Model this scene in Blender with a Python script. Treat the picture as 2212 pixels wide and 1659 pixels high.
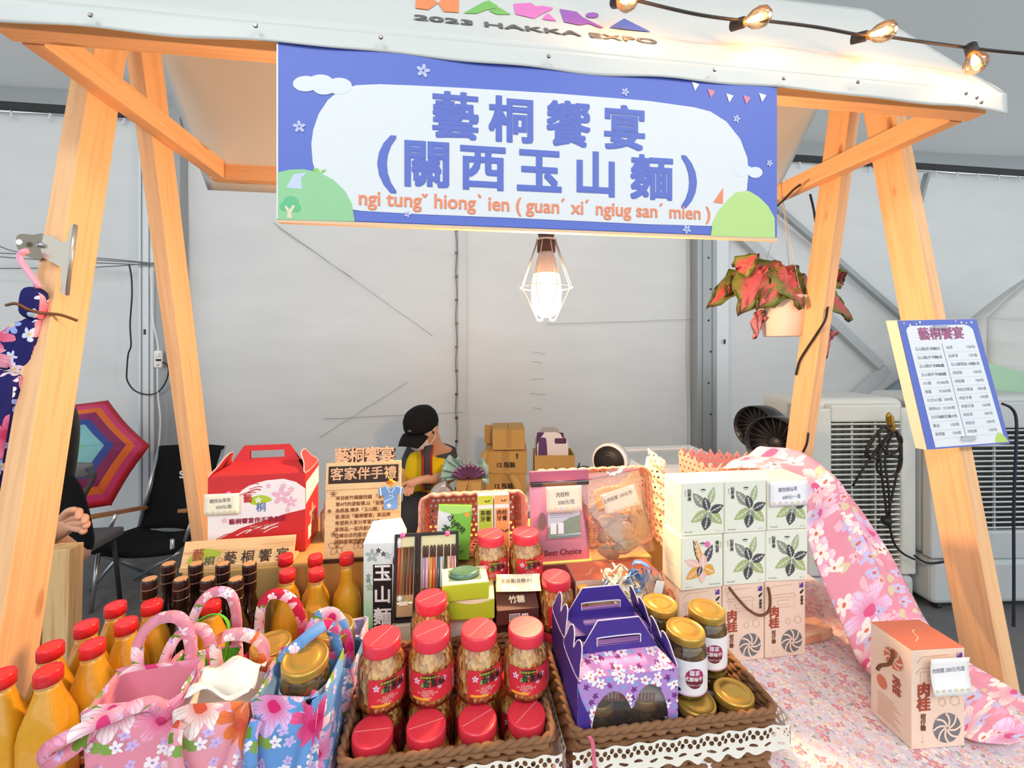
import bpy, math, random
from math import sin, cos, pi, radians as R
from mathutils import Vector, Matrix, Euler
random.seed(7)
S = bpy.context.scene
COL = S.collection
for o_ in list(bpy.data.objects):
    bpy.data.objects.remove(o_)

# ------------------------------------------------------------------ camera
F, PX, PY, CH, TH = 925.0, 1106.0, 750.0, 1.5, R(7.76)      # focal length (px), horizon, eye height, heading
cam = bpy.data.cameras.new('camera')
cam.sensor_width = 36.0
cam.lens = 36.0 * F / 2212
cam.shift_y = -(829.5 - PY) / 2212
cam.clip_start = 0.02
camo = bpy.data.objects.new('camera', cam)
camo.location = (0, 0, CH)
camo.rotation_euler = (pi / 2, 0, -TH)
COL.objects.link(camo)
S.camera = camo

# ------------------------------------------------------------------ world and lights
wd = bpy.data.worlds.new('hall_daylight')
S.world = wd
wd.use_nodes = True
wd.node_tree.nodes['Background'].inputs[0].default_value = (0.90, 0.96, 1.0, 1)
wd.node_tree.nodes['Background'].inputs[1].default_value = 1.05


def area_light(name, loc, target, size, power, col):
    li = bpy.data.lights.new(name, 'AREA')
    li.shape = 'RECTANGLE'
    li.size, li.size_y = size
    li.energy = power
    li.color = col
    ob = bpy.data.objects.new(name, li)
    ob.location = loc
    ob.rotation_euler = (Vector(target) - Vector(loc)).to_track_quat('-Z', 'Y').to_euler()
    COL.objects.link(ob)


area_light('hall_floodlight', (-1.6, -2.6, 4.3), (0.1, 1.2, 0.9), (2.4, 0.9), 62, (1.0, 0.98, 0.95))
area_light('hall_floodlight', (2.4, -2.4, 4.3), (0.5, 1.4, 0.9), (2.4, 0.9), 56, (1.0, 0.98, 0.95))
S.view_settings.view_transform = 'Standard'
S.view_settings.look = 'None'
S.view_settings.gamma = 1
S.view_settings.use_curve_mapping = False
S.view_settings.exposure = 0.18


# ------------------------------------------------------------------ geometry of the view: a picture point on a known real plane
def ray(px, py):
    a, b = (px - PX) / F, (PY - py) / F
    return Vector((a * cos(TH) + sin(TH), -a * sin(TH) + cos(TH), b))


def at(px, py, Y=None, Z=None, X=None, d=None):
    r = ray(px, py)
    if Y is not None:
        t = Y / r.y
    elif Z is not None:
        t = (Z - CH) / r.z
    elif X is not None:
        t = X / r.x
    else:
        t = d
    return Vector((0, 0, CH)) + r * t


# ------------------------------------------------------------------ materials
def lin(c):
    if isinstance(c, str):
        c = c.lstrip('#')
        c = tuple(int(c[i:i + 2], 16) for i in (0, 2, 4))
    r = []
    for x in c[:3]:
        x /= 255.0
        r.append(x / 12.92 if x <= 0.04045 else ((x + 0.055) / 1.055) ** 2.4)
    return (r[0], r[1], r[2], 1.0)


MATS = {}


def newmat(name):
    m = bpy.data.materials.new(name)
    m.use_nodes = True
    nt = m.node_tree
    b = nt.nodes['Principled BSDF']
    return m, nt, b


def setb(b, col=None, rough=0.5, metal=0.0, spec=0.5, coat=0.0, sub=0.0, trans=0.0, sheen=0.0):
    if col is not None:
        b.inputs['Base Color'].default_value = lin(col)
    b.inputs['Roughness'].default_value = rough
    b.inputs['Metallic'].default_value = metal
    b.inputs['Specular IOR Level'].default_value = spec
    b.inputs['Coat Weight'].default_value = coat
    b.inputs['Coat Roughness'].default_value = 0.06
    b.inputs['Transmission Weight'].default_value = trans
    b.inputs['Sheen Weight'].default_value = sheen


def plain(col, rough=0.5, metal=0.0, spec=0.5, coat=0.0, var=0.05, scale=30.0, bump=0.0, trans=0.0):
    """one colour with a faint mottling so that nothing is dead flat"""
    key = ('p', col, rough, metal, spec, coat, var, scale, bump, trans)
    if key in MATS:
        return MATS[key]
    m, nt, b = newmat('plain_' + str(col).replace('#', ''))
    setb(b, col, rough, metal, spec, coat, 0, trans)
    if var or bump:
        tc = nt.nodes.new('ShaderNodeTexCoord')
        n = nt.nodes.new('ShaderNodeTexNoise')
        n.inputs['Scale'].default_value = scale
        n.inputs['Detail'].default_value = 3
        nt.links.new(tc.outputs['Object'], n.inputs['Vector'])
        if var:
            mx = nt.nodes.new('ShaderNodeMix')
            mx.data_type = 'RGBA'
            c = lin(col)
            mx.inputs[6].default_value = tuple(x * (1 - var) for x in c[:3]) + (1,)
            mx.inputs[7].default_value = tuple(min(1, x * (1 + var)) for x in c[:3]) + (1,)
            nt.links.new(n.outputs['Fac'], mx.inputs[0])
            nt.links.new(mx.outputs[2], b.inputs['Base Color'])
        if bump:
            bp = nt.nodes.new('ShaderNodeBump')
            bp.inputs['Strength'].default_value = bump
            bp.inputs['Distance'].default_value = 0.01
            nt.links.new(n.outputs['Fac'], bp.inputs['Height'])
            nt.links.new(bp.outputs['Normal'], b.inputs['Normal'])
    MATS[key] = m
    return m


def mathn(nt, op, a, b=None):
    n = nt.nodes.new('ShaderNodeMath')
    n.operation = op
    for i, x in enumerate((a, b)):
        if x is None:
            continue
        if isinstance(x, (int, float)):
            n.inputs[i].default_value = x
        else:
            nt.links.new(x, n.inputs[i])
    return n.outputs[0]


def mixc(nt, fac, a, b):
    n = nt.nodes.new('ShaderNodeMix')
    n.data_type = 'RGBA'
    if isinstance(fac, (int, float)):
        n.inputs[0].default_value = fac
    else:
        nt.links.new(fac, n.inputs[0])
    for i, x in ((6, a), (7, b)):
        if isinstance(x, (tuple, list, str)):
            n.inputs[i].default_value = lin(x)
        else:
            nt.links.new(x, n.inputs[i])
    return n.outputs[2]


def ramp(nt, fac, stops, interp='CONSTANT'):
    n = nt.nodes.new('ShaderNodeValToRGB')
    n.color_ramp.interpolation = interp
    el = n.color_ramp.elements
    while len(el) < len(stops):
        el.new(0.5)
    for e, (p, c) in zip(el, stops):
        e.position = p
        e.color = lin(c)
    nt.links.new(fac, n.inputs[0])
    return n.outputs[0]


def mapping(nt, src, scale=(1, 1, 1), loc=(0, 0, 0), rot=(0, 0, 0)):
    n = nt.nodes.new('ShaderNodeMapping')
    n.inputs['Scale'].default_value = scale
    n.inputs['Location'].default_value = loc
    n.inputs['Rotation'].default_value = rot
    nt.links.new(src, n.inputs['Vector'])
    return n.outputs[0]


def coord(nt, which='UV'):
    return nt.nodes.new('ShaderNodeTexCoord').outputs[which]


def noise(nt, vec, scale, detail=3, out='Fac'):
    n = nt.nodes.new('ShaderNodeTexNoise')
    n.inputs['Scale'].default_value = scale
    n.inputs['Detail'].default_value = detail
    nt.links.new(vec, n.inputs['Vector'])
    return n.outputs[out]


def bump(nt, b, h, strength=0.3, dist=0.005):
    bp = nt.nodes.new('ShaderNodeBump')
    bp.inputs['Strength'].default_value = strength
    bp.inputs['Distance'].default_value = dist
    nt.links.new(h, bp.inputs['Height'])
    nt.links.new(bp.outputs['Normal'], b.inputs['Normal'])


def flower_layer(nt, uv, base, scale, rad, petals, cols, centre, density=1.0, off=0.0, inner=None):
    v = mapping(nt, uv, (scale, scale, scale), (off, off * 1.7, 0))
    vor = nt.nodes.new('ShaderNodeTexVoronoi')
    vor.voronoi_dimensions = '2D'
    vor.inputs['Scale'].default_value = 1
    vor.inputs['Randomness'].default_value = 0.85
    nt.links.new(v, vor.inputs['Vector'])
    sub = nt.nodes.new('ShaderNodeVectorMath')
    sub.operation = 'SUBTRACT'
    nt.links.new(v, sub.inputs[0])
    nt.links.new(vor.outputs['Position'], sub.inputs[1])
    sp = nt.nodes.new('ShaderNodeSeparateXYZ')
    nt.links.new(sub.outputs[0], sp.inputs[0])
    rc = nt.nodes.new('ShaderNodeSeparateColor')
    nt.links.new(vor.outputs['Color'], rc.inputs[0])
    ang = mathn(nt, 'ADD', mathn(nt, 'ARCTAN2', sp.outputs[1], sp.outputs[0]), mathn(nt, 'MULTIPLY', rc.outputs[0], 6.3))
    dist = vor.outputs['Distance']
    pet = mathn(nt, 'ABSOLUTE', mathn(nt, 'COSINE', mathn(nt, 'MULTIPLY', ang, petals / 2.0)))
    rr = mathn(nt, 'MULTIPLY', mathn(nt, 'ADD', mathn(nt, 'MULTIPLY', pet, 0.62), 0.38),
               mathn(nt, 'MULTIPLY', mathn(nt, 'ADD', mathn(nt, 'MULTIPLY', rc.outputs[1], 0.5), 0.75), rad))
    inside = mathn(nt, 'LESS_THAN', dist, rr)
    ok = mathn(nt, 'LESS_THAN', rc.outputs[2], density)
    mask = mathn(nt, 'MULTIPLY', inside, ok)
    n = len(cols)
    c = ramp(nt, rc.outputs[1], [(i / n, x) for i, x in enumerate(cols)]) if n > 1 else None
    if c is None:
        rg = nt.nodes.new('ShaderNodeRGB')
        rg.outputs[0].default_value = lin(cols[0])
        c = rg.outputs[0]
    if inner is not None:                                        # petals shade towards their root
        c = mixc(nt, mathn(nt, 'MULTIPLY', mathn(nt, 'MAXIMUM', mathn(nt, 'SUBTRACT', 1.0, mathn(nt, 'DIVIDE', dist, rad * 0.8)), 0.0), 0.95), c, inner)
        vein = mathn(nt, 'GREATER_THAN', mathn(nt, 'ABSOLUTE', mathn(nt, 'SINE', mathn(nt, 'MULTIPLY', ang, petals * 2.5))), 0.93)
        c = mixc(nt, mathn(nt, 'MULTIPLY', vein, 0.35), c, inner)
    if centre is not None:
        c = mixc(nt, mathn(nt, 'LESS_THAN', dist, rad * 0.22), c, centre)
    return mixc(nt, mask, base, c)


def fabric(name, base, layers, rough=0.85, weave=900, base2=None, spec=0.25):
    m, nt, b = newmat(name)
    setb(b, base, rough, spec=spec)
    uv = coord(nt, 'UV')
    wob = nt.nodes.new('ShaderNodeMix')
    wob.data_type = 'VECTOR'
    wob.inputs[0].default_value = 0.012
    nt.links.new(uv, wob.inputs[4])
    nt.links.new(noise(nt, uv, 45, 2, 'Color'), wob.inputs[5])
    u2 = wob.outputs[1]
    c = mixc(nt, noise(nt, uv, 14, 3), base, base2 or base)
    for k, L in enumerate(layers):
        c = flower_layer(nt, u2, c, off=3.7 * k + 1.3, **L)
    nt.links.new(c, b.inputs['Base Color'])
    bump(nt, b, noise(nt, uv, weave, 1), 0.15, 0.0006)
    return m


def wood(name, light, dark, axis='X', scale=1.0, knots=0.12, rough=0.6, contrast=0.55):
    m, nt, b = newmat(name)
    setb(b, light, rough, spec=0.3)
    oc = coord(nt, 'Object')
    sc = {'X': (1.2, 26, 26), 'Y': (26, 1.2, 26), 'Z': (26, 26, 1.2)}[axis]
    v = mapping(nt, oc, tuple(s * scale for s in sc))
    n1 = noise(nt, v, 1.0, 4)
    n2 = noise(nt, v, 4.0, 2)
    f = mathn(nt, 'ADD', mathn(nt, 'MULTIPLY', n1, 0.7), mathn(nt, 'MULTIPLY', n2, 0.3))
    mid = tuple(int(a * (1 - contrast) + c_ * contrast) for a, c_ in zip(light, dark))
    c = ramp(nt, f, [(0.34, mid), (0.5, light), (0.66, mid)], 'EASE')
    if knots:
        ks = {'X': (5, 16, 16), 'Y': (16, 5, 16), 'Z': (16, 16, 5)}[axis]
        kv = mapping(nt, oc, tuple(s * scale for s in ks))
        vor = nt.nodes.new('ShaderNodeTexVoronoi')
        vor.inputs['Scale'].default_value = 1.0
        nt.links.new(kv, vor.inputs['Vector'])
        rc = nt.nodes.new('ShaderNodeSeparateColor')
        nt.links.new(vor.outputs['Color'], rc.inputs[0])
        kr = ramp(nt, vor.outputs['Distance'], [(0.0, (255, 255, 255)), (0.13, (190, 190, 190)), (0.2, (0, 0, 0))], 'EASE')
        k = mathn(nt, 'MULTIPLY', kr, mathn(nt, 'LESS_THAN', rc.outputs[0], knots))
        c = mixc(nt, k, c, dark)
    nt.links.new(c, b.inputs['Base Color'])
    bump(nt, b, n2, 0.12, 0.002)
    return m


def thin_clear(name, tint=(255, 255, 255), gloss=0.12, rough=0.04, dens=0.0):
    """clear film, plastic or thin glass: see-through with a fresnel sheen"""
    m = bpy.data.materials.new(name)
    m.use_nodes = True
    nt = m.node_tree
    nt.nodes.clear()
    out = nt.nodes.new('ShaderNodeOutputMaterial')
    tr = nt.nodes.new('ShaderNodeBsdfTransparent')
    tr.inputs[0].default_value = lin(tint)
    gl = nt.nodes.new('ShaderNodeBsdfGlossy')
    gl.inputs['Roughness'].default_value = rough
    df = nt.nodes.new('ShaderNodeBsdfDiffuse')
    df.inputs[0].default_value = lin((235, 235, 238))
    lw = nt.nodes.new('ShaderNodeLayerWeight')
    lw.inputs[0].default_value = 0.25
    fac = mathn(nt, 'ADD', mathn(nt, 'MULTIPLY', lw.outputs['Fresnel'], 0.8), gloss * 0.3)
    m1 = nt.nodes.new('ShaderNodeMixShader')
    m1.inputs[0].default_value = dens
    nt.links.new(tr.outputs[0], m1.inputs[1])
    nt.links.new(df.outputs[0], m1.inputs[2])
    m2 = nt.nodes.new('ShaderNodeMixShader')
    nt.links.new(fac, m2.inputs[0])
    nt.links.new(m1.outputs[0], m2.inputs[1])
    nt.links.new(gl.outputs[0], m2.inputs[2])
    oc = coord(nt, 'Object')
    bp = nt.nodes.new('ShaderNodeBump')
    bp.inputs['Strength'].default_value = 0.25
    bp.inputs['Distance'].default_value = 0.004
    nt.links.new(noise(nt, oc, 60, 2), bp.inputs['Height'])
    nt.links.new(bp.outputs[0], gl.inputs['Normal'])
    nt.links.new(m2.outputs[0], out.inputs[0])
    return m


def emitter(name, col, strength, base=(255, 240, 210)):
    m, nt, b = newmat(name)
    setb(b, base, 0.3)
    b.inputs['Emission Color'].default_value = lin(col)
    b.inputs['Emission Strength'].default_value = strength
    return m


# ------------------------------------------------------------------ mesh building
class MB:
    def __init__(self):
        self.v, self.f, self.s, self.uv = [], [], [], None

    def add(self, vs, fs, smooth=False, M=None):
        k = len(self.v)
        for p in vs:
            p = Vector(p)
            self.v.append(M @ p if M else p)
        for q in fs:
            self.f.append([i + k for i in q])
            self.s.append(smooth)
        return self

    def box(self, c, s, M=None):
        x, y, z = c
        a, b, d = s[0] / 2, s[1] / 2, s[2] / 2
        vs = [(x - a, y - b, z - d), (x + a, y - b, z - d), (x + a, y + b, z - d), (x - a, y + b, z - d),
              (x - a, y - b, z + d), (x + a, y - b, z + d), (x + a, y + b, z + d), (x - a, y + b, z + d)]
        return self.add(vs, [(0, 3, 2, 1), (4, 5, 6, 7), (0, 1, 5, 4), (1, 2, 6, 5), (2, 3, 7, 6), (3, 0, 4, 7)], False, M)

    def lathe(self, prof, n=24, M=None, sq=None, smooth=True, caps=True):
        """prof: (radius, z) list; sq(t, a) may reshape the radius"""
        vs, fs = [], []
        for j, (r, z) in enumerate(prof):
            for i in range(n):
                a = 2 * pi * i / n
                if sq:
                    x, y = sq(r, a, z)
                else:
                    x, y = r * cos(a), r * sin(a)
                vs.append((x, y, z))
        for j in range(len(prof) - 1):
            for i in range(n):
                i2 = (i + 1) % n
                fs.append((j * n + i, j * n + i2, (j + 1) * n + i2, (j + 1) * n + i))
        self.add(vs, fs, smooth, M)
        if caps:
            k = len(self.v) - len(vs)
            self.f.append([k + i for i in reversed(range(n))]); self.s.append(False)
            t = k + (len(prof) - 1) * n
            self.f.append([t + i for i in range(n)]); self.s.append(False)
        return self

    def tube(self, pts, r, n=8, closed=False, smooth=True, caps=True):
        pts = [Vector(p) for p in pts]
        m = len(pts)
        vs, fs = [], []
        prev = None
        for i, p in enumerate(pts):
            if closed:
                t = pts[(i + 1) % m] - pts[i - 1]
            else:
                t = pts[min(i + 1, m - 1)] - pts[max(i - 1, 0)]
            t.normalize()
            if prev is None:
                a = Vector((0, 0, 1)) if abs(t.z) < 0.9 else Vector((1, 0, 0))
                u = t.cross(a).normalized()
            else:
                u = (prev - t * prev.dot(t))
                u = u.normalized() if u.length > 1e-6 else prev
            prev = u
            w = t.cross(u)
            rr = r[i] if isinstance(r, (list, tuple)) else r
            for k in range(n):
                a = 2 * pi * k / n
                vs.append(p + u * (rr * cos(a)) + w * (rr * sin(a)))
        for i in range(m if closed else m - 1):
            i2 = (i + 1) % m
            for k in range(n):
                k2 = (k + 1) % n
                fs.append((i * n + k, i * n + k2, i2 * n + k2, i2 * n + k))
        if caps and not closed:
            fs.append(tuple(reversed(range(n))))
            fs.append(tuple((m - 1) * n + k for k in range(n)))
        return self.add(vs, fs, smooth)

    def ribbon(self, pts, side, w, th=0.0015, smooth=True):
        """flat strap along pts, width w along side vector(s), thickness th"""
        pts = [Vector(p) for p in pts]
        m = len(pts)
        vs, fs = [], []
        for i, p in enumerate(pts):
            t = (pts[min(i + 1, m - 1)] - pts[max(i - 1, 0)]).normalized()
            sd = Vector(side[i] if isinstance(side, list) else side).normalized()
            nn = t.cross(sd)
            nn = nn.normalized() if nn.length > 1e-6 else Vector((0, 0, 1))
            for a, b_ in ((-1, -1), (1, -1), (1, 1), (-1, 1)):
                vs.append(p + sd * (a * w / 2) + nn * (b_ * th / 2))
        for i in range(m - 1):
            for k in range(4):
                k2 = (k + 1) % 4
                fs.append((i * 4 + k, i * 4 + k2, i * 4 + 4 + k2, i * 4 + 4 + k))
        fs.append((3, 2, 1, 0))
        fs.append(tuple((m - 1) * 4 + k for k in range(4)))
        return self.add(vs, fs, smooth)

    def prism(self, poly, z0, z1, M=None, smooth=False):
        n = len(poly)
        vs = [(x, y, z0) for x, y in poly] + [(x, y, z1) for x, y in poly]
        fs = [tuple(reversed(range(n))), tuple(range(n, 2 * n))]
        fs += [(i, (i + 1) % n, n + (i + 1) % n, n + i) for i in range(n)]
        return self.add(vs, fs, smooth, M)

    def flat(self, poly, z=0.0, M=None):
        self.nf = getattr(self, 'nf', 0) + 1                      # overlapping pieces lie a hair above one another
        z += 3e-5 * self.nf
        return self.add([(x, y, z) for x, y in poly], [tuple(range(len(poly)))], False, M)

    def grid(self, fn, nu, nv, smooth=True, thick=None):
        """fn(u, v) -> point; keeps u, v as UV when the mesh is only grids"""
        vs = [fn(i / nu, j / nv) for j in range(nv + 1) for i in range(nu + 1)]
        fs = [(j * (nu + 1) + i, j * (nu + 1) + i + 1, (j + 1) * (nu + 1) + i + 1, (j + 1) * (nu + 1) + i) for j in range(nv) for i in range(nu)]
        return self.add(vs, fs, smooth)

    def build(self, name, mat, parent=None, loc=(0, 0, 0), rot=(0, 0, 0), bevel=0.0, seg=2, solid=0.0, uvf=None, smooth=None):
        me = bpy.data.meshes.new(name)
        me.from_pydata([tuple(p) for p in self.v], [], self.f)
        if smooth is not None:
            me.polygons.foreach_set('use_smooth', [smooth] * len(self.f))
        else:
            me.polygons.foreach_set('use_smooth', self.s)
        uvl = me.uv_layers.new(name='UVMap')
        for p in me.polygons:
            nx, ny, nz = (abs(c) for c in p.normal)
            for li in p.loop_indices:
                co = me.vertices[me.loops[li].vertex_index].co
                if uvf:
                    uvl.data[li].uv = uvf(co, me.loops[li].vertex_index)
                elif nz >= nx and nz >= ny:
                    uvl.data[li].uv = (co.x, co.y)
                elif ny >= nx:
                    uvl.data[li].uv = (co.x, co.z)
                else:
                    uvl.data[li].uv = (co.y + 0.37, co.z)
        if mat is not None:
            me.materials.append(mat)
        ob = bpy.data.objects.new(name, me)
        COL.objects.link(ob)
        if parent is not None:
            ob.parent = parent
        ob.location = loc
        ob.rotation_euler = rot
        if solid:
            md = ob.modifiers.new('solid', 'SOLIDIFY')
            md.thickness = solid
            md.offset = 0
        if bevel:
            md = ob.modifiers.new('bevel', 'BEVEL')
            md.width = bevel
            md.segments = seg
            md.limit_method = 'ANGLE'
        return ob


def tag(o, label=None, cat=None, group=None, kind=None):
    if label:
        o['label'] = label
    if cat:
        o['category'] = cat
    if group:
        o['group'] = group
    if kind:
        o['kind'] = kind
    return o


def thing(name, label, cat, loc=(0, 0, 0), rz=0.0, group=None, rot=None):
    o = bpy.data.objects.new(name, None)
    COL.objects.link(o)
    o.empty_display_size = 0.02
    o.location = loc
    o.rotation_euler = rot if rot else (0, 0, rz)
    return tag(o, label, cat, group)


def copy_tree(o, parent=None):
    c = o.copy()
    COL.objects.link(c)
    c.parent = parent
    for ch in KIDS(o):
        copy_tree(ch, c)
    return c


def KIDS(o):
    return [x for x in list(COL.objects) if x.parent == o]


def struct(name, ob):
    ob['kind'] = 'structure'
    return ob


# beam: local X runs along its length
def beam(name, p0, p1, w, h, mat, parent=None, up=(0, 0, 1), bevel=0.002):
    p0, p1 = Vector(p0), Vector(p1)
    x = (p1 - p0)
    L = x.length
    x.normalize()
    u = Vector(up)
    z = (u - x * u.dot(x)).normalized()
    y = z.cross(x)
    M = Matrix((x, y, z)).transposed().to_4x4()
    M.translation = (p0 + p1) / 2
    ob = MB().box((0, 0, 0), (L, w, h)).build(name, mat, None, bevel=bevel, seg=2)
    ob.matrix_world = M
    if parent is not None:
        ob.parent = parent
        ob.matrix_parent_inverse = Matrix.Identity(4)
        pl = Matrix.LocRotScale(parent.location, parent.rotation_euler, None)
        ob.matrix_basis = pl.inverted() @ M
    return ob


FRONT = (pi / 2, 0, 0)
TOP = (0, 0, 0)
LEFT = (pi / 2, 0, -pi / 2)
TXT = {}


def text_mesh(body, size, align='CENTER', bold=0.0, sx=1.0, space=1.0, line=1.0):
    key = (body, size, align, bold, sx, space, line)
    if key in TXT:
        return TXT[key]
    cu = bpy.data.curves.new('lettering', 'FONT')
    cu.body = body
    cu.size = size
    cu.align_x = align
    cu.align_y = 'CENTER'
    cu.space_character = space
    cu.space_line = line
    cu.resolution_u = 3
    ob = bpy.data.objects.new('tmp', cu)
    COL.objects.link(ob)
    dg = bpy.context.evaluated_depsgraph_get()
    me = bpy.data.meshes.new_from_object(ob.evaluated_get(dg))
    bpy.data.objects.remove(ob)
    vs = [Vector((v.co.x * sx, v.co.y, 0)) for v in me.vertices]
    fs = [list(p.vertices) for p in me.polygons]
    bpy.data.meshes.remove(me)
    m = MB()
    if bold:
        e = bold * size
        for k, (a, b) in enumerate(((-1, -1), (1, -1), (1, 1), (-1, 1), (0, -1), (1, 0), (0, 1), (-1, 0))):
            m.add([v + Vector((e * 0.85 * a, e * 0.85 * b, 4e-5 * k)) for v in vs], fs)
    m.add([v + Vector((0, 0, 4e-4 if bold else 0)) for v in vs], fs)
    me = bpy.data.meshes.new('lettering')
    me.from_pydata([tuple(p) for p in m.v], [], m.f)
    TXT[key] = me
    return me


def text(parent, body, size, loc, rot, mat, name='lettering', **kw):
    me = text_mesh(body, size, **kw)
    me = me.copy() if me.materials and me.materials[0] != mat else me
    if not me.materials:
        me.materials.append(mat)
    else:
        me.materials[0] = mat
    ob = bpy.data.objects.new(name, me)
    COL.objects.link(ob)
    ob.parent = parent
    ob.location = loc
    ob.rotation_euler = rot
    return ob


def ell(cx, cy, rx, ry, n=24, a0=0, a1=2 * pi):
    return [(cx + rx * cos(a0 + (a1 - a0) * i / n), cy + ry * sin(a0 + (a1 - a0) * i / n)) for i in range(n)]


def rrect(cx, cy, w, h, r, n=6):
    out = []
    for sx, sy, a in ((1, 1, 0), (-1, 1, pi / 2), (-1, -1, pi), (1, -1, 1.5 * pi)):
        for i in range(n + 1):
            t = a + pi / 2 * i / n
            out.append((cx + sx * (w / 2 - r) + r * cos(t), cy + sy * (h / 2 - r) + r * sin(t)))
    return out


def flower(m, cx, cy, r, petals=5, a0=0.3, z=0.0, M=None):
    for k in range(petals):
        a = a0 + 2 * pi * k / petals
        pts = []
        for i in range(10):
            t = 2 * pi * i / 10
            x, y = r * 0.56 + r * 0.44 * cos(t), r * 0.27 * sin(t)
            pts.append((cx + x * cos(a) - y * sin(a), cy + x * sin(a) + y * cos(a)))
        m.flat(pts, z, M)
    return m


def leaf_poly(cx, cy, a, L, W, serr=0, n=9, base=0.0):
    """leaf outline from its root at (cx, cy) pointing at angle a"""
    up, dn = [], []
    for i in range(n + 1):
        t = i / n
        w = W * (sin(pi * t ** 0.8)) ** 0.9 * (1 if t < 1 else 0)
        if serr and 0 < i < n:
            w *= 1 + (serr if i % 2 else -serr)
        up.append((base + t * L, w / 2))
        dn.append((base + t * L, -w / 2))
    pts = up + list(reversed(dn[1:-1]))
    return [(cx + x * cos(a) - y * sin(a), cy + x * sin(a) + y * cos(a)) for x, y in pts]


def decal(parent, m, mat, loc, rot=FRONT, name='print'):
    return m.build(name, mat, parent, loc, rot)


INK = plain('#2a2326', 0.6, var=0)
WHITE = plain('#f4f4f2', 0.6, var=0.02)
# ================================================================== the setting: tent hall
WY = 3.7                                                           # back wall


def tarp(name, col, crease=0.25, scale=1.6, rough=0.42, dirt=0.05):
    m, nt, b = newmat(name)
    setb(b, col, rough, spec=0.35)
    oc = coord(nt, 'Object')
    n1 = noise(nt, mapping(nt, oc, (1, 1, 2.6)), scale, 3)
    c = lin(col)
    mx = mixc(nt, n1, tuple(int(x * (1 - dirt)) for x in col), tuple(min(255, int(x * (1 + dirt * 0.5))) for x in col))
    nt.links.new(mx, b.inputs['Base Color'])
    bump(nt, b, n1, crease, 0.06)
    return m


M_WALL = tarp('tent_wall_tarp', (222, 224, 224))
M_CEIL = tarp('tent_roof_tarp', (186, 189, 189), 0.08, 0.8, 0.7)


def translucent(m, col, fac):
    nt = m.node_tree
    out = [n for n in nt.nodes if n.type == 'OUTPUT_MATERIAL'][0]
    b = nt.nodes['Principled BSDF']
    tl = nt.nodes.new('ShaderNodeBsdfTranslucent')
    tl.inputs[0].default_value = lin(col)
    mx = nt.nodes.new('ShaderNodeMixShader')
    mx.inputs[0].default_value = fac
    nt.links.new(b.outputs[0], mx.inputs[1])
    nt.links.new(tl.outputs[0], mx.inputs[2])
    nt.links.new(mx.outputs[0], out.inputs[0])


translucent(M_CEIL, (215, 218, 218), 0.26)                          # daylight comes through the tent cloth
translucent(M_WALL, (235, 238, 238), 0.12)
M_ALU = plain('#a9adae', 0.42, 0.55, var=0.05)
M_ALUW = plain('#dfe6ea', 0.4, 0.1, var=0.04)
M_DARK = plain('#2c2c2e', 0.6)
M_CARPET = plain('#6f7072', 0.95, spec=0.1, var=0.25, scale=9, bump=0.2)

struct('floor', MB().box((0, 1.5, -0.03), (16, 13, 0.06)).build('floor', M_CARPET))
# stains worn into the tarp
wall = MB()


def wfn(u, v):
    x, z = -7.5 + 16 * u, 3.27 * v
    return (x, WY + 0.012 * sin(x * 2.1 + z) + 0.010 * sin(z * 4.3 + x * 0.7) + 0.004 * sin(x * 9 + z * 2), z)


wall.grid(wfn, 160, 36)
w_o = struct('wall_back', wall.build('wall_back', M_WALL))
ceil = MB().grid(lambda u, v: (-8 + 17 * u, WY + 0.05 - 9.0 * v, 3.40 + 2.6 * v + 0.03 * sin(u * 40)), 60, 30)
struct('ceiling', ceil.build('ceiling', M_CEIL))
# eave profile, dark keder rail and the lacing clips under it
e = MB().box((0.5, WY - 0.03, 3.37), (15.5, 0.10, 0.13))
struct('trim_1', e.build('trim_1', M_ALU))
e = MB().box((0.5, WY - 0.055, 3.285), (15.5, 0.05, 0.045))
struct('trim_2', e.build('trim_2', M_DARK))
clip_mesh = None
eyel = MB()
for k in range(60):
    x = -7 + 0.25 * k
    ob = MB().box((0, 0, 0), (0.012, 0.012, 0.05)).build('lacing_clip', M_ALUW, w_o, (x, WY - 0.05, 3.23), (0, 0.25 * (-1) ** k, 0)) if clip_mesh is None else None
    if ob:
        clip_mesh = ob.data
    else:
        ob = bpy.data.objects.new('lacing_clip', clip_mesh)
        COL.objects.link(ob)
        ob.parent = w_o
        ob.location = (x, WY - 0.05, 3.23)
        ob.rotation_euler = (0, 0.25 * (-1) ** k, 0)


def post(idx, xl, xm, xr, wl_first):
    """aluminium post: a white face strip and a grey face with a groove"""
    a, b_, c = at(xl, 600, Y=WY - 0.14).x, at(xm, 600, Y=WY - 0.14).x, at(xr, 600, Y=WY - 0.14).x
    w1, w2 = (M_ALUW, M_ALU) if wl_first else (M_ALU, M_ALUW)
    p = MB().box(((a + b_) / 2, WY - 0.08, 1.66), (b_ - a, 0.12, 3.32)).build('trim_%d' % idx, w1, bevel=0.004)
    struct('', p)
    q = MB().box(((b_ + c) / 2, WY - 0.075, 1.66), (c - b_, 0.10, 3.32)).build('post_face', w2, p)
    g = MB()
    g.box((a + 0.25 * (b_ - a), WY - 0.142, 1.66), (0.006, 0.006, 3.3))
    g.box((a + 0.75 * (b_ - a), WY - 0.142, 1.66), (0.006, 0.006, 3.3))
    g.build('groove', plain('#8b8f93', 0.5, 0.3), p)
    return p


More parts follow.
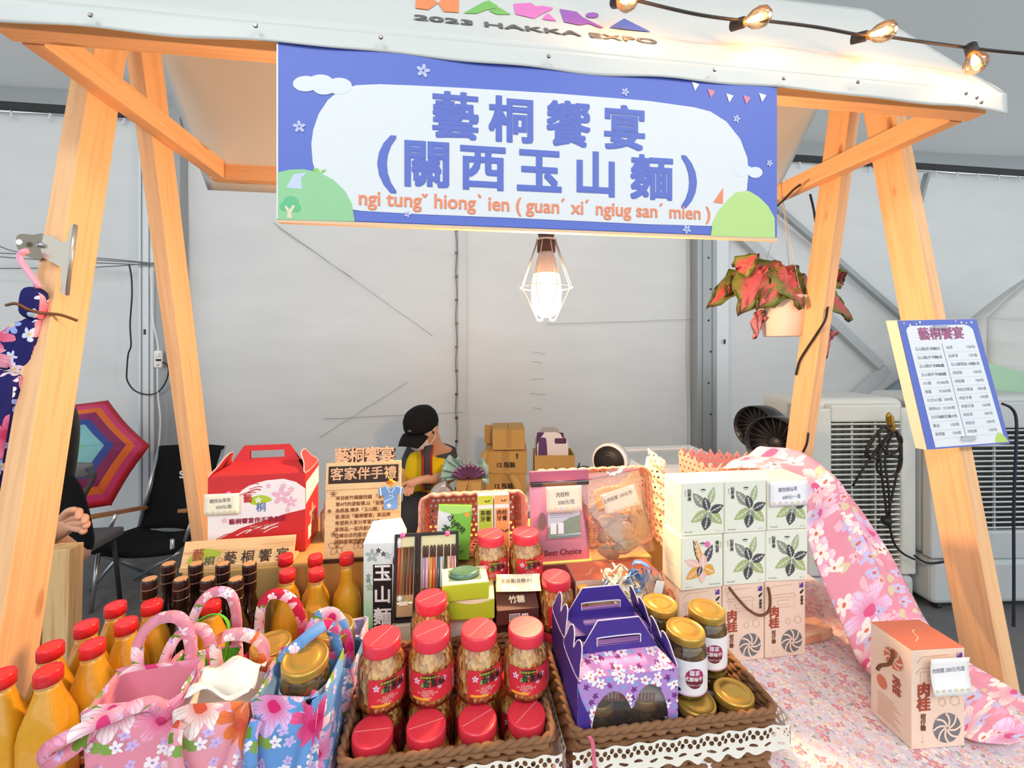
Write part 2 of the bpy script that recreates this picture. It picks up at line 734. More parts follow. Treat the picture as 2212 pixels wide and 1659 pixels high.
pl = post(3, 298, 331, 386, True)
pr = post(4, 1507, 1549, 1576, False)
sl = MB()
for k in range(8):
    z = 0.9 + 0.28 * k
    sl.lathe([(0.009, 0), (0.009, 0.004)], 10, Matrix.Translation((at(1535, 600, Y=WY - 0.14).x - 0.02 * (k % 2), WY - 0.14, z)) @ Matrix.Rotation(pi / 2, 4, 'X'))
sl.build('bolt_hole', M_DARK, pr)
MB().box((at(313, 715, Y=WY - 0.14).x, WY - 0.142, at(313, 717, Y=WY - 0.14).z), (0.012, 0.006, 0.04)).build('slot', M_DARK, pl)
MB().box((at(1565, 740, Y=WY - 0.14).x, WY - 0.142, at(1565, 738, Y=WY - 0.14).z), (0.012, 0.01, 0.04)).build('slot', M_DARK, pr)

# diagonal braces of the tent frame against the wall
def brace(idx, a, b_, w, mat=M_ALU, y=WY - 0.09):
    struct('', beam('trim_%d' % idx, at(a[0], a[1], Y=y), at(b_[0], b_[1], Y=y), 0.05, w, mat, None, (0, 0, 1)))


brace(5, (1668, 440), (1965, 700), 0.05)
brace(6, (1560, 470), (1900, 790), 0.09, plain('#c3c8cb', 0.6, var=0.04), WY - 0.055)
brace(7, (1690, 1000), (1915, 795), 0.09, plain('#c6cacd', 0.6, var=0.04), WY - 0.055)
brace(8, (1905, 862), (2010, 785), 0.10, plain('#8fa0ab', 0.5, 0.2), WY - 0.09)
brace(9, (2003, 375), (1975, 480), 0.03)
brace(10, (385, 215), (405, 250), 0.12)
brace(11, (262, 130), (300, 225), 0.10)
# dark cable of the roof, high on the right
c0, c1 = at(2155, -6, Y=3.0), at(1955, 95, Y=3.3)
tag(MB().tube([c0, (c0 + c1) / 2 - Vector((0, 0, 0.01)), c1], 0.012, 8).build('roof_cable', plain('#4c4d50', 0.6)),
    'dark taut cable under the grey tent roof above the right canopy end', 'cable')
# seam of the wall: rope laced down through eyelets, plus dirty streaks and creases
seam = MB()
x0 = at(986, 600, Y=WY).x
seam.tube([(x0 + 0.006 * sin(k * 1.3), WY - 0.025, 3.2 - 0.08 * k) for k in range(38)], 0.007, 6)
so = seam.build('lacing_rope', plain('#8d9092', 0.8), w_o)
ek = MB()
for k in range(16):
    ek.lathe([(0.014, 0), (0.014, 0.006)], 10, Matrix.Translation((x0, WY - 0.03, 3.1 - 0.2 * k)) @ Matrix.Rotation(pi / 2, 4, 'X'))
ek.build('eyelet', plain('#5b5d60', 0.4, 0.5), w_o)
MB().box((x0 + 0.05, WY - 0.022, 1.6), (0.07, 0.004, 3.2)).build('seam_flap', tarp('seam_tarp', (214, 217, 218), 0.1), w_o)
MB().box((at(1505, 600, Y=WY).x - 0.10, WY - 0.02, 1.6), (0.012, 0.004, 3.2)).build('weld_seam', plain('#c9cccd', 0.5), w_o)
# pencil-thin fold lines pressed into the tarp
fold = MB()
for (a, b_) in (((590, 480), (935, 725)), ((600, 490), (760, 600)), ((690, 945), (880, 825)), ((700, 905), (1000, 890)), ((1180, 700), (1500, 690)),
                ((1150, 760), (1178, 765)), ((1148, 780), (1172, 785)), ((1150, 820), (1176, 818)), ((1146, 850), (1178, 852)), ((1150, 880), (1172, 884))):
    p, q = at(a[0], a[1], Y=WY - 0.028), at(b_[0], b_[1], Y=WY - 0.028)
    fold.tube([p + (q - p) * (k / 8) + Vector((0, 0, 0.004 * random.uniform(-1, 1))) for k in range(9)], 0.0022, 5)
fold.build('fold_line', plain('#aeb0b1', 0.8), w_o)

# ================================================================== the wooden stall
M_PINE = wood('stall_pine', (244, 194, 144), (172, 104, 56), 'X', 1.0, 0.10, contrast=0.15)
M_PINE2 = wood('board_pine', (236, 198, 146), (190, 134, 82), 'X', 1.3, 0.0, contrast=0.45)
stall = thing('market_stall', 'pine A-frame market stall with white tarpaulin canopy standing over the goods table', 'market stall', (0.25, 1.26, 0))
FZ, BZ = 2.085, 2.145
XL, XR = -0.807, 1.293
YF, YB = 0.902, 1.628
def W(v):                                                         # world point -> local to the stall
    return Vector(v) - Vector((0.25, 1.26, 0))


def sbeam(name, a, b_, w, h, up):
    return beam(name, a, b_, w, h, M_PINE, stall, up)


sbeam('front_beam', (XL - 0.03, YF + 0.02, 2.115), (XR + 0.03, YF + 0.02, 2.115), 0.04, 0.06, (0, 0, 1))
sbeam('back_beam', (XL - 0.03, YB + 0.0, 2.115), (XR + 0.03, YB + 0.0, 2.115), 0.04, 0.06, (0, 0, 1))
sbeam('side_rail', (XL + 0.0, YF + 0.045, 2.115), (XL + 0.0, YB - 0.025, 2.115), 0.04, 0.06, (0, 0, 1))
sbeam('side_rail', (XR - 0.0, YF + 0.045, 2.115), (XR - 0.0, YB - 0.025, 2.115), 0.04, 0.06, (0, 0, 1))
sbeam('ridge_beam', (XL - 0.03, 1.265, 2.50), (XR + 0.03, 1.265, 2.50), 0.04, 0.06, (0, 0, 1))


def aleg(x, back):
    top = Vector((x, 1.297 if back else 1.199, 2.39))
    ft = Vector((x, (1.781 if x < 0 else 1.68) if back else 0.788, 0.0))
    return sbeam('leg', top, ft, 0.04, 0.089, (0, 1, 0))


for xx in (XL - 0.042, ):
    aleg(xx, False); aleg(xx, True)
for xx in (XR + 0.042, ):
    aleg(xx, False); aleg(xx, True)

# canopy: front slope, back slope, hem
M_CAN = tarp('canopy_tarp', (212, 217, 215), 0.10, 3.0, 0.38, 0.03)
CXL, CXR = -0.875, 1.325
F0, F1, B1 = Vector((0, 0.865, 2.113)), Vector((0, 1.215, 2.592)), Vector((0, 1.672, 2.065))
can = MB()


def cfn(u, v):
    x = CXL + (CXR - CXL) * u
    if v < 0.5:
        p = F0.lerp(F1, v * 2)
    else:
        p = F1.lerp(B1, (v - 0.5) * 2)
    return W((x, p.y, p.z + 0.0012 * sin(x * 6.1 + v * 7) * abs(sin(v * 2 * pi))))


can.grid(cfn, 90, 32)
canopy = can.build('canopy', M_CAN, stall, solid=0.0016)
hem = MB()


def hfn(u, v):
    x = CXL + (CXR - CXL) * u
    drop = 0.040 + 0.003 * sin(x * 7) + 0.002 * sin(x * 23 + 1) + 0.01 * max(0, u - 0.93) / 0.07
    return W((x, 0.8648 - 0.003 * v - 0.0025 * v * sin(x * 17), 2.113 - drop * v))


hem.grid(hfn, 120, 6)
hem.build('hem', M_CAN, canopy, solid=0.0016)
# right end: the tarp is folded round the beam end and stapled
hk = MB().grid(lambda u, v: W((CXR + 0.006 * sin(u * 5), 0.865 + 0.08 * u, 2.113 + 0.11 * u - (0.055 - 0.05 * u) * v)), 8, 4)
hk.build('hem_fold', M_CAN, canopy, solid=0.0016)
nail = None
for px, py in ((197, 34), (553, 57), (823, 82), (1185, 123), (1543, 152), (1692, 170), (1852, 178), (2085, 203), (2108, 212), (2118, 222)):
    p = at(px, py, Y=0.850)
    if nail is None:
        nail = MB().lathe([(0.0035, 0), (0.0045, 0.002), (0.003, 0.004)], 10)
        no = nail.build('nail', plain('#8f8a86', 0.35, 0.8), canopy, W(p), (pi / 2, 0, 0))
        nail_me = no.data
    else:
        no = bpy.data.objects.new('nail', nail_me)
        COL.objects.link(no)
        no.parent = canopy
        no.location, no.rotation_euler = W(p), (pi / 2, 0, 0)

# print on the front slope: geometric logo and the fair's name
SLN = (F1 - F0).normalized()
NRM = Vector((0, -SLN.z, SLN.y))


def on_slope(px, py, off=0.0026):
    r = ray(px, py)
    o = Vector((0, 0, CH))
    p0 = F0 + NRM * off
    t = (p0 - o).dot(NRM) / r.dot(NRM)
    return o + r * t


def slope_poly(pts, col):
    v = [on_slope(*p) for p in pts]
    MB().add([W(p) for p in v], [tuple(range(len(v)))]).build('logo_shape', plain(col, 0.5, var=0.02), canopy)


def z2(pts, ox=600.0, k=740 / 2192.0):
    return [(ox + x * k, y * k) for x, y in pts]


slope_poly(z2([(886, -40), (880, 52), (965, 62), (1025, 19), (960, -40)]), '#ee8f5c')
slope_poly(z2([(1025, 19), (1062, 74), (1158, 80), (1160, -40), (1085, -40)]), '#ee8f5c')
slope_poly(z2([(1188, 84), (1315, 12), (1352, 2), (1410, 38), (1395, 52), (1340, 62), (1270, 86)]), '#7cbf62')
slope_poly(z2([(1350, 68), (1418, 46), (1492, 92), (1400, 92)]), '#7cbf62')
slope_poly(z2([(1508, 24), (1618, 17), (1652, 40), (1690, 36), (1762, 48), (1750, 62), (1690, 90), (1640, 118), (1520, 90)]), '#e07bc4')
slope_poly(z2([(1692, 122), (1715, 92), (1735, 88), (1785, 134), (1740, 130)]), '#e07bc4')
slope_poly(z2([(1804, 56), (1912, 74), (1950, 108), (2086, 176), (2060, 178), (1990, 150), (1930, 160), (1832, 140)]), '#9a5fb8')
slope_poly(z2([(2012 + 42 * cos(a), 96 + 17 * sin(a)) for a in [2 * pi * i / 18 for i in range(18)]]), '#9a5fb8')
slope_poly(z2([(640, 176), (735, 117), (906, 203), (760, 190)], 1100.0), '#5a6fc0')
ta, tb = on_slope(893, 41, 0.003), on_slope(1417, 86, 0.003)
tm = (ta + tb) / 2
ang = math.asin(SLN.z)
xd = (tb - ta)
t_o = text(canopy, '2023 HAKKA EXPO', 0.034, W(tm), (ang, 0, 0), plain('#6c6a6a', 0.6, var=0), bold=0.03, sx=1.0)
wdt = max(v.co.x for v in t_o.data.vertices) - min(v.co.x for v in t_o.data.vertices)
t_o.scale = (abs(tb.x - ta.x) / wdt, 1.15, 1)

# ================================================================== banner
BY = 0.862
ban = thing('stall_banner', 'blue and white banner with large Chinese lettering hanging from the front beam', 'banner', (0.19, BY, 1.744))
M_BLUE = plain('#5b72cc', 0.5, var=0.03, bump=0.05, scale=200)
bx0, bx1, bz0, bz1 = -0.520, 0.523, 0.0, 0.337
MB().box(((bx0 + bx1) / 2, 0.008, (bz0 + bz1) / 2), (bx1 - bx0, 0.012, bz1 - bz0)).build('banner_board', M_BLUE, ban, bevel=0.001)
MB().box(((bx0 + bx1) / 2, 0.008, -0.004), (bx1 - bx0, 0.013, 0.006)).build('bottom_batten', plain('#e9c9a6', 0.6), ban)
MB().box((bx0 - 0.001, 0.008, 0.168), (0.003, 0.0125, 0.337)).build('edge_strip', plain('#e8ecef', 0.6), ban)


def onb(px, py):
    p = at(px, py, Y=BY)
    return (p.x - 0.19, p.z - 1.744)


def bflat(polys, col, z=0.0, name='print', rough=0.5, apart=False):
    if apart:
        return [bflat([q], col, z, name) for q in polys]
    m = MB()
    for q in polys:
        m.flat(q)
    return m.build(name, plain(col, rough, var=0.015), ban, (0, 0.002 - 0.0005 - z, 0), FRONT)


def bpx(pts):
    return [onb(*p) for p in pts]


# white panel: a stadium with a slightly drooping right end
pan = []
for (cx, cy, rx, ry, a0, a1) in ((1515, 315, 105, 112, 90, -5), (1500, 385, 110, 100, -20, -92), (775, 375, 75, 75, -90, -178), (760, 300, 90, 118, 178, 90)):
    for i in range(11):
        a = R(a0 + (a1 - a0) * i / 10)
        pan.append((cx + rx * cos(a), cy - ry * sin(a)))
PANEL = [(672, 310), (676, 280), (688, 245), (708, 215), (735, 193), (770, 183), (820, 181), (900, 184), (1000, 189), (1200, 201), (1400, 217), (1500, 231), (1535, 240), (1570, 262),
         (1600, 300), (1615, 340), (1618, 370), (1614, 410), (1600, 445), (1575, 470), (1545, 488), (1400, 484), (1100, 470), (900, 462), (780, 455), (735, 448), (705, 425), (685, 385), (675, 350)]
bflat([bpx(PANEL)], '#e0e6ea', 0.0002, 'white_panel')
cl = []
for cx, cy, rx, ry in ((660, 180, 28, 17), (692, 177, 28, 17), (732, 185, 28, 18), (700, 190, 24, 14)):
    cl.append(bpx([(cx + rx * cos(t), cy + ry * sin(t)) for t in [2 * pi * i / 20 for i in range(20)]]))
bflat(cl, '#dfe6f6', 0.0004, 'cloud_print')
cl = []
for cx, cy, rx, ry in ((1632, 372, 16, 12), (1614, 366, 12, 8), (1602, 372, 14, 9)):
    cl.append(bpx([(cx + rx * cos(t), cy + ry * sin(t)) for t in [2 * pi * i / 20 for i in range(20)]]))
bflat(cl, '#dfe6f6', 0.0004, 'cloud_print')
for px, py, r in ((646, 273, .012), (914, 152, .014), (1351, 198, .009), (1592, 256, .009), (1140 + 0, 495, .0), (1484, 495, .010), (880, 462, .007), (1663, 352, .008)):
    if r:
        x, y = onb(px, py)
        flower(MB(), x, y, r, 5, random.random() * 3).build('flower_print', plain('#bcc4ec', 0.5, var=0), ban, (0, 0.0009, 0), FRONT)
bflat([bpx([(600, 372), (625, 366), (655, 365), (690, 372), (720, 388), (745, 412), (760, 440), (766, 478), (600, 474)])], '#93cf9a', 0.0006, 'hill_print')
bflat([bpx([(1536, 509), (1540, 480), (1552, 455), (1572, 432), (1590, 415), (1618, 412), (1640, 425), (1660, 445), (1674, 470), (1675, 514)])], '#b9dd8a', 0.0006, 'hill_print')
tl = [bpx([(cx + rx * cos(t), cy + ry * sin(t)) for t in [2 * pi * i / 16 for i in range(16)]]) for cx, cy, rx, ry in ((628, 437, 17, 14), (614, 446, 11, 10), (640, 449, 10, 10), (627, 450, 12, 8))]
bflat(tl, '#63c08a', 0.0008, 'tree_print')
bflat([bpx([(620, 471), (621, 458), (614, 446), (618, 444), (625, 452), (633, 442), (637, 445), (629, 459), (631, 471)])], '#e6d9ba', 0.0010, 'tree_print')
bflat([bpx([(690, 374), (676, 368), (678, 362), (688, 364), (691, 372)]), bpx([(692, 374), (694, 367), (704, 365), (702, 371)])], '#8ccf6d', 0.0008, 'sprout_print', apart=True)
bflat([bpx([(618, 405), (634, 376), (662, 372), (650, 385), (652, 408)])], '#c5d6ee', 0.0008, 'worn_patch')
bfl, bfr = [], []
for k, (px, py) in enumerate(((1503, 182), (1537, 197), (1577, 207), (1614, 211), (1648, 206))):
    (bfl if k % 2 == 0 else bfr).append(bpx([(px - 8, py - 6), (px + 8, py - 1), (px - 1, py + 14)]))
bflat(bfl, '#eef1ee', 0.0006, 'bunting_print', apart=True)
bflat(bfr, '#e38a9c', 0.0006, 'bunting_print', apart=True)
bflat([bpx([(1541, 437), (1563, 405), (1562, 440)])], '#ee8e66', 0.0008, 'pennant_print')
M_LET = plain('#5b70c8', 0.5, var=0.03)


def brow(s, x0, x1, py, size, bold, mat, sx=1.0, gap=None):
    n = len(s)
    for i, ch in enumerate(s):
        px = x0 + (x1 - x0) * i / (n - 1)
        yy = py[0] + (py[1] - py[0]) * i / (n - 1)
        x, z = onb(px, yy)
        text(ban, ch, size, (x, 0.0006, z), FRONT, mat, bold=bold, sx=sx)


brow('藝桐饗宴', 984, 1350, (257, 284), 0.096, 0.034, M_LET)
brow('關西玉山麵', 922, 1409, (361, 391), 0.098, 0.034, M_LET)
for s, px, py in (('(', 832, 345), (')', 1492, 385)):
    x, z = onb(px, py)
    text(ban, s, 0.118, (x, 0.0006, z), FRONT, M_LET, bold=0.022, sx=1.1)
x0_, z0_ = onb(775, 431)
x1_, z1_ = onb(1535, 460)
tp = text(ban, 'ngi tungˇ hiongˋ ien ( guanˊ xiˊ ngiug sanˊ mien )', 0.04, ((x0_ + x1_) / 2, 0.0004, (z0_ + z1_) / 2), FRONT, plain('#ee8f68', 0.5, var=0), bold=0.02)
wdt = max(v.co.x for v in tp.data.vertices) - min(v.co.x for v in tp.data.vertices)
tp.scale = ((x1_ - x0_) / wdt, 1.0, 1)

# ================================================================== lamps
M_CABLE = plain('#1d1d22', 0.55)
bp_ = at(1180, 505, Y=1.19)
lamp = thing('pendant_lamp', 'lit bulb in a white wire cage hanging below the banner', 'lamp', (bp_.x, bp_.y, 1.55))
zt = bp_.z - 1.55
MB().lathe([(0.020, zt + 0.05), (0.024, zt + 0.04), (0.024, zt + 0.0), (0.021, zt - 0.012), (0.026, zt - 0.03), (0.026, zt - 0.052), (0.018, zt - 0.054)], 20).build('socket', plain('#6b4a33', 0.5), lamp)
MB().tube([(0, 0, zt + 0.04), (0.004, 0.01, zt + 0.3), (0, 0.04, zt + 0.62)], 0.004, 8).build('cord', M_CABLE, lamp)
k = 1.19 / 925
MB().lathe([(0.020, zt - 0.05), (0.027, zt - 0.075), (0.033, zt - 0.10), (0.036, zt - 0.115)], 24, caps=False).build('bulb_collar', plain('#f3dcc0', 0.5), lamp)
blb = MB().lathe([(0.036, zt - 0.115), (0.040, zt - 0.135), (0.043, zt - 0.165), (0.041, zt - 0.20), (0.034, zt - 0.222), (0.018, zt - 0.235), (0.002, zt - 0.238)], 24)
blb.build('bulb', emitter('bulb_glow', (255, 196, 120), 26), lamp)
cage = MB()
z_a, z_m, z_b = zt - 0.018, zt - 0.152, zt - 0.245
for i in range(8):
    a = 2 * pi * i / 8 + 0.2
    cage.tube([(0.027 * cos(a), 0.027 * sin(a), z_a), (0.075 * cos(a), 0.075 * sin(a), z_m)], 0.0016, 6)
for i in range(4):
    a, b2 = 2 * pi * (2 * i) / 8 + 0.2, 2 * pi * (2 * i + 1) / 8 + 0.2
    p = [(0.075 * cos(a), 0.075 * sin(a), z_m), (0.03 * cos(a), 0.03 * sin(a), z_b + 0.008)]
    for j in range(5):
        t = a + (b2 - a) * j / 4
        p.append((0.027 * cos(t), 0.027 * sin(t), z_b + 0.002 - 0.002 * sin(pi * j / 4)))
    p += [(0.03 * cos(b2), 0.03 * sin(b2), z_b + 0.008), (0.075 * cos(b2), 0.075 * sin(b2), z_m)]
    cage.tube(p, 0.0016, 6)
cage.tube([(0.075 * cos(2 * pi * i / 32), 0.075 * sin(2 * pi * i / 32), z_m) for i in range(32)], 0.0016, 6, closed=True)
cage.tube([(0.027 * cos(2 * pi * i / 20), 0.027 * sin(2 * pi * i / 20), z_a) for i in range(20)], 0.003, 6, closed=True)
cage.build('wire_cage', plain('#efe6d6', 0.35, 0.2), lamp)
pl_ = bpy.data.lights.new('bulb_light', 'POINT')
pl_.energy = 44
pl_.color = (1.0, 0.60, 0.30)
pl_.shadow_soft_size = 0.05
plo = bpy.data.objects.new('bulb_light', pl_)
plo.location = (0, 0, zt - 0.27)
COL.objects.link(plo)
plo.parent = lamp

# string of lights over the canopy
M_SB = thin_clear('bulb_glass', (255, 226, 190), 0.3, 0.02)
M_FIL = emitter('filament', (255, 170, 80), 60)
path = []
for px, py, off in ((1290, -22, .06), (1372, 0, .06), (1500, 30, .055), (1600, 44, .05), (1640, 44, .05), (1760, 58, .05), (1860, 76, .05), (1905, 78, .05)):
    path.append(on_slope(px, py, off))
for px, py in ((1990, 90), (2090, 103), (2150, 110), (2240, 118)):
    path.append(at(px, py, Y=path[-1].y - 0.01))


def smoothpath(pts, n=6):
    out = []
    P = [Vector(p) for p in pts]
    for i in range(len(P) - 1):
        p0, p1, p2, p3 = P[max(i - 1, 0)], P[i], P[i + 1], P[min(i + 2, len(P) - 1)]
        for j in range(n):
            t = j / n
            out.append(0.5 * ((2 * p1) + (p2 - p0) * t + (2 * p0 - 5 * p1 + 4 * p2 - p3) * t * t + (3 * p1 - p0 - 3 * p2 + p3) * t ** 3))
    out.append(P[-1])
    return out


sl_ = thing('string_light', 'black string light cable with clear glowing bulbs running across the white canopy', 'string light', path[2])
MB().tube([p - path[2] for p in smoothpath(path)], 0.0035, 8).build('cable', M_CABLE, sl_)
for px, py, off, tilt, az_ in ((1345, 2, .06, 1.15, 0.3), (1620, 44, .055, 1.35, 0.5), (1886, 74, .055, 1.3, 0.7), (2086, 128, None, 2.6, -0.6)):
    base = on_slope(px, py, off) if off else at(2098, 106, Y=path[-2].y)
    # axis of the bulb: from socket towards the bulb end
    d_ = {1345: Vector((0.15, -0.75, -0.5)), 1620: Vector((0.55, -0.75, -0.2)), 1886: Vector((0.55, -0.75, -0.2)), 2086: Vector((-0.25, -0.35, -0.95))}[px].normalized()
    q = d_.to_track_quat('Z', 'Y')
    root = bpy.data.objects.new('festoon_bulb', None)
    st = base - d_ * 0.03 if off else base
    soc = MB().lathe([(0.010, -0.012), (0.012, -0.01), (0.012, 0.018), (0.009, 0.02)], 14).build('socket', M_CABLE, sl_, st - path[2], q.to_euler())
    MB().lathe([(0.008, 0.018), (0.010, 0.024), (0.019, 0.036), (0.0225, 0.05), (0.020, 0.064), (0.010, 0.073), (0.001, 0.075)], 20).build('glass_bulb', M_SB, soc)
    MB().lathe([(0.002, 0.022), (0.006, 0.035), (0.008, 0.048), (0.004, 0.058), (0.001, 0.06)], 10).build('filament', M_FIL, soc)
    fl = bpy.data.lights.new('festoon_light', 'POINT')
    fl.energy = 0.9
    fl.color = (1.0, 0.55, 0.22)
    fl.shadow_soft_size = 0.012
    flo = bpy.data.objects.new('festoon_light', fl)
    COL.objects.link(flo)
    flo.parent = soc
    flo.location = (0, 0, 0.082)
# ================================================================== helpers for soft and living things
def puff(poly, depth, rings=((1, 0), (0.97, .35), (0.88, .68), (0.66, .9), (0.34, .98))):
    """cushion-like solid from an outline in the local XZ plane"""
    n = len(poly)
    cx, cz = sum(p[0] for p in poly) / n, sum(p[1] for p in poly) / n
    m = MB()
    vs, fs = [], []
    lev = [(s, -y) for s, y in reversed(rings)] + [(s, y) for s, y in rings[1:]]
    for s, y in lev:
        vs += [(cx + (x - cx) * s, y * depth / 2, cz + (z - cz) * s) for x, z in poly]
    L = len(lev)
    for j in range(L - 1):
        for i in range(n):
            i2 = (i + 1) % n
            fs.append((j * n + i, j * n + i2, (j + 1) * n + i2, (j + 1) * n + i))
    fs.append(tuple(reversed(range(n))))
    fs.append(tuple((L - 1) * n + i for i in range(n)))
    return m.add(vs, fs, True)


def resample(pts, n=4, closed=True):
    P = [Vector((p[0], p[1], 0)) for p in pts]
    if closed:
        P = P + [P[0], P[1], P[2]]
        sp = smoothpath(P, n)
        sp = sp[n:len(sp) - n - 1]
    else:
        sp = smoothpath(P, n)
    return [(v.x, v.y) for v in sp]


def skinned(name, joints, bones, mat, parent, sub=2, root=None):
    """one continuous surface grown over a skeleton; joints: name -> (point, radius)"""
    names = list(joints)
    idx = {k: i for i, k in enumerate(names)}
    me = bpy.data.meshes.new(name)
    me.from_pydata([tuple(joints[k][0]) for k in names], [(idx[a], idx[b]) for a, b in bones], [])
    ob = bpy.data.objects.new(name, me)
    COL.objects.link(ob)
    ob.parent = parent
    md = ob.modifiers.new('skin', 'SKIN')
    md.use_smooth_shade = True
    lay = me.skin_vertices[0].data if me.skin_vertices else None
    if lay is None:
        bpy.context.view_layer.objects.active = ob
        lay = me.skin_vertices[0].data
    for k in names:
        r = joints[k][1]
        lay[idx[k]].radius = (r, r) if isinstance(r, (int, float)) else r
        lay[idx[k]].use_root = (k == (root or names[0]))
    sd = ob.modifiers.new('smooth', 'SUBSURF')
    sd.levels = sd.render_levels = sub
    me.materials.append(mat)
    return ob


def chain(*k):
    return list(zip(k[:-1], k[1:]))


M_SKIN = plain('#d9a486', 0.5, var=0.06, scale=25)
M_HAIR = plain('#17120f', 0.5, var=0.2, scale=80)
M_STEEL = plain('#b9bdc0', 0.28, 0.85, var=0.05)
M_BLKFAB = plain('#17181b', 0.9, spec=0.2, var=0.1, scale=120)
M_KRAFT = plain('#c09b5e', 0.8, spec=0.2, var=0.06, scale=18)
M_TAPE = plain('#b28f58', 0.3, spec=0.5, var=0.05, coat=0.3)

# ================================================================== left edge: neighbour's things
# bulldog clip gripping the stall leg
CY = 1.018
cp = at(140, 560, Y=CY)
clip = thing('bulldog_clip', 'large steel bulldog clip gripping the left stall leg', 'clip', cp)


def lp(pts, o, Y):
    return [((at(x, y, Y=Y) - o).x, (at(x, y, Y=Y) - o).z) for x, y in pts]


VERT = Matrix.Rotation(pi / 2, 4, 'X')
M_CLIP = plain('#c9c2b4', 0.25, 0.75, var=0.05)
MB().prism(lp([(95, 508), (110, 508), (140, 525), (146, 520), (155, 484), (168, 487), (160, 545), (145, 640), (132, 632), (133, 578), (120, 570), (95, 557), (90, 540)], cp, CY), -0.002, 0.002, VERT).build('jaw', M_CLIP, clip)
MB().tube([(x, -0.003, z) for x, z in lp([(166, 486), (158, 545), (148, 638)], cp, CY)], 0.0035, 8).build('jaw_rim', M_CLIP, clip)
MB().prism(resample(lp([(38, 515), (48, 506), (75, 508), (96, 508), (97, 556), (70, 558), (42, 540)], cp, CY + 0.01), 3), -0.003, 0.003, VERT).build('thumb_plate', plain('#8e8778', 0.25, 0.8), clip, (0, 0.01, 0))
h = lp([(46, 524)], cp, CY)[0]
MB().lathe([(0.006, -0.001), (0.006, 0.001)], 12, Matrix.Translation((h[0], -0.004, h[1])) @ VERT).build('hole', WHITE, clip)
MB().tube([(lp([(92, 530)], cp, CY)[0][0], y, lp([(92, 530)], cp, CY)[0][1]) for y in (-0.008, 0.02)], 0.006, 10).build('spring', M_STEEL, clip)
# pink plastic hanger hooked into the clip
GY = 0.995
hp = at(60, 560, Y=GY)
M_PINKP = plain('#f0a3bd', 0.25, coat=0.4)
hg = MB().tube([Vector((x, 0, z)) for x, z in [tuple(v) for v in lp([(60, 541), (48, 545), (42, 553), (46, 565), (60, 585), (78, 610), (84, 622)], hp, GY)]], 0.006, 8)
tag(hg.build('pink_hanger', M_PINKP, None, hp), 'pink plastic hanger hooked under the steel bulldog clip', 'hanger')
# navy floral cloth bags hanging on it
M_NAVY = fabric('navy_floral', (38, 36, 110), [
    dict(scale=26, rad=.42, petals=5, cols=[(206, 220, 246), (240, 214, 226), (150, 170, 226)], centre=(230, 200, 120), density=.8),
    dict(scale=9, rad=.42, petals=6, cols=[(236, 130, 160), (242, 170, 190)], centre=(200, 60, 100), density=.45, inner=(205, 50, 95))], base2=(30, 28, 84))
ng = thing('hanging_fabric_bag', 'navy floral cloth bag hanging at the left stall leg', 'bag', at(30, 800, Y=GY))
no_ = Vector(ng.location)
for nm, pts, dp in (('strap', [(40, 625), (60, 618), (84, 628), (86, 660), (78, 690), (50, 688), (34, 672)], .03),
                    ('strap', [(34, 690), (60, 686), (72, 700), (55, 730), (20, 790), (-30, 800), (-30, 740), (8, 705)], .025),
                    ('strap', [(60, 692), (76, 690), (72, 740), (62, 795), (40, 812), (15, 800), (18, 760), (40, 720)], .03),
                    ('pouch', [(-60, 800), (0, 800), (40, 808), (56, 815), (50, 880), (38, 960), (25, 1030), (12, 1080), (-40, 1100), (-60, 950)], .06)):
    puff(resample(lp(pts, no_, GY), 3), dp).build(nm, M_NAVY, ng, (0, 0.012 if nm == 'strap' else 0, 0))
tw = MB().tube(smoothpath([at(14, 659, Y=0.97), at(35, 656, Y=0.96), at(60, 668, Y=0.975), at(90, 676, Y=1.0), at(130, 680, Y=1.015), at(168, 693, Y=1.03)]), 0.003, 8)
tag(tw.build('twist_tie', plain('#6d4526', 0.5)), 'brown twisted wire tied round the navy bag straps and stall leg', 'wire')

# seated neighbour, mostly behind the leg
pn = thing('person', 'person in black with long dark hair sitting behind the left stall leg', 'person', (-1.535, 1.77, 0))
o_ = Vector((-1.535, 1.77, 0))


def J(px, py, Y, r):
    return (at(px, py, Y=Y) - o_, r)


jn = {'hip': (Vector((0, 0.02, 0.47)), 0.14), 'belly': (Vector((0, 0.0, 0.68)), 0.13), 'chest': (Vector((0, -0.02, 0.93)), 0.14), 'neck': (Vector((0.01, -0.02, 1.13)), 0.05),
      'head': (Vector((0.03, -0.06, 1.24)), 0.085), 'crown': (Vector((0.03, -0.05, 1.33)), 0.075),
      'shr': (Vector((0.14, -0.03, 1.0)), 0.05), 'elr': (Vector((0.21, -0.05, 0.74)), 0.04), 'wrr': (at(108, 1158, Y=1.42) - o_, 0.027), 'par': (at(140, 1135, Y=1.40) - o_, (0.032, 0.022)),
      'shl': (Vector((-0.15, -0.03, 1.0)), 0.05), 'ell': (Vector((-0.2, -0.12, 0.78)), 0.042), 'wrl': (Vector((-0.05, -0.24, 0.80)), 0.026), 'pal': (Vector((0.0, -0.27, 0.82)), (0.03, 0.02)),
      'knr': (Vector((0.12, -0.38, 0.50)), 0.065), 'anr': (Vector((0.12, -0.36, 0.10)), 0.042), 'tor': (Vector((0.12, -0.50, 0.04)), 0.035),
      'knl': (Vector((-0.12, -0.38, 0.50)), 0.065), 'anl': (Vector((-0.12, -0.36, 0.10)), 0.042), 'tol': (Vector((-0.12, -0.50, 0.04)), 0.035)}
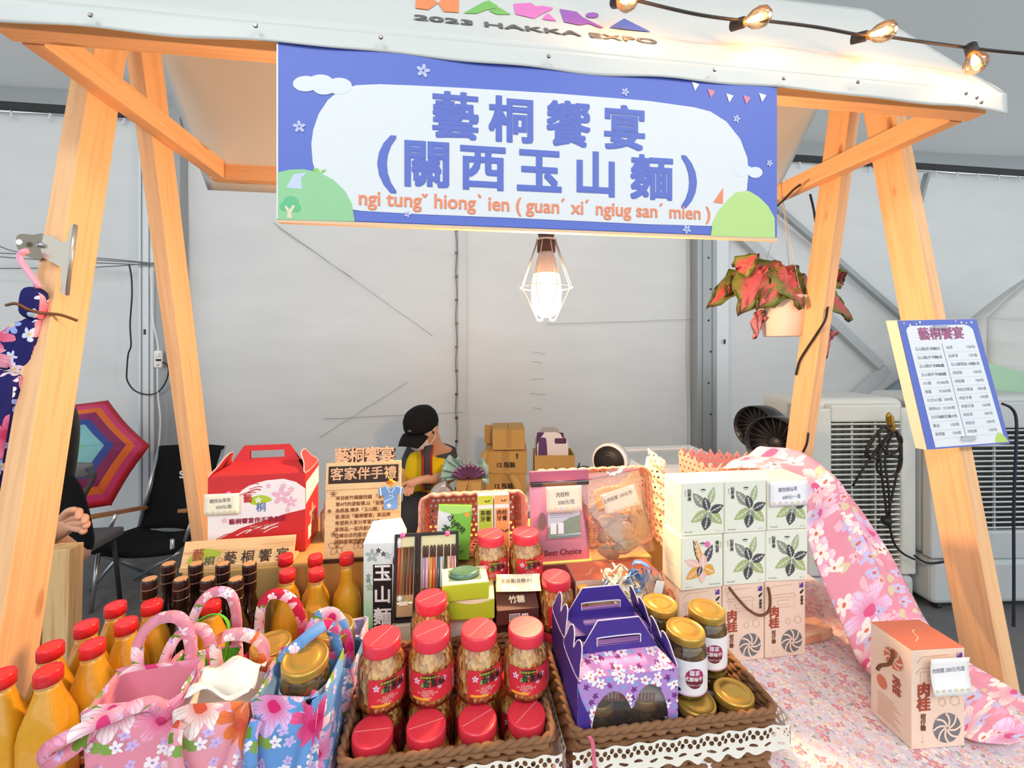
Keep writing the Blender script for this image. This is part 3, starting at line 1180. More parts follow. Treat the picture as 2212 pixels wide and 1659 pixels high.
bn = chain('hip', 'belly', 'chest', 'neck', 'head', 'crown') + chain('chest', 'shr', 'elr', 'wrr', 'par') + chain('chest', 'shl', 'ell', 'wrl', 'pal') + chain('hip', 'knr', 'anr', 'tor') + chain('hip', 'knl', 'anl', 'tol')
for k, (a, b2, c) in enumerate((((150, 1106), (172, 1102), (168, 1124)), ((162, 1116), (186, 1116), (180, 1134)), ((162, 1128), (190, 1130), (182, 1144)), ((156, 1138), (184, 1146), (172, 1154)), ((132, 1122), (146, 1104), (164, 1100)))):
    nm = 'f%d' % k
    jn[nm + 'a'], jn[nm + 'b'], jn[nm + 'c'] = (at(*a, Y=1.385) - o_, .0115), (at(*b2, Y=1.37) - o_, .0105), (at(*c, Y=1.36) - o_, .009)
    bn += chain('par', nm + 'a', nm + 'b', nm + 'c')
skinned('body', jn, bn, M_SKIN, pn)
skinned('black_dress', {k: (jn[k][0], jn[k][1] + 0.014 if isinstance(jn[k][1], float) else .05) for k in ('hip', 'belly', 'chest', 'shr', 'shl', 'elr', 'ell', 'knr', 'knl')},
        chain('hip', 'belly', 'chest', 'shr', 'elr') + chain('chest', 'shl', 'ell') + chain('hip', 'knr') + chain('hip', 'knl'), M_BLKFAB, pn)
hr = {'a': (Vector((0.04, 0.0, 1.32)), 0.09), 'b': (Vector((0.05, 0.03, 1.22)), 0.095), 'c': (Vector((0.04, 0.06, 1.05)), 0.07), 'd': (Vector((0.03, 0.08, 0.88)), 0.04)}
skinned('long_hair', hr, chain('a', 'b', 'c', 'd'), M_HAIR, pn)
for sx_ in (-0.03, 0.035):
    MB().lathe([(0.001, -0.004), (0.009, 0), (0.001, 0.004)], 10, Matrix.Translation((0.03 + sx_, -0.142, 1.265)) @ VERT).build('eye', INK, pn)
MB().lathe([(0.002, 0), (0.014, 0.0), (0.006, 0.03)], 8, Matrix.Translation((0.03, -0.145, 1.225))).build('nose', M_SKIN, pn)
MB().box((0.03, -0.135, 1.195), (0.04, 0.012, 0.009)).build('mouth', plain('#b06058', 0.5), pn, bevel=0.003)
# black blouse panel that shows beside the leg
stl = thing('stool', 'low dark stool under the person behind the left stall leg', 'stool', (-1.535, 1.80, 0))
MB().lathe([(0.16, 0.30), (0.17, 0.31), (0.17, 0.325), (0.16, 0.335)], 20).build('seat', plain('#333', 0.5) if False else plain('#38383c', 0.5), stl)
for a in range(4):
    t = pi / 4 + a * pi / 2
    MB().tube([(0.11 * cos(t), 0.11 * sin(t), 0.30), (0.15 * cos(t), 0.15 * sin(t), 0)], 0.012, 8).build('leg', M_STEEL, stl)

# wooden signboard frame of the neighbouring stall
ws = thing('wooden_frame_stand', 'small wooden frame stand with a dark panel beside the left stall leg', 'stand', at(110, 1430, Y=1.3) * 1.0)
ws.location.z = 0.0
wo = Vector(ws.location)


def wpt(px, py):
    p = at(px, py, Y=1.3)
    return p - wo


M_STAND = wood('stand_pine', (226, 192, 138), (160, 100, 50), 'X', 1.0, 0.1, contrast=0.3)
tl_, tr_, bl_, br_ = wpt(20, 1192), wpt(162, 1178), wpt(20, 1420), wpt(150, 1418)
beam('upright', wo + tr_ + Vector((-.025, 0, 0)), wo + Vector((tr_.x - 0.045, 0, 0.0)), 0.045, 0.06, M_STAND, ws, (1, 0, 0))
beam('upright', wo + Vector((tr_.x - 0.27, 0, tr_.z)), wo + Vector((tr_.x - 0.29, 0, 0.0)), 0.045, 0.06, M_STAND, ws, (1, 0, 0))
beam('top_rail', wo + Vector((tr_.x - 0.25, -0.002, tr_.z - 0.022)), wo + Vector((tr_.x - 0.055, -0.002, tr_.z - 0.022)), 0.04, 0.045, M_STAND, ws)
beam('bottom_rail', wo + Vector((tr_.x - 0.26, -0.002, br_.z)), wo + Vector((tr_.x - 0.06, -0.002, br_.z)), 0.04, 0.045, M_STAND, ws)
beam('inner_frame', wo + Vector((tr_.x - 0.085, -0.006, tr_.z - 0.045)), wo + Vector((tr_.x - 0.092, -0.006, br_.z + 0.022)), 0.03, 0.03, M_STAND, ws, (1, 0, 0))
MB().box((tr_.x - 0.17, 0.012, (tr_.z + br_.z) / 2), (0.20, 0.01, abs(tr_.z - br_.z) - 0.04)).build('dark_panel', plain('#2a1c18', 0.5), ws)

# rainbow umbrella, open, leaning towards the wall
uc = at(140, 986, d=2.62)
UR = 0.40
um = thing('open_umbrella', 'open rainbow-striped umbrella leaning behind the black folding chairs', 'umbrella', uc)
tilt = math.acos(0.90)


def umat():
    m, nt, b = newmat('umbrella_rings')
    setb(b, (200, 60, 80), 0.6)
    uvn = coord(nt, 'UV')
    sp = nt.nodes.new('ShaderNodeSeparateXYZ')
    nt.links.new(uvn, sp.inputs[0])
    c = ramp(nt, sp.outputs[0], [(0, (190, 160, 60)), (0.07, (120, 200, 170)), (0.2, (130, 196, 205)), (0.42, (52, 78, 158)), (0.535, (140, 44, 98)), (0.68, (232, 112, 46)), (0.80, (214, 62, 122)), (0.90, (205, 38, 60))])
    nt.links.new(c, b.inputs['Base Color'])
    return m


M_UMB = umat()
MU = Matrix.Rotation(pi / 2 - tilt, 4, 'X')                          # local z -> towards viewer and up
xr = Vector((0.783, 0.623, 0))
zn = Vector((0.623 * cos(tilt), -0.783 * cos(tilt), sin(tilt)))
MU = Matrix((xr, zn.cross(xr), zn)).transposed().to_4x4()
DH = 0.17
for k in range(6):
    a0, a1 = k * pi / 3, (k + 1) * pi / 3
    m = MB()
    nr, na = 12, 6
    uvs = []
    for i in range(nr + 1):
        s = i / nr
        for j in range(na + 1):
            a = a0 + (a1 - a0) * j / na
            # straight hem between rib tips
            rr = UR * s * cos(pi / 6) / cos((a - a0) - pi / 6) * (1 - 0.03 * s * sin(pi * j / na))
            m.v.append(MU @ Vector((rr * cos(a), rr * sin(a), DH * (1 - s * s) - 0.012 * sin(pi * j / na) * s)))
            uvs.append((s, j / na))
    for i in range(nr):
        for j in range(na):
            q = i * (na + 1) + j
            m.f.append([q, q + na + 1, q + na + 2, q + 1]); m.s.append(True)
    m.build('panel', M_UMB, um, uvf=lambda co, vi: uvs[vi], solid=0.001)
    pts = [MU @ Vector((UR * s * cos(a0), UR * s * sin(a0), DH * (1 - s * s) - 0.006)) for s in [i / 8 for i in range(9)]]
    MB().tube(pts, 0.004, 6).build('rib', M_DARK, um)
ax = MU.to_3x3() @ Vector((0, 0, 1))
MB().tube([ax * (DH + 0.05), ax * DH, -ax * 0.45], 0.006, 8).build('shaft', M_STEEL, um)
hp_ = [-ax * 0.45, -ax * 0.52, -ax * 0.58]
MB().tube(hp_, 0.014, 10).build('handle', M_DARK, um)

# folding camp chair
ch = thing('camping_chair', 'black fabric camping chair with silver frame below the rear left stall leg', 'chair', at(330, 1300, d=2.65) * 1.0)
ch.location.z = 0
co_ = Vector(ch.location)


def cpnt(px, py, d):
    return at(px, py, d=d + 0.22) - co_


bk = [cpnt(345, 963, 2.75), cpnt(485, 963, 2.75), cpnt(425, 1150, 2.6), cpnt(300, 1145, 2.6)]
m = MB().grid(lambda u, v: (bk[0].lerp(bk[1], u)).lerp(bk[3].lerp(bk[2], u), v) + Vector((0, 0.05 * sin(pi * u) + 0.03 * sin(pi * v), 0)), 10, 10)
m.build('backrest', M_BLKFAB, ch, solid=0.012)
st_ = [cpnt(172, 1186, 2.25), cpnt(375, 1192, 2.25), cpnt(428, 1145, 2.58), cpnt(298, 1142, 2.58)]
m = MB().grid(lambda u, v: (st_[0].lerp(st_[1], u)).lerp(st_[3].lerp(st_[2], u), v) - Vector((0, 0, 0.03 * sin(pi * u))), 10, 10)
m.build('seat', M_BLKFAB, ch, solid=0.03)
for a, b2 in (((345, 963, 2.76), (298, 1150, 2.6)), ((485, 963, 2.76), (425, 1155, 2.6)), ((300, 1150, 2.6), (195, 1290, 2.42)), ((213, 1195, 2.25), (196, 1330, 2.2)), ((213, 1195, 2.25), (330, 1300, 2.6)),
              ((385, 1195, 2.25), (290, 1260, 2.55)), ((250, 1110, 2.3), (228, 1165, 2.3)), ((420, 1110, 2.35), (398, 1170, 2.3)), ((372, 1165, 2.25), (372, 1240, 2.3))):
    p, q = cpnt(*a), cpnt(*b2)
    if q.z < 0.1 and q.z + co_.z < 0.05:
        q.z = 0.0
    MB().tube([p, q], 0.011, 8).build('frame_tube', M_STEEL, ch)
for a, b2 in (((190, 1118, 2.25), (312, 1096, 2.6)), ((392, 1104, 2.3), (470, 1094, 2.6))):
    beam('armrest', cpnt(*a) + co_, cpnt(*b2) + co_, 0.05, 0.02, wood('arm_wood', (176, 124, 84), (120, 70, 40), 'X', 1, 0), ch)
tt = (bk[0] + (bk[1] - bk[0]) * 0.44).lerp(bk[3].lerp(bk[2], 0.44), 0.38)
text(ch, 'SZX', 0.07, tt + Vector((0.03, 0.055, 0.0)), (pi / 2, 0, 0), WHITE, bold=0.03)
# second chair with padded back in front of the umbrella
c2 = thing('padded_chair', 'grey padded folding chair with black tube arms in front of the umbrella', 'chair', at(110, 1200, d=2.2) * 1.0)
c2.location.z = 0
q0 = Vector(c2.location)
puff(resample([((at(x, y, d=2.3) - q0).x, (at(x, y, d=2.3) - q0).z) for x, y in ((60, 1000), (120, 1000), (186, 1002), (192, 1015), (180, 1034), (120, 1036), (60, 1036))], 3), 0.05).build('backrest', plain('#6b6b6e', 0.6), c2, (0, (at(120, 1010, d=2.3) - q0).y, 0))
for a in (((190, 1014, 2.3), (202, 1022, 2.2), (200, 1035, 2.15), (170, 1098, 2.1), (160, 1180, 2.1), (158, 1330, 2.12)), ((60, 1018, 2.3), (50, 1040, 2.15), (40, 1098, 2.1), (30, 1180, 2.1), (24, 1330, 2.12))):
    pts = [at(*p[:2], d=p[2]) - q0 for p in a]
    pts[-1].z = 0
    MB().tube(smoothpath(pts, 4), 0.011, 8).build('arm_tube', M_DARK, c2)
sq = at(80, 1165, d=2.15) - q0
MB().box((sq.x, sq.y + 0.1, 0.45), (0.40, 0.38, 0.05)).build('seat', plain('#5a5a5e', 0.7), c2, bevel=0.015)
for sx_ in (-1, 1):
    MB().tube([(sq.x + sx_ * 0.16, sq.y + 0.26, 0.43), (sq.x + sx_ * 0.17, sq.y + 0.30, 0)], 0.011, 8).build('leg', M_DARK, c2)
# cables tied across the post, power strip and its cords
YW = WY - 0.17
wr = thing('wire_bundle', 'thin grey wires strung from the left to the tent post', 'wire', at(300, 572, Y=YW))
w0 = Vector(wr.location)
for k, (a, b2, c) in enumerate((((-40, 495), (40, 545), (345, 570)), ((-40, 545), (190, 556), (345, 570)), ((-40, 580), (190, 578), (345, 567)), ((-40, 552), (150, 565), (345, 573)))):
    MB().tube(smoothpath([at(*a, Y=YW) - w0, at(*b2, Y=YW) - w0, at(*c, Y=YW) - w0], 8), 0.004, 6).build('wire', plain('#75777c', 0.5), wr)
bc = [at(x, y, Y=YW) for x, y in ((279, 572), (284, 600), (285, 640), (281, 700), (283, 745), (277, 765), (274, 800), (275, 822), (290, 843), (315, 852), (340, 848), (358, 825), (364, 800), (358, 785), (345, 784))]
tag(MB().tube([p - bc[0] for p in smoothpath(bc)], 0.005, 6).build('power_cable', M_CABLE, None, bc[0]), 'black power cord looping down the tent post to the white socket', 'cord')
wc = [at(x, y, Y=YW + 0.0) for x, y in ((325, 580), (328, 650), (330, 690), (340, 740), (342, 760))]
wc2 = [at(x, y, Y=YW) for x, y in ((340, 796), (341, 850), (346, 900), (345, 940), (340, 990))]
wcd = thing('extension_cable', 'white extension cord hanging along the tent post through the socket', 'cord', wc[0])
MB().tube([p - wc[0] for p in smoothpath(wc)], 0.005, 6).build('upper_cord', WHITE, wcd)
MB().tube([p - wc[0] for p in smoothpath(wc2)], 0.005, 6).build('lower_cord', WHITE, wcd)
ps = at(342, 776, Y=YW)
psk = thing('power_socket', 'white power socket hanging on the cord at the tent post', 'socket', ps)
MB().box((0, 0, 0), (0.055, 0.03, 0.13)).build('socket_body', WHITE, psk, bevel=0.012)
MB().box((0.012, -0.018, -0.005), (0.03, 0.02, 0.014)).build('black_plug', M_CABLE, psk, bevel=0.004)
MB().box((0.008, -0.018, 0.035), (0.024, 0.02, 0.03)).build('white_plug', WHITE, psk, bevel=0.004)
MB().box((0.008, -0.0155, -0.042), (0.014, 0.004, 0.008)).build('switch', plain('#777777', 0.4), psk)

# ================================================================== behind the stall: man, cartons, fan, freezer
RT = 0.56
rt = thing('low_back_table', 'low white folding table behind the stall carrying the cartons', 'table', (0.55, 2.80, 0))
MB().box((0, 0, RT - 0.02), (0.98, 0.6, 0.04)).build('tabletop', plain('#d8d8d4', 0.5), rt, bevel=0.008)
for sx_ in (-1, 1):
    for sy_ in (-1, 1):
        MB().tube([(sx_ * 0.43, sy_ * 0.25, RT - 0.04), (sx_ * 0.45, sy_ * 0.26, 0)], 0.014, 8).build('leg', M_STEEL, rt)


def carton(name, label, px0, px1, pt, pb, d, depth, rz=0.0, top='closed', z0=None, group=None):
    a, b2 = at(px0, pb, d=d), at(px1, pb, d=d)
    z_t, z_b = at(px0, pt, d=d).z, (z0 if z0 is not None else a.z)
    w, hgt = (b2 - a).length, z_t - z_b
    c = (a + b2) / 2
    t = thing(name, label, 'box', (c.x, c.y, z_b), -TH + rz, group)
    if top == 'closed':
        MB().box((0, depth / 2, hgt / 2), (w, depth, hgt)).build('carton_body', M_KRAFT, t, bevel=0.003)
        MB().box((-w * 0.252, depth / 2, hgt + 0.003), (w * 0.488, depth * 0.99, 0.004)).build('flap', M_KRAFT, t)
        MB().box((w * 0.252, depth / 2, hgt + 0.004), (w * 0.488, depth * 0.99, 0.004)).build('flap', M_KRAFT, t)
        MB().box((0, -0.0012, hgt * 0.56), (w * 0.16, 0.0015, hgt * 0.86)).build('tape', M_TAPE, t)
    else:
        th = 0.006
        m = MB()
        for c_, s_ in (((0, th / 2, hgt / 2), (w, th, hgt)), ((0, depth - th / 2, hgt / 2), (w, th, hgt)), ((-w / 2 + th / 2, depth / 2, hgt / 2), (th, depth - 2 * th, hgt)), ((w / 2 - th / 2, depth / 2, hgt / 2), (th, depth - 2 * th, hgt)), ((0, depth / 2, th / 2), (w - 2 * th, depth - 2 * th, th))):
            m.box(c_, s_)
        m.build('carton_body', M_KRAFT, t)
    t['w'], t['h'], t['d'] = w, hgt, depth
    return t


DB = 2.75
b1 = carton('lower_carton', 'brown carton marked for twelve bottles, lower one of the stack behind the stall', 1046, 1136, 1025, 1072, DB, 0.24, z0=RT)
b2_ = carton('middle_carton', 'brown carton marked for twelve bottles with an arrow, middle of the stack', 1047, 1138, 975, 1023, DB, 0.24)
b3 = carton('top_carton', 'plain brown carton on top of the stack behind the stall', 1064, 1134, 928, 972, DB - 0.02, 0.22, 0.05)
M_PRT = plain('#2c2018', 0.7, var=0)
for t, dx in ((b1, -0.01), (b2_, 0.0)):
    text(t, '12 瓶裝', 0.038, (dx, -0.003, t['h'] * 0.38), FRONT, M_PRT, bold=0.03)
m = MB().flat([(0, 0.024), (0.010, 0.012), (0.004, 0.012), (0.004, -0.012), (-0.004, -0.012), (-0.004, 0.012), (-0.010, 0.012)])
decal(b2_, m, M_PRT, (b2_['w'] * 0.27, -0.003, b2_['h'] * 0.76), name='arrow_print')
# loose flaps hanging from the stack
MB().ribbon([Vector((-0.13, -0.01, 0.15)), Vector((-0.15, -0.05, 0.09)), Vector((-0.17, -0.07, 0.0)), Vector((-0.22, -0.09, -0.06))], (0.9, 0.2, 0.35), 0.05, 0.004).build('loose_flap', M_KRAFT, b2_)
MB().ribbon([Vector((0.04, -0.012, 0.135)), Vector((0.07, -0.05, 0.09)), Vector((0.11, -0.06, 0.02))], (0.95, 0.1, 0.2), 0.05, 0.004).build('loose_flap', M_KRAFT, b1)
MB().box((-0.245 / 2 - 0.0, 0.2, b2_['h'] + 0.07), (0.05, 0.05, 0.12)).build('raised_flap', M_KRAFT, b2_)
b4 = carton('open_carton', 'open brown carton with mountain logo holding folded purple gift boxes', 1155, 1242, 984, 1040, DB - 0.05, 0.20, top='open', z0=RT)
mm = MB()
for k, (x, hh) in enumerate(((-0.032, .016), (-0.014, .026), (0.004, .034), (0.022, .022))):
    mm.flat([(x - 0.014, 0), (x, hh), (x + 0.014, 0)])
decal(b4, mm, M_PRT, (0.0, -0.002, b4['h'] - 0.105), name='mountain_logo')
text(b4, '大山野', 0.03, (0, -0.002, b4['h'] - 0.13), FRONT, M_PRT, space=1.2)
M_PURP = plain('#45308f', 0.5, var=0.04)
M_PURPIN = plain('#5b2f5e', 0.6)
for k in range(2):
    g = thing('flat_gift_box', ('folded white-edged purple gift box standing front in the open carton' if k == 0 else 'folded grey-edged purple gift box standing behind in the open carton'), 'box',
              Vector(b4.location) + Vector((0.0 + 0.0 * k, 0.06 + 0.07 * k, 0.02)), -TH + 0.05 * k)
    H_ = b4['h'] + 0.115 - 0.0 + 0.02 * k
    W_ = 0.20
    pol = [(-W_ / 2, 0), (W_ / 2, 0), (W_ / 2, H_ - 0.08), (W_ / 2 - 0.01, H_ - 0.04), (W_ / 2 - 0.03, H_ - 0.05), (W_ / 2 - 0.05, H_ - 0.01), (W_ / 2 - 0.08, H_), (-0.05, H_), (-W_ / 2 + 0.02, H_ - 0.04), (-W_ / 2, H_ - 0.08)]
    MB().prism(pol, -0.004, 0.004, VERT).build('panel', plain('#e9e6ec' if k == 0 else '#a9a8ad', 0.5), g)
    MB().prism(rrect(0.05, H_ - 0.055, 0.075, 0.035, 0.008), -0.0055, 0.0055, VERT).build('handle_slot', M_PURPIN, g)
    MB().prism(resample([(-0.09, 0.1), (-0.035, 0.1), (-0.04, H_ - 0.06), (-0.055, H_ - 0.035), (-0.075, H_ - 0.035), (-0.09, H_ - 0.06)], 3), -0.006, 0.006, VERT).build('side_tab', plain('#5a3a74', 0.5), g)

# teal wrapped bouquet of purple sachets in a small carton
bq = at(998, 1040, d=2.45)
smc = carton('small_carton', 'small brown carton under the teal plastic bouquet', 985, 1040, 1042, 1078, 2.5, 0.16, z0=RT)
BS = 0.66
bo = thing('sachet_bouquet', 'bunch of purple foil sachets wrapped in teal plastic behind the pink basket', 'bouquet', (smc.location.x + 0.0, smc.location.y + 0.06, smc.location.z + smc['h'] + 0.006))
bo.scale = (BS, BS, BS)
M_TEAL = plain('#9cc0bb', 0.3, var=0.08, coat=0.3)
M_FOIL = plain('#8a5a86', 0.25, 0.5, var=0.25, scale=60)
rnd = random.Random(3)
for k in range(8):
    a = pi * (0.03 + 0.94 * k / 7)
    ln = 0.15 + 0.13 * rnd.random()
    sw = rnd.uniform(0.6, 1.6)
    m = MB().grid(lambda u, v: Vector((cos(a) * ln * v + (u - .5) * 0.16 * sw * v * -sin(a), -0.05 - 0.04 * v * sw + 0.06 * v * sin(5 * sw * u + k), 0.02 + sin(a) * ln * v * 0.75 + (u - .5) * 0.16 * sw * v * cos(a) + 0.03 * v * sin(7 * u + 2 * k))), 8, 6)
    m.build('wrapper', M_TEAL, bo, solid=0.001, loc=(0, 0.06, 0))
for k in range(9):
    a = pi * (0.1 + 0.8 * k / 8)
    p0, p1 = Vector((0.02 * cos(a), -0.05, 0.01)), Vector((0.15 * cos(a), -0.09, 0.03 + 0.12 * sin(a)))
    m = MB().grid(lambda u, v: p0.lerp(p1, v) + Vector((-sin(a) * (u - .5) * 0.035, -0.012 * sin(pi * u) * sin(pi * v), cos(a) * (u - .5) * 0.035)), 4, 5)
    m.build('sachet', M_FOIL, bo, solid=0.003)
MB().tube([(0, -0.06, 0.012), (-0.01, -0.09, -0.03), (-0.02, -0.09, -0.09)], 0.004, 6).build('tie', plain('#5a3a30', 0.6), bo)
pbag = at(945, 1060, d=2.5)
o = puff(resample([(-0.08, -0.07), (0.08, -0.07), (0.075, 0.02), (0.04, 0.07), (0.03, 0.10), (-0.01, 0.085), (-0.07, 0.02)], 3), 0.10).build('plastic_bag', thin_clear('lilac_film', (225, 205, 225), 0.4, 0.12, 0.45), None, (pbag.x + 0.02, pbag.y, RT + 0.07))
tag(o, 'crumpled translucent lilac plastic bag beside the small carton', 'bag')

# white air circulator and chest freezer
fz = thing('chest_freezer', 'white chest freezer with framed grey glass top behind the stall', 'freezer', at(1420, 1100, Y=2.75) * 1.0)
fz.location.z = 0
f0 = Vector(fz.location)
fa, fb = at(1302, 962, Y=3.05), at(1500, 1012, Y=2.45)
ZF = 0.90
fx0, fx1 = at(1300, 965, Z=ZF).x - f0.x, at(1500, 965, Z=ZF).x - f0.x
fy0, fy1 = at(1430, 1012, Z=ZF).y - f0.y, at(1400, 964, Z=ZF).y - f0.y
cxm, cym = (fx0 + fx1) / 2, (fy0 + fy1) / 2
MB().box((cxm, cym, 0.42), (fx1 - fx0, fy1 - fy0, 0.84)).build('cabinet', plain('#d4d7da', 0.4), fz, bevel=0.02)
fr = MB()
for c_, s_ in (((cxm, fy0 + 0.03, 0.87), (fx1 - fx0, 0.06, 0.06)), ((cxm, fy1 - 0.03, 0.87), (fx1 - fx0, 0.06, 0.06)), ((fx0 + 0.03, cym, 0.87), (0.06, fy1 - fy0 - 0.12, 0.06)), ((fx1 - 0.03, cym, 0.87), (0.06, fy1 - fy0 - 0.12, 0.06))):
    fr.box(c_, s_)
fr.build('lid_frame', plain('#e6eaec', 0.4), fz)
MB().box((cxm, cym, 0.87), (fx1 - fx0 - 0.12, fy1 - fy0 - 0.12, 0.04)).build('glass_top', plain('#aab3b6', 0.15, coat=0.5), fz)
fd = 2.2
fc = at(1318, 995, d=fd)
FS = 0.8
fan = thing('air_circulator', 'white air circulator fan with black grille beside the chest freezer', 'fan', (fc.x, fc.y, fc.z - 0.15))
fan.scale = (FS, FS, FS)
fan.location.z = fc.z - 0.15 * FS
fdir = Vector((-0.55, -0.8, 0.05)).normalized()
QF = fdir.to_track_quat('Z', 'Y').to_matrix().to_4x4()
TF = Matrix.Translation((0, 0, 0.15)) @ QF
MB().lathe([(0.02, -0.16), (0.07, -0.15), (0.10, -0.10), (0.112, 0.0), (0.112, 0.03), (0.10, 0.035)], 28, TF).build('housing', plain('#e6e7e9', 0.35), fan)
MB().lathe([(0.098, 0.034), (0.098, 0.036), (0.03, 0.045), (0.001, 0.045)], 28, TF).build('grille_face', plain('#1c1a1b', 0.5), fan)
gr = MB()
for r_ in (0.035, 0.055, 0.075, 0.092):
    gr.tube([TF @ Vector((r_ * cos(2 * pi * i / 28), r_ * sin(2 * pi * i / 28), 0.046)) for i in range(28)], 0.0018, 5, closed=True)
gr.build('grille_ring', plain('#3a3638', 0.4), fan)
MB().lathe([(0.085, -0.012), (0.085, 0.0), (0.03, 0.02), (0.025, 0.05)], 20).build('base', plain('#e6e7e9', 0.35), fan)
# small cabinet that carries the circulator
tag(MB().box((0, 0, (fc.z - 0.145) / 2), (0.16, 0.16, fc.z - 0.15)).build('white_side_cabinet', plain('#d9dbdc', 0.5), None, (fc.x, fc.y, 0), bevel=0.006), 'white side cabinet carrying the air circulator behind the pouches', 'cabinet')
cc = [at(x, y, d=2.6) for x, y in ((1290, 1015), (1265, 1008), (1250, 1010), (1246, 1018), (1252, 1000), (1250, 1012), (1258, 1030))]
cc.append(Vector((cc[-1].x, cc[-1].y, RT + 0.006)))
tag(MB().tube([p - cc[0] for p in smoothpath(cc)], 0.004, 6).build('fan_cord', M_CABLE, None, cc[0]), 'thin black cord curling beside the open carton', 'cord')

# the seated man
mo = Vector((-0.18, 2.98, 0))
man = thing('person', 'man in yellow vest, black cap and face mask bending over work behind the stall', 'person', mo)


def Q(px, py, Y):
    return at(px, py, Y=Y) - mo


skel = {'hip': (Q(925, 1088, 3.05), 0.125), 'belly': (Q(922, 1050, 2.98), 0.125), 'chest': (Q(926, 1000, 2.93), 0.13), 'nb': (Q(935, 962, 2.90), 0.052), 'neck': (Q(929, 946, 2.87), 0.047),
        'jaw': (Q(908, 942, 2.80), 0.062), 'head': (Q(912, 922, 2.82), 0.088), 'crown': (Q(914, 908, 2.84), 0.078),
        'shr': (Q(972, 982, 2.98), 0.056), 'elr': (Q(980, 1030, 2.90), 0.044), 'fr': (Q(940, 1034, 2.72), 0.036), 'wrr': (Q(908, 1036, 2.66), 0.027), 'par': (Q(890, 1043, 2.64), (0.036, 0.02)),
        'shl': (Q(886, 984, 2.99), 0.054), 'ell': (Q(868, 1035, 2.92), 0.042), 'wrl': (Q(866, 1052, 2.66), 0.027), 'pal': (Q(862, 1058, 2.62), (0.034, 0.02)),
        'knr': (Q(948, 1120, 2.62), 0.075), 'anr': (Vector((0.18, -0.30, 0.10)), 0.045), 'tor': (Vector((0.16, -0.46, 0.045)), 0.04),
        'knl': (Q(884, 1105, 2.60), 0.075), 'anl': (Vector((-0.14, -0.34, 0.10)), 0.045), 'tol': (Vector((-0.16, -0.48, 0.045)), 0.04)}
bones = chain('hip', 'belly', 'chest', 'nb', 'neck', 'jaw') + chain('neck', 'head', 'crown') + chain('chest', 'shr', 'elr', 'fr', 'wrr', 'par') + chain('chest', 'shl', 'ell', 'wrl', 'pal') + chain('hip', 'knr', 'anr', 'tor') + chain('hip', 'knl', 'anl', 'tol')
full = dict(skel)
for k in range(5):
    fp = [((880, 1050), (874, 1060), (872, 1068)), ((884, 1052), (878, 1064), (876, 1072)), ((889, 1053), (884, 1066), (882, 1073)), ((893, 1052), (890, 1063), (888, 1069)), ((880, 1042), (871, 1046), (866, 1052))][k]
    for j, s in enumerate('abc'):
        full['r%d%s' % (k, s)] = (Q(fp[j][0], fp[j][1], 2.635 - 0.01 * j), 0.0115 - 0.001 * j)
    bones += chain('par', 'r%da' % k, 'r%db' % k, 'r%dc' % k)
skinned('body', full, bones, M_SKIN, man)
M_TEE = plain('#4a4a50', 0.9, spec=0.15, var=0.08)
grow = lambda k, g, r=None: (skel[k][0], (r if r else ((skel[k][1][0] + g, skel[k][1][1] + g) if isinstance(skel[k][1], tuple) else skel[k][1] + g)))
mid = lambda a, b2, t: skel[a][0].lerp(skel[b2][0], t)
tee = {k: grow(k, 0.010) for k in ('hip', 'belly', 'chest', 'shr', 'shl')}
tee['nb'] = (mid('chest', 'nb', 0.86), 0.098)
tee['shr'] = grow('shr', 0.022)
tee['shl'] = grow('shl', 0.022)
tee['sr'] = (mid('shr', 'elr', 0.8), 0.064)
tee['sl'] = (mid('shl', 'ell', 0.8), 0.062)
skinned('t_shirt', tee, chain('hip', 'belly', 'chest', 'nb') + chain('chest', 'shr', 'sr') + chain('chest', 'shl', 'sl'), M_TEE, man)
M_VEST = plain('#f2cf1e', 0.8, spec=0.2, var=0.06)
vest = {'low': (mid('belly', 'hip', 0.4), 0.165), 'belly': grow('belly', 0.042), 'chest': grow('chest', 0.05), 'top': (mid('chest', 'nb', 0.70), 0.132)}
skinned('vest', vest, chain('low', 'belly', 'chest', 'top'), M_VEST, man)
M_RED = plain('#a3271f', 0.7)
fy = 2.665


def front_strip(name, pts, w, mat, y):
    MB().ribbon(smoothpath([Q(px, py, y + dy) for px, py, dy in pts], 4), (1, -0.25, 0), w, 0.006).build(name, mat, man)


front_strip('shirt_front', ((926, 962, 0.085), (921, 985, 0.035), (920, 1010, 0.02), (921, 1035, 0.04), (922, 1058, 0.06)), 0.05, M_TEE, fy)
front_strip('vest_piping', ((934, 962, 0.115), (933, 972, 0.07), (931, 990, 0.035), (931, 1015, 0.03), (932, 1050, 0.05)), 0.016, M_RED, fy - 0.012)
front_strip('vest_piping', ((911, 972, 0.10), (913, 990, 0.035), (913, 1015, 0.012), (914, 1045, 0.03), (915, 1065, 0.05)), 0.016, M_RED, fy - 0.012)
tr = {'hip': grow('hip', 0.016), 'knr': grow('knr', 0.012), 'anr': grow('anr', 0.016), 'knl': grow('knl', 0.012), 'anl': grow('anl', 0.016)}
skinned('jeans', tr, chain('hip', 'knr', 'anr') + chain('hip', 'knl', 'anl'), plain('#2b2e36', 0.85, var=0.12), man)
for k in ('r', 'l'):
    skinned('shoe', {'a': (skel['an' + k][0] + Vector((0, 0.02, -0.05)), 0.048), 'b': (skel['to' + k][0], 0.042)}, [('a', 'b')], M_DARK, man)
hd = skel['head'][0]
hdir = Vector((-0.45, -0.80, -0.42)).normalized()                   # where he looks
HM = Matrix.Translation(hd) @ hdir.to_track_quat('-Y', 'Z').to_matrix().to_4x4()
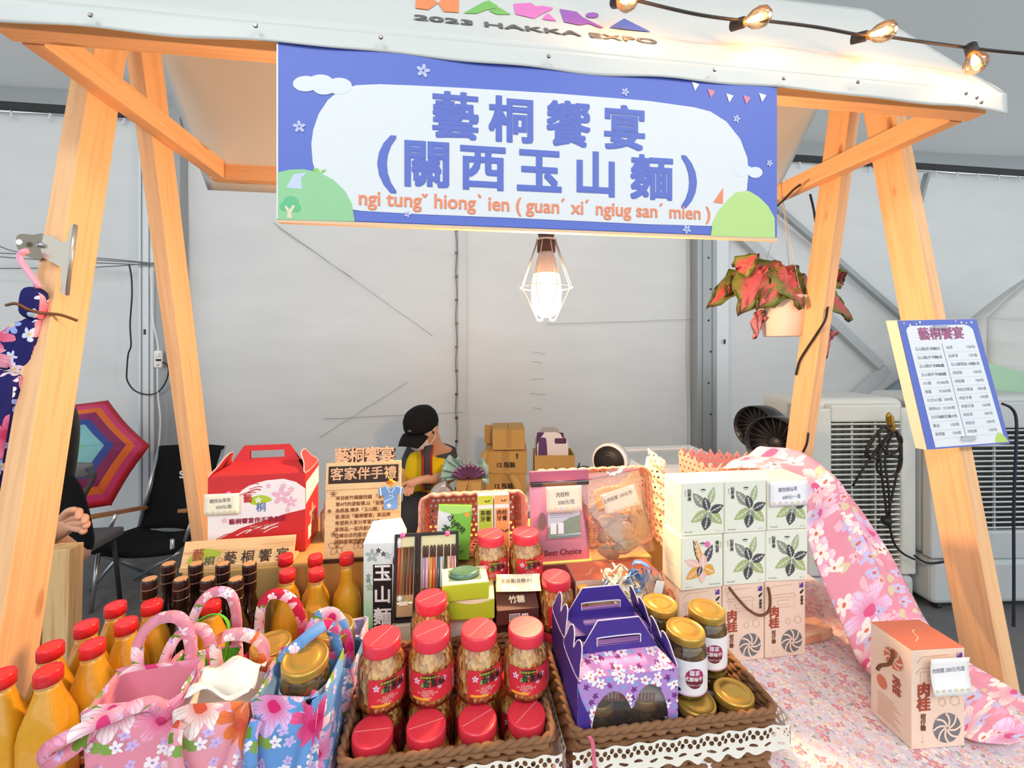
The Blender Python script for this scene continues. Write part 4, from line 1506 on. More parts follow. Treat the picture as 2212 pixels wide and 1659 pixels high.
# cap: crown and brim
capc = MB()
for j in range(7):
    pass
prof = [(0.112, 0.015), (0.113, 0.04), (0.107, 0.075), (0.088, 0.108), (0.055, 0.128), (0.02, 0.136), (0.004, 0.141), (0.001, 0.142)]
cap = MB().lathe(prof, 24, HM, caps=False, sq=lambda r, a, z: (r * cos(a) * 0.95, r * sin(a) * 1.08)).build('cap', plain('#17181a', 0.85, spec=0.2), man, solid=0.003)
brm = MB().grid(lambda u, v: HM @ Vector(((u - .5) * 0.19 * (1 - 0.25 * v * v), -0.085 - 0.125 * v * (1 - 0.9 * (u - .5) ** 2), 0.022 - 0.02 * v - 0.12 * (u - .5) ** 2)), 12, 6)
brm.build('brim', plain('#17181a', 0.85, spec=0.2), cap, solid=0.004)
tcap = text(cap, '/////', 0.02, HM @ Vector((-0.0, -0.126, 0.055)), HM.to_euler(), WHITE)
tcap.rotation_euler = (HM @ Matrix.Rotation(pi / 2, 4, 'X')).to_euler()
mk = MB().grid(lambda u, v: HM @ Vector(((u - .5) * 0.15, -0.098 - 0.022 * sin(pi * u) * (0.6 + 0.4 * sin(pi * v)) + 0.06 * abs(u - .5) ** 1.5, -0.012 - 0.098 * v)), 12, 8)
mask = mk.build('face_mask', plain('#ece8ee', 0.85), man, solid=0.002)
for s_ in (-1, 1):
    MB().tube(smoothpath([HM @ Vector((s_ * 0.072, -0.075, -0.015)), HM @ Vector((s_ * 0.094, -0.03, 0.0)), HM @ Vector((s_ * 0.092, 0.015, -0.01)), HM @ Vector((s_ * 0.09, -0.02, -0.06)), HM @ Vector((s_ * 0.07, -0.07, -0.085))], 4), 0.0025, 6).build('ear_loop', WHITE, mask)
    MB().lathe([(0.004, -0.01), (0.024, -0.006), (0.030, 0.0), (0.022, 0.006), (0.006, 0.004)], 12, HM @ Matrix.Translation((s_ * 0.090, 0.012, -0.02)) @ Matrix.Rotation(s_ * pi / 2, 4, 'Y')).build('ear', M_SKIN, man)
    MB().lathe([(0.001, -0.003), (0.010, 0), (0.001, 0.003)], 10, HM @ Matrix.Translation((s_ * 0.032, -0.089, 0.004)) @ VERT).build('eye', INK, man)
    MB().box((s_ * 0.033, -0.09, 0.02), (0.032, 0.008, 0.005), HM).build('eyebrow', M_HAIR, man)
hairm = MB().lathe([(0.090, -0.045), (0.098, -0.02), (0.103, 0.012), (0.103, 0.03)], 24, HM, caps=False, sq=lambda r, a, z: (r * cos(a) * 0.95, r * sin(a) * 1.06 + 0.012) if sin(a) > -0.15 else (r * cos(a) * 0.88, r * sin(a) * 0.6 + 0.012))
hairm.build('short_hair', M_HAIR, man)
stp = skel['hip'][0]
ms = thing('plastic_stool', 'low dark plastic stool under the man in the yellow vest', 'stool', mo + Vector((stp.x, stp.y + 0.02, 0)))
zs = stp.z - 0.14
MB().lathe([(0.15, zs - 0.03), (0.16, zs - 0.02), (0.16, zs - 0.006), (0.15, zs)], 20).build('seat', plain('#44464a', 0.5), ms)
for a in range(4):
    t = pi / 4 + a * pi / 2
    MB().tube([(0.11 * cos(t), 0.11 * sin(t), zs - 0.03), (0.15 * cos(t), 0.15 * sin(t), 0)], 0.016, 8).build('leg', plain('#44464a', 0.5), ms)
# ================================================================== right side: coolers, fans, plant, menu, parasol
M_COOL = plain('#d9dad3', 0.4, var=0.04, scale=6)
M_COOLD = plain('#c3c8c8', 0.4, var=0.05, scale=6)


def make_cooler(name, label, xl, xr, dpt, ztop, ox0, ox1, oz0, oz1, nsl, colr, seedv, base_h=0.28):
    """portable evaporative cooler: tank, housing, louvre of single slats; front face towards the camera side"""
    a = at(xl, 1000, d=dpt)
    b2 = at(xr, 1000, d=dpt)
    w = (b2 - a).length
    t = thing(name, label, 'air cooler', ((a.x + b2.x) / 2, (a.y + b2.y) / 2, 0), -TH + 0.04)
    D = 0.44
    zb = base_h
    MB().box((0, D / 2, 0.05 + (zb - 0.05) / 2), (w * 0.98, D, zb - 0.05)).build('water_tank', M_COOLD, t, bevel=0.03, seg=3)
    hs = MB()
    # housing with an open louvre window: frame built from four bars and a dark back
    x0, x1 = ox0 * w - w / 2, ox1 * w - w / 2
    H_ = ztop - zb
    MB().box((0, D / 2 + 0.03, zb + H_ / 2), (w, D - 0.06, H_)).build('housing', colr, t, bevel=0.05, seg=4)
    for nm, c_, s_ in (('front_frame', ((-w / 2 + x0) / 2, 0.03, zb + H_ * 0.48), (x0 + w / 2, 0.06, H_ * 0.94)),
                       ('front_frame', ((w / 2 + x1) / 2, 0.03, zb + H_ * 0.48), (w / 2 - x1, 0.06, H_ * 0.94)),
                       ('front_frame', ((x0 + x1) / 2, 0.03, (oz1 + ztop - 0.03) / 2), (x1 - x0, 0.06, ztop - 0.03 - oz1)),
                       ('front_frame', ((x0 + x1) / 2, 0.03, (zb + oz0) / 2), (x1 - x0, 0.06, oz0 - zb))):
        MB().box(c_, s_).build(nm, colr, t, bevel=0.012, seg=3)
    MB().box(((x0 + x1) / 2, 0.062, (oz0 + oz1) / 2), (x1 - x0, 0.004, oz1 - oz0)).build('dark_filter', plain('#241f1f', 0.8), t)
    slat = MB().box((0, 0, 0), (x1 - x0 - 0.004, 0.022, 0.008), Matrix.Rotation(R(-25), 4, 'X'))
    me = None
    for k in range(nsl):
        z = oz0 + (k + 0.5) * (oz1 - oz0) / nsl
        if me is None:
            ob = slat.build('slat', colr, t, ((x0 + x1) / 2, 0.018, z))
            me = ob.data
        else:
            ob = bpy.data.objects.new('slat', me)
            COL.objects.link(ob)
            ob.parent = t
            ob.location = ((x0 + x1) / 2, 0.018, z)
    for f_ in (0.34, 0.68):
        MB().box((x0 + (x1 - x0) * f_, 0.03, (oz0 + oz1) / 2), (0.008, 0.01, oz1 - oz0)).build('rib', colr, t)
    MB().box((-w * 0.42, D / 2 - 0.12, ztop + 0.0), (0.05, 0.09, 0.006)).build('sticker', plain('#b9bfb8', 0.4), t)
    MB().box((-w / 2 - 0.001, D / 2 - 0.1, ztop - 0.07), (0.004, 0.10, 0.06)).build('sticker', plain('#b4bbb6', 0.4), t)
    for sx_ in (-1, 1):
        for sy_ in (0.06, D - 0.06):
            MB().lathe([(0.025, -0.014), (0.025, 0.014)], 14, Matrix.Translation((sx_ * w * 0.4, sy_, 0.026)) @ Matrix.Rotation(pi / 2, 4, 'Y')).build('caster', M_DARK, t)
    t['w'] = w
    return t


c1 = make_cooler('evaporative_cooler', 'beige evaporative cooler with louvred front and a bundle of black cord hung on it', 1742, 1985, 2.45, 1.20, 0.22, 0.86, 0.20, 1.07, 30, M_COOL, 1, 0.18)
c2r = make_cooler('evaporative_cooler', 'grey evaporative cooler at the right edge behind the stall leg', 2006, 2346, 2.42, 1.22, 0.20, 0.94, 0.46, 1.04, 20, M_COOLD, 2, 0.30)
# cord bundle with a yellow hook
hk0 = at(1922, 905, d=2.40)
cb = thing('cord_bundle', 'tangled bundle of black cord on a brass hook at the beige cooler', 'cord', hk0)
rn = random.Random(5)


def cpx(pts, d=2.38):
    return [at(x, y, d=d + 0.01 * rn.uniform(-1, 1)) - hk0 for x, y in pts]


for pts in ([(1930, 935), (1905, 925), (1880, 960), (1870, 985), (1890, 982), (1910, 950), (1935, 930)], [(1930, 930), (1945, 950), (1946, 985), (1925, 985), (1905, 965), (1900, 930), (1925, 920)],
            [(1925, 930), (1905, 960), (1902, 1000), (1912, 1080), (1918, 1120), (1925, 1080), (1938, 1020), (1945, 970), (1935, 935)], [(1940, 935), (1948, 990), (1940, 1020), (1915, 1030), (1895, 1015), (1900, 975), (1922, 940)],
            [(1900, 960), (1880, 990), (1860, 1020), (1842, 1050)], [(1918, 1115), (1930, 1170), (1950, 1195), (1975, 1208)], [(1930, 935), (1918, 960), (1912, 1000), (1920, 1060), (1922, 1130)],
            [(1885, 945), (1872, 970), (1885, 990), (1912, 985), (1938, 975), (1948, 950), (1935, 930)]):
    MB().tube(smoothpath(cpx(pts), 5), 0.006, 6).build('cord_loop', plain('#241d1f', 0.55), cb)
MB().tube(smoothpath(cpx([(1922, 893), (1918, 900), (1920, 915), (1930, 932), (1928, 915), (1926, 898)]), 4), 0.010, 8).build('brass_hook', plain('#b08b3c', 0.35, 0.6), cb)
MB().lathe([(0.02, -0.02), (0.028, 0), (0.02, 0.02)], 10, Matrix.Translation(at(1915, 1125, d=2.37) - hk0)).build('plug', M_CABLE, cb)
lk = [at(x, y, d=2.40) for x, y in ((1975, 1200), (2000, 1215), (2030, 1215), (2075, 1205))]
tag(MB().tube([p - lk[0] for p in smoothpath(lk)], 0.006, 6).build('hose', M_CABLE, None, lk[0]), 'thin black hose joining the two coolers', 'hose')
pp = [at(x, y, d=2.3) for x, y in ((2165, 872), (2185, 882), (2195, 905), (2195, 960), (2190, 1100), (2190, 1300), (2188, 1660))]
tag(MB().tube([p - pp[0] for p in smoothpath(pp)], 0.007, 6).build('black_cable', plain('#2a2740', 0.55), None, pp[0]), 'thick dark cable hanging down past the price list board on the grey cooler', 'cable')

# black twin fans on a stand
M_BLKP = plain('#1b1b1d', 0.35, var=0.1, coat=0.2)


def black_fan(name, label, px, py, d, r, aim):
    c = at(px, py, d=d)
    t = thing(name, label, 'fan', (c.x, c.y, 0))
    zc = c.z
    Qm = Matrix.Translation((0, 0, zc)) @ Vector(aim).normalized().to_track_quat('Z', 'Y').to_matrix().to_4x4()
    MB().lathe([(r * 0.86, -0.10), (r, -0.06), (r * 1.02, 0.05), (r * 0.98, 0.055), (r * 0.96, 0.0), (r * 0.7, -0.03), (r * 0.25, -0.04), (0.001, -0.04)], 28, Qm, caps=False).build('housing', M_BLKP, t)
    MB().lathe([(r * 0.28, 0.0), (r * 0.28, 0.02), (r * 0.2, 0.03), (0.001, 0.032)], 20, Qm).build('hub', plain('#2d2d30', 0.4), t)
    g = MB()
    for i in range(20):
        a = 2 * pi * i / 20
        g.tube([Qm @ Vector((r * 0.25 * cos(a), r * 0.25 * sin(a), 0.03)), Qm @ Vector((r * 0.97 * cos(a + 0.35), r * 0.97 * sin(a + 0.35), 0.045))], 0.0022, 5)
    g.build('grille', plain('#343438', 0.4), t)
    bk = MB()
    for i in range(14):
        a = 2 * pi * i / 14
        bk.tube([Qm @ Vector((r * 0.92 * cos(a), r * 0.92 * sin(a), -0.05)), Qm @ Vector((r * 0.8 * cos(a), r * 0.8 * sin(a), -0.11)), Qm @ Vector((r * 0.3 * cos(a), r * 0.3 * sin(a), -0.14))], 0.003, 5)
    for q_ in (0.88, 0.6):
        bk.tube([Qm @ Vector((r * q_ * cos(2 * pi * i / 24), r * q_ * sin(2 * pi * i / 24), -0.08 - 0.05 * (0.88 - q_))) for i in range(24)], 0.003, 5, closed=True)
    bk.build('rear_grille', M_BLKP, t)
    MB().tube([(0, 0.02, zc - r), (0, 0.02, 0.03)], 0.016, 10).build('stand_pole', M_BLKP, t)
    MB().tube(smoothpath([Qm @ Vector((r * 1.0, 0, 0)), Vector((r * 0.9, 0.02, zc - r * 0.8)), Vector((0, 0.02, zc - r * 1.25))], 5), 0.012, 8).build('yoke', M_BLKP, t)
    MB().lathe([(0.11, 0.0), (0.11, 0.015), (0.05, 0.035), (0.02, 0.05)], 24).build('base', M_BLKP, t)


black_fan('stand_fan', 'black stand fan with its grille turned left, nearest to the tent post', 1640, 922, 2.34, 0.115, (-0.95, -0.35, 0.0))
black_fan('stand_fan', 'black stand fan in front of the other fan beside the rear right stall leg', 1678, 956, 2.06, 0.125, (-0.9, -0.5, 0.05))

# pale parasol at the right edge
pr_c = at(2330, 640, d=3.32)
pz = thing('white_parasol', 'pale parasol with a green leaf print at the right edge above the coolers', 'parasol', (pr_c.x, pr_c.y, 0.0))
M_PAR = tarp('parasol_cloth', (214, 217, 214), 0.2, 3, 0.6)
RP = 0.94
for k in range(8):
    a0, a1 = k * pi / 4 + 0.2, (k + 1) * pi / 4 + 0.2
    m = MB().grid(lambda u, v: Vector((RP * v * cos(a0 + (a1 - a0) * u), RP * v * sin(a0 + (a1 - a0) * u) * 0.3, 2.22 - 0.50 * v ** 1.4 - 0.03 * v * sin(pi * u))), 6, 8)
    m.build('panel', M_PAR, pz, solid=0.002)
    m = MB().grid(lambda u, v: Vector(((RP + 0.01) * cos(a0 + (a1 - a0) * u), (RP + 0.01) * sin(a0 + (a1 - a0) * u) * 0.3, 1.72 - 0.03 * sin(pi * u) - 0.55 * v)), 6, 3)
    m.build('side_curtain', M_PAR, pz, solid=0.002)
MB().tube([(0, 0, 0), (0, 0, 2.2)], 0.02, 10).build('pole', M_STEEL, pz)
MB().lathe([(0.20, 0.0), (0.20, 0.05), (0.04, 0.07)], 24).build('base', M_DARK, pz)
lm = MB()
lpn = [(2098, 780), (2140, 785), (2190, 800), (2240, 810), (2240, 850), (2190, 845), (2150, 848), (2110, 835)]
yl = pr_c.y - RP * 0.3 - 0.03
lm.add([at(x, y, Y=yl) - Vector(pz.location) for x, y in lpn], [tuple(range(len(lpn)))])
lm.build('leaf_print', plain('#a9cfae', 0.6), pz)

# hanging caladium
hp0 = at(1690, 690, d=1.69)
hz = at(1690, 727, d=1.69).z
cal = thing('hanging_plant', 'red and green caladium in a white pot hanging from the right side rail', 'plant', (hp0.x, hp0.y, hz))
PH = 0.155
MB().lathe([(0.062, 0.0), (0.068, 0.004), (0.084, 0.13), (0.092, PH - 0.012), (0.096, PH - 0.010), (0.097, PH), (0.089, PH), (0.083, 0.14), (0.02, 0.135)], 28, caps=False).build('pot', plain('#f1e4d8', 0.4), cal)
MB().lathe([(0.001, 0.001), (0.066, 0.0), (0.068, 0.012), (0.067, 0.016)], 28, caps=False).build('saucer', plain('#ecdccf', 0.4), cal)
MB().lathe([(0.083, 0.13), (0.04, 0.137), (0.001, 0.138)], 20, caps=False).build('soil', plain('#4a3527', 0.9), cal)
railp = at(1692, 425, X=XR - 0.02)
railp.z = 2.085
top_ = railp - Vector(cal.location)
for k in range(3):
    a = 0.5 + k * 2 * pi / 3
    MB().tube([(0.092 * cos(a), 0.092 * sin(a), PH), Vector((top_.x, top_.y, top_.z - 0.02))], 0.0013, 5).build('cord', plain('#e9ddcb', 0.7), cal)
MB().tube([(top_.x + 0.03 * cos(t), top_.y, top_.z + 0.03 + 0.045 * sin(t)) for t in [2 * pi * i / 16 for i in range(16)]], 0.002, 5, closed=True).build('cord_loop', plain('#e9ddcb', 0.7), cal)


def caladium():
    m, nt, b = newmat('caladium_leaf')
    setb(b, (190, 60, 70), 0.45)
    sp = nt.nodes.new('ShaderNodeSeparateXYZ')
    nt.links.new(coord(nt, 'UV'), sp.inputs[0])
    f = mathn(nt, 'ADD', sp.outputs[0], mathn(nt, 'MULTIPLY', mathn(nt, 'SUBTRACT', noise(nt, coord(nt, 'UV'), 9, 3), 0.5), 0.5))
    c = ramp(nt, f, [(0.0, (222, 96, 104)), (0.30, (204, 100, 96)), (0.48, (156, 122, 76)), (0.62, (126, 138, 62)), (0.9, (104, 112, 46)), (1.0, (96, 70, 44))], 'LINEAR')
    nt.links.new(c, b.inputs['Base Color'])
    return m


M_CAL = caladium()
M_CALD = plain('#cf7f84', 0.6, var=0.25, scale=30)


def cleaf(tip, root, nrm, W_, mat, stem=True, fold=0.25):
    """arrow-shaped leaf blade from its stalk point (root) to its tip"""
    root, tip = Vector(root), Vector(tip)
    ax_ = tip - root
    L = ax_.length
    ax_.normalize()
    n_ = Vector(nrm)
    n_ = (n_ - ax_ * n_.dot(ax_)).normalized()
    sd = ax_.cross(n_)
    prof_ = [(-0.28, .0, .10), (-0.20, .62, .05), (-0.05, .98, 0), (0.12, 1.0, 0), (0.32, .86, 0), (0.52, .66, 0), (0.72, .42, 0), (0.88, .19, 0), (1.0, 0.01, 0)]
    m = MB()
    vs, uv = [], []
    nu = 8
    for i, (t, w, _) in enumerate(prof_):
        for j in range(nu + 1):
            s = (j / nu - .5) * 2
            wv = 1 + 0.16 * sin(i * 2.4 + (3 if s > 0 else 0))
            tt = t if not (i == 0) else -0.28 + 0.34 * (1 - abs(s)) 
            y = s * w * wv * W_ / 2 if i else s * 0.45 * W_ / 2
            zz = -fold * abs(y) - 0.35 * L * max(0, t) ** 2 * 0.25 + 0.012 * sin(i * 1.7 + j * 2.1)
            vs.append(root + ax_ * (tt * L) + sd * y + n_ * zz)
            uv.append((abs(s) * 0.85 + max(0, t - 0.5) * 0.5, t))
    fs = [(i * (nu + 1) + j, i * (nu + 1) + j + 1, (i + 1) * (nu + 1) + j + 1, (i + 1) * (nu + 1) + j) for i in range(len(prof_) - 1) for j in range(nu)]
    m.add(vs, fs, True)
    m.build('leaf', mat, cal, uvf=lambda co, vi: uv[vi], solid=0.001)
    if stem:
        MB().tube(smoothpath([Vector((root.x * 0.15, root.y * 0.15, 0.135)), Vector((root.x * 0.55, root.y * 0.5, (root.z + 0.135) / 2 + 0.03)), root], 5), 0.0028, 6).build('stalk', plain('#5a3038', 0.5), cal)


def cl_(px, py, dd=0.0):
    return at(px, py, d=1.69 + dd) - Vector(cal.location)


for tip, root, nrm, w in (((1528, 660), (1600, 600), (-0.3, -0.8, 0.5), .085), ((1640, 548), (1600, 578), (-0.1, -0.9, 0.3), .07), ((1568, 640), (1590, 608), (0, -1, 0.2), .045),
                          ((1600, 678), (1640, 590), (-0.2, -0.9, 0.35), .125), ((1640, 665), (1690, 588), (-0.15, -0.9, 0.4), .15), ((1738, 665), (1708, 588), (0.15, -0.9, 0.4), .145),
                          ((1765, 640), (1735, 600), (0.3, -0.8, 0.5), .11), ((1845, 690), (1788, 625), (0.3, -0.85, 0.3), .135), ((1800, 562), (1815, 605), (0.3, -0.8, 0.2), .085), ((1830, 588), (1800, 600), (0.2, -0.9, 0.2), .07),
                          ((1640, 640), (1660, 625), (0, -1, .3), .05)):
    fr_ = -0.075 if 1600 <= tip[0] < 1750 else (0.14 if tip[0] > 1750 else 0.0)
    cleaf(cl_(*tip, fr_ - 0.04), cl_(*root, fr_), nrm, w * 1.3, M_CAL)
for tip, root, w in (((1632, 732), (1646, 682), .05), ((1655, 690), (1648, 684), .03), ((1785, 775), (1790, 722), .065), ((1812, 716), (1795, 725), .035)):
    cleaf(cl_(*tip, -0.03), cl_(*root, -0.02), (0, -1, 0.1), w, M_CALD, False, 0.8)
MB().tube(smoothpath([cl_(1770, 690, 0), cl_(1782, 705, -0.01), cl_(1790, 722, -0.02)], 4), 0.002, 5).build('stalk', plain('#8a6b58', 0.6), cal)
MB().tube(smoothpath([cl_(1665, 655, -0.06), cl_(1652, 668, -0.05), cl_(1646, 684, -0.03)], 4), 0.002, 5).build('stalk', plain('#8a6b58', 0.6), cal)

# lamp cord that winds down the rear right leg
lc = [at(1672, 450, Y=1.55), at(1690, 435, Y=1.45), at(1712, 412, Y=1.40), at(1730, 398, Y=1.38)]
tag(MB().tube([p - lc[0] for p in smoothpath(lc)], 0.004, 7).build('lamp_cable', M_CABLE, None, lc[0]), 'black cable lying over the right side rail', 'cable')
lc = [at(1750, 420, X=XR + 0.03), at(1757, 450, X=XR + 0.03), at(1763, 488, X=XR + 0.06)]
tag(MB().tube([p - lc[0] for p in smoothpath(lc)], 0.004, 7).build('lamp_cable', M_CABLE, None, lc[0]), 'black cable piece hanging behind the right side rail', 'cable')
XI = XR + 0.042 - 0.028
lc = [at(1788, 660, X=XI + 0.03), at(1783, 690, X=XI), at(1765, 720, X=XI), at(1745, 750, X=XI), at(1727, 780, X=XI), at(1719, 810, X=XI)]
tag(MB().tube([p - lc[0] for p in smoothpath(lc)], 0.004, 7).build('lamp_cable', M_CABLE, None, lc[0]), 'black cable wound round the middle of the rear right stall leg', 'cable')
lc = [at(1746, 935, X=XI), at(1742, 960, X=XI), at(1730, 985, X=XI), at(1718, 1010, X=XI)]
tag(MB().tube([p - lc[0] for p in smoothpath(lc)], 0.004, 7).build('lamp_cable', M_CABLE, None, lc[0]), 'black cable at the foot of the rear right stall leg above the boxes', 'cable')

# price list board on the front right leg
leg_dir = Vector((0, 1.263 - 0.665, 2.19)).normalized()
sgn_c = at(2057, 830, X=XR - 0.005) if False else None
SY = 0.935
tl, trr, bl, br = at(1937, 692, Y=SY), at(2108, 688, Y=SY), at(2002, 972, Y=SY), at(2181, 958, Y=SY)
ctr = (tl + trr + bl + br) / 4
ux = ((trr - tl) + (br - bl)).normalized()
uz = ((tl - bl) + (trr - br)).normalized()
SW, SH = ((trr - tl).length + (br - bl).length) / 2, ((tl - bl).length + (trr - br).length) / 2
mn = thing('price_list_board', 'blue-framed white price list board on the front right stall leg', 'sign', ctr)


def sp_(u, v, off=0.0):
    """u, v in 0..1 from the top-left corner of the slanted sheet"""
    a = tl.lerp(trr, u)
    b_ = bl.lerp(br, u)
    return a.lerp(b_, v) - ctr + Vector((0, -off, 0))


def spoly(pts, off, col, nm='print'):
    MB().add([sp_(u, v, off) for u, v in pts], [tuple(range(len(pts)))]).build(nm, plain(col, 0.45, var=0.01), mn)


bm_ = MB()
q = [sp_(0, 0), sp_(1, 0), sp_(1, 1), sp_(0, 1)]
bm_.add(q + [p + Vector((-0.006, 0.022, 0)) for p in q], [(0, 3, 2, 1), (4, 5, 6, 7), (0, 1, 5, 4), (1, 2, 6, 5), (2, 3, 7, 6), (3, 0, 4, 7)])
bm_.build('backing_board', plain('#eed9bd', 0.6), mn)
spoly([(0.003, .003), (.997, .003), (.997, .997), (.003, .997)], 0.001, '#6377cd', 'blue_sheet')
wp = [(0.08, .08), (0.10, .058), (0.14, .045), (.82, .045), (.88, .058), (.915, .085), (.945, .985), (.10, .985)]
spoly(wp, 0.0014, '#eef2f6', 'white_panel')
sh = (tl - bl)
ang_s = math.atan2((trr - tl).z, (trr - tl).x)
skew = Vector(((bl - tl).x, 0, (bl - tl).z))


def stext(s, u, v, size, col, bold=0.0, align='CENTER', sx=1.0):
    o = text(mn, s, size, sp_(u, v, 0.0019), (pi / 2, 0, 0), plain(col, 0.6, var=0), bold=bold, align=align, sx=sx)
    # lie in the slanted sheet: shear the glyphs along the sheet's own axes
    ex = (trr - tl).normalized()
    ez = (tl - bl).normalized()
    me = o.data.copy()
    o.data = me
    for vtx in me.vertices:
        x, y, z = vtx.co
        vtx.co = Vector(((ex * x + ez * y).x, (ex * x + ez * y).z, z))
    return o


stext('藝桐饗宴', 0.50, 0.115, 0.034, '#b06a92', 0.03)
vl = [(0.475, .185), (0.482, .185), (0.492, .91), (0.485, .91)]
spoly(vl, 0.0017, '#a590c4', 'rule')
rowsL = [('玉山麵(乾淨包)', '100/包'), ('玉山麵(伴手包)', '300/盒'), ('玉山麵伴手8包盒', '1200/盒'), ('玉山麵伴手5包盒', '1200/盒'), ('XO醬', '大200/瓶'), ('辣醬', '大200/瓶'), ('日式XO醬', '200/瓶'), ('植物XO', '大250/瓶'), ('古早味手工麵', '200元 150/瓶'), ('鵝油', '120/瓶'), ('香蔥醬', '150/瓶')]
rowsR = [('仙草', '150/包'), ('仙草茶', '150/盒'), ('玉山麵禮盒+肉桂', '500/盒'), ('肉桂粉', '150/包'), ('肉桂糖', '100/包'), ('肉桂皂精油', '200/盒'), ('肉桂牙膏', '150/條'), ('茶樹牙膏', '150/條'), ('肉桂茶', '100/包'), ('肉桂皂', '100/包'), ('肉桂棒', '150/包')]
for k in range(11):
    v = 0.225 + k * 0.066
    spoly([(0.115, v + .034), (.455, v + .034), (.455, v + .0365), (.115, v + .0365)], 0.0017, '#c9d0d8', 'rule')
    spoly([(0.505, v + .029), (.90, v + .029), (.90, v + .0315), (.505, v + .0315)], 0.0017, '#c9d0d8', 'rule')
    stext(rowsL[k][0], 0.13, v, 0.0098, '#7d818c', 0.0, 'LEFT')
    stext(rowsL[k][1], 0.445, v, 0.0098, '#7d818c', 0.0, 'RIGHT')
    stext(rowsR[k][0], 0.52, v - .004, 0.0098, '#7d818c', 0.0, 'LEFT')
    stext(rowsR[k][1], 0.885, v - .004, 0.0098, '#7d818c', 0.0, 'RIGHT')
spoly([(.82, .985), (.84, .94), (.88, .905), (.92, .91), (.96, .945), (.985, .985)], 0.0016, '#c0e072', 'hill_print')
for k, (u, v) in enumerate(((.07, .025), (.14, .04), (.22, .032), (.27, .02), (.72, .018), (.79, .03), (.85, .034), (.92, .03))):
    spoly([(u - .016, v - .008), (u + .016, v - .008), (u, v + .014)], 0.0017, '#eef1f2' if k % 2 else '#d9b7d2', 'bunting_print')
MB().box((0, 0, 0), (0.04, 0.006, 0.008)).build('clip_tab', thin_clear('clear_tab', (240, 244, 246), 0.4, 0.1, 0.3), mn, sp_(.5, .06, 0.004))
MB().box((0, 0, 0), (0.04, 0.006, 0.012)).build('clip_tab', thin_clear('clear_tab2', (240, 244, 246), 0.4, 0.1, 0.3), mn, sp_(.5, .93, 0.004))

# ================================================================== goods table
T = 0.80
M_CLOTH = fabric('small_floral_cloth', (234, 225, 230), [
    dict(scale=95, rad=.46, petals=2, cols=[(168, 174, 150), (200, 188, 208), (214, 202, 206)], centre=None, density=.6),
    dict(scale=58, rad=.52, petals=5, cols=[(247, 242, 242), (236, 180, 190), (250, 246, 244), (222, 140, 152), (244, 216, 220)], centre=(240, 222, 170), density=.95, inner=(232, 165, 178)),
    dict(scale=80, rad=.42, petals=5, cols=[(250, 243, 224), (248, 240, 243), (228, 216, 234)], centre=(236, 208, 130), density=.55)], base2=(222, 209, 220), weave=1200)
tbl = thing('display_table', 'goods table covered with a small-flowered pink and white cloth', 'table', (0.165, 0.90, 0))
TX0, TX1, TY0, TY1 = -0.75, 1.08, 0.53, 1.45
MB().box(((TX0 + TX1) / 2 - 0.165, (TY0 + TY1) / 2 - 0.90, T - 0.022), (TX1 - TX0, TY1 - TY0, 0.036)).build('tabletop', plain('#cfc8bf', 0.6), tbl)
tc_ = MB()
cw, cd = TX1 - TX0 + 0.004, TY1 - TY0 + 0.004
lx0, lx1, ly0, ly1 = TX0 - 0.167, TX1 - 0.163, TY0 - 0.902, TY1 - 0.898
tc_.add([(lx0, ly0, T), (lx1, ly0, T), (lx1, ly1, T), (lx0, ly1, T)], [(0, 1, 2, 3)])
def skirt(x0, y0, x1, y1, n):
    nx, ny = (y1 - y0), -(x1 - x0)
    l_ = math.hypot(nx, ny)
    nx, ny = nx / l_, ny / l_
    tc_.grid(lambda u, v: (x0 + (x1 - x0) * u + nx * 0.02 * v * sin(u * n * 2 * pi) , y0 + (y1 - y0) * u + ny * 0.02 * v * sin(u * n * 2 * pi), T - 0.55 * v), n * 6, 6)
skirt(lx0, ly0, lx1, ly0, 14)
skirt(lx1, ly0, lx1, ly1, 8)
skirt(lx0, ly1, lx0, ly0, 8)
tc_.build('tablecloth', M_CLOTH, tbl)
for sx_ in (TX0 + 0.1, TX1 - 0.1):
    for sy_ in (TY0 + 0.1, TY1 - 0.1):
        MB().tube([(sx_ - 0.165, sy_ - 0.90, T - 0.04), (sx_ - 0.165, sy_ - 0.90, 0)], 0.016, 8).build('leg', M_STEEL, tbl)

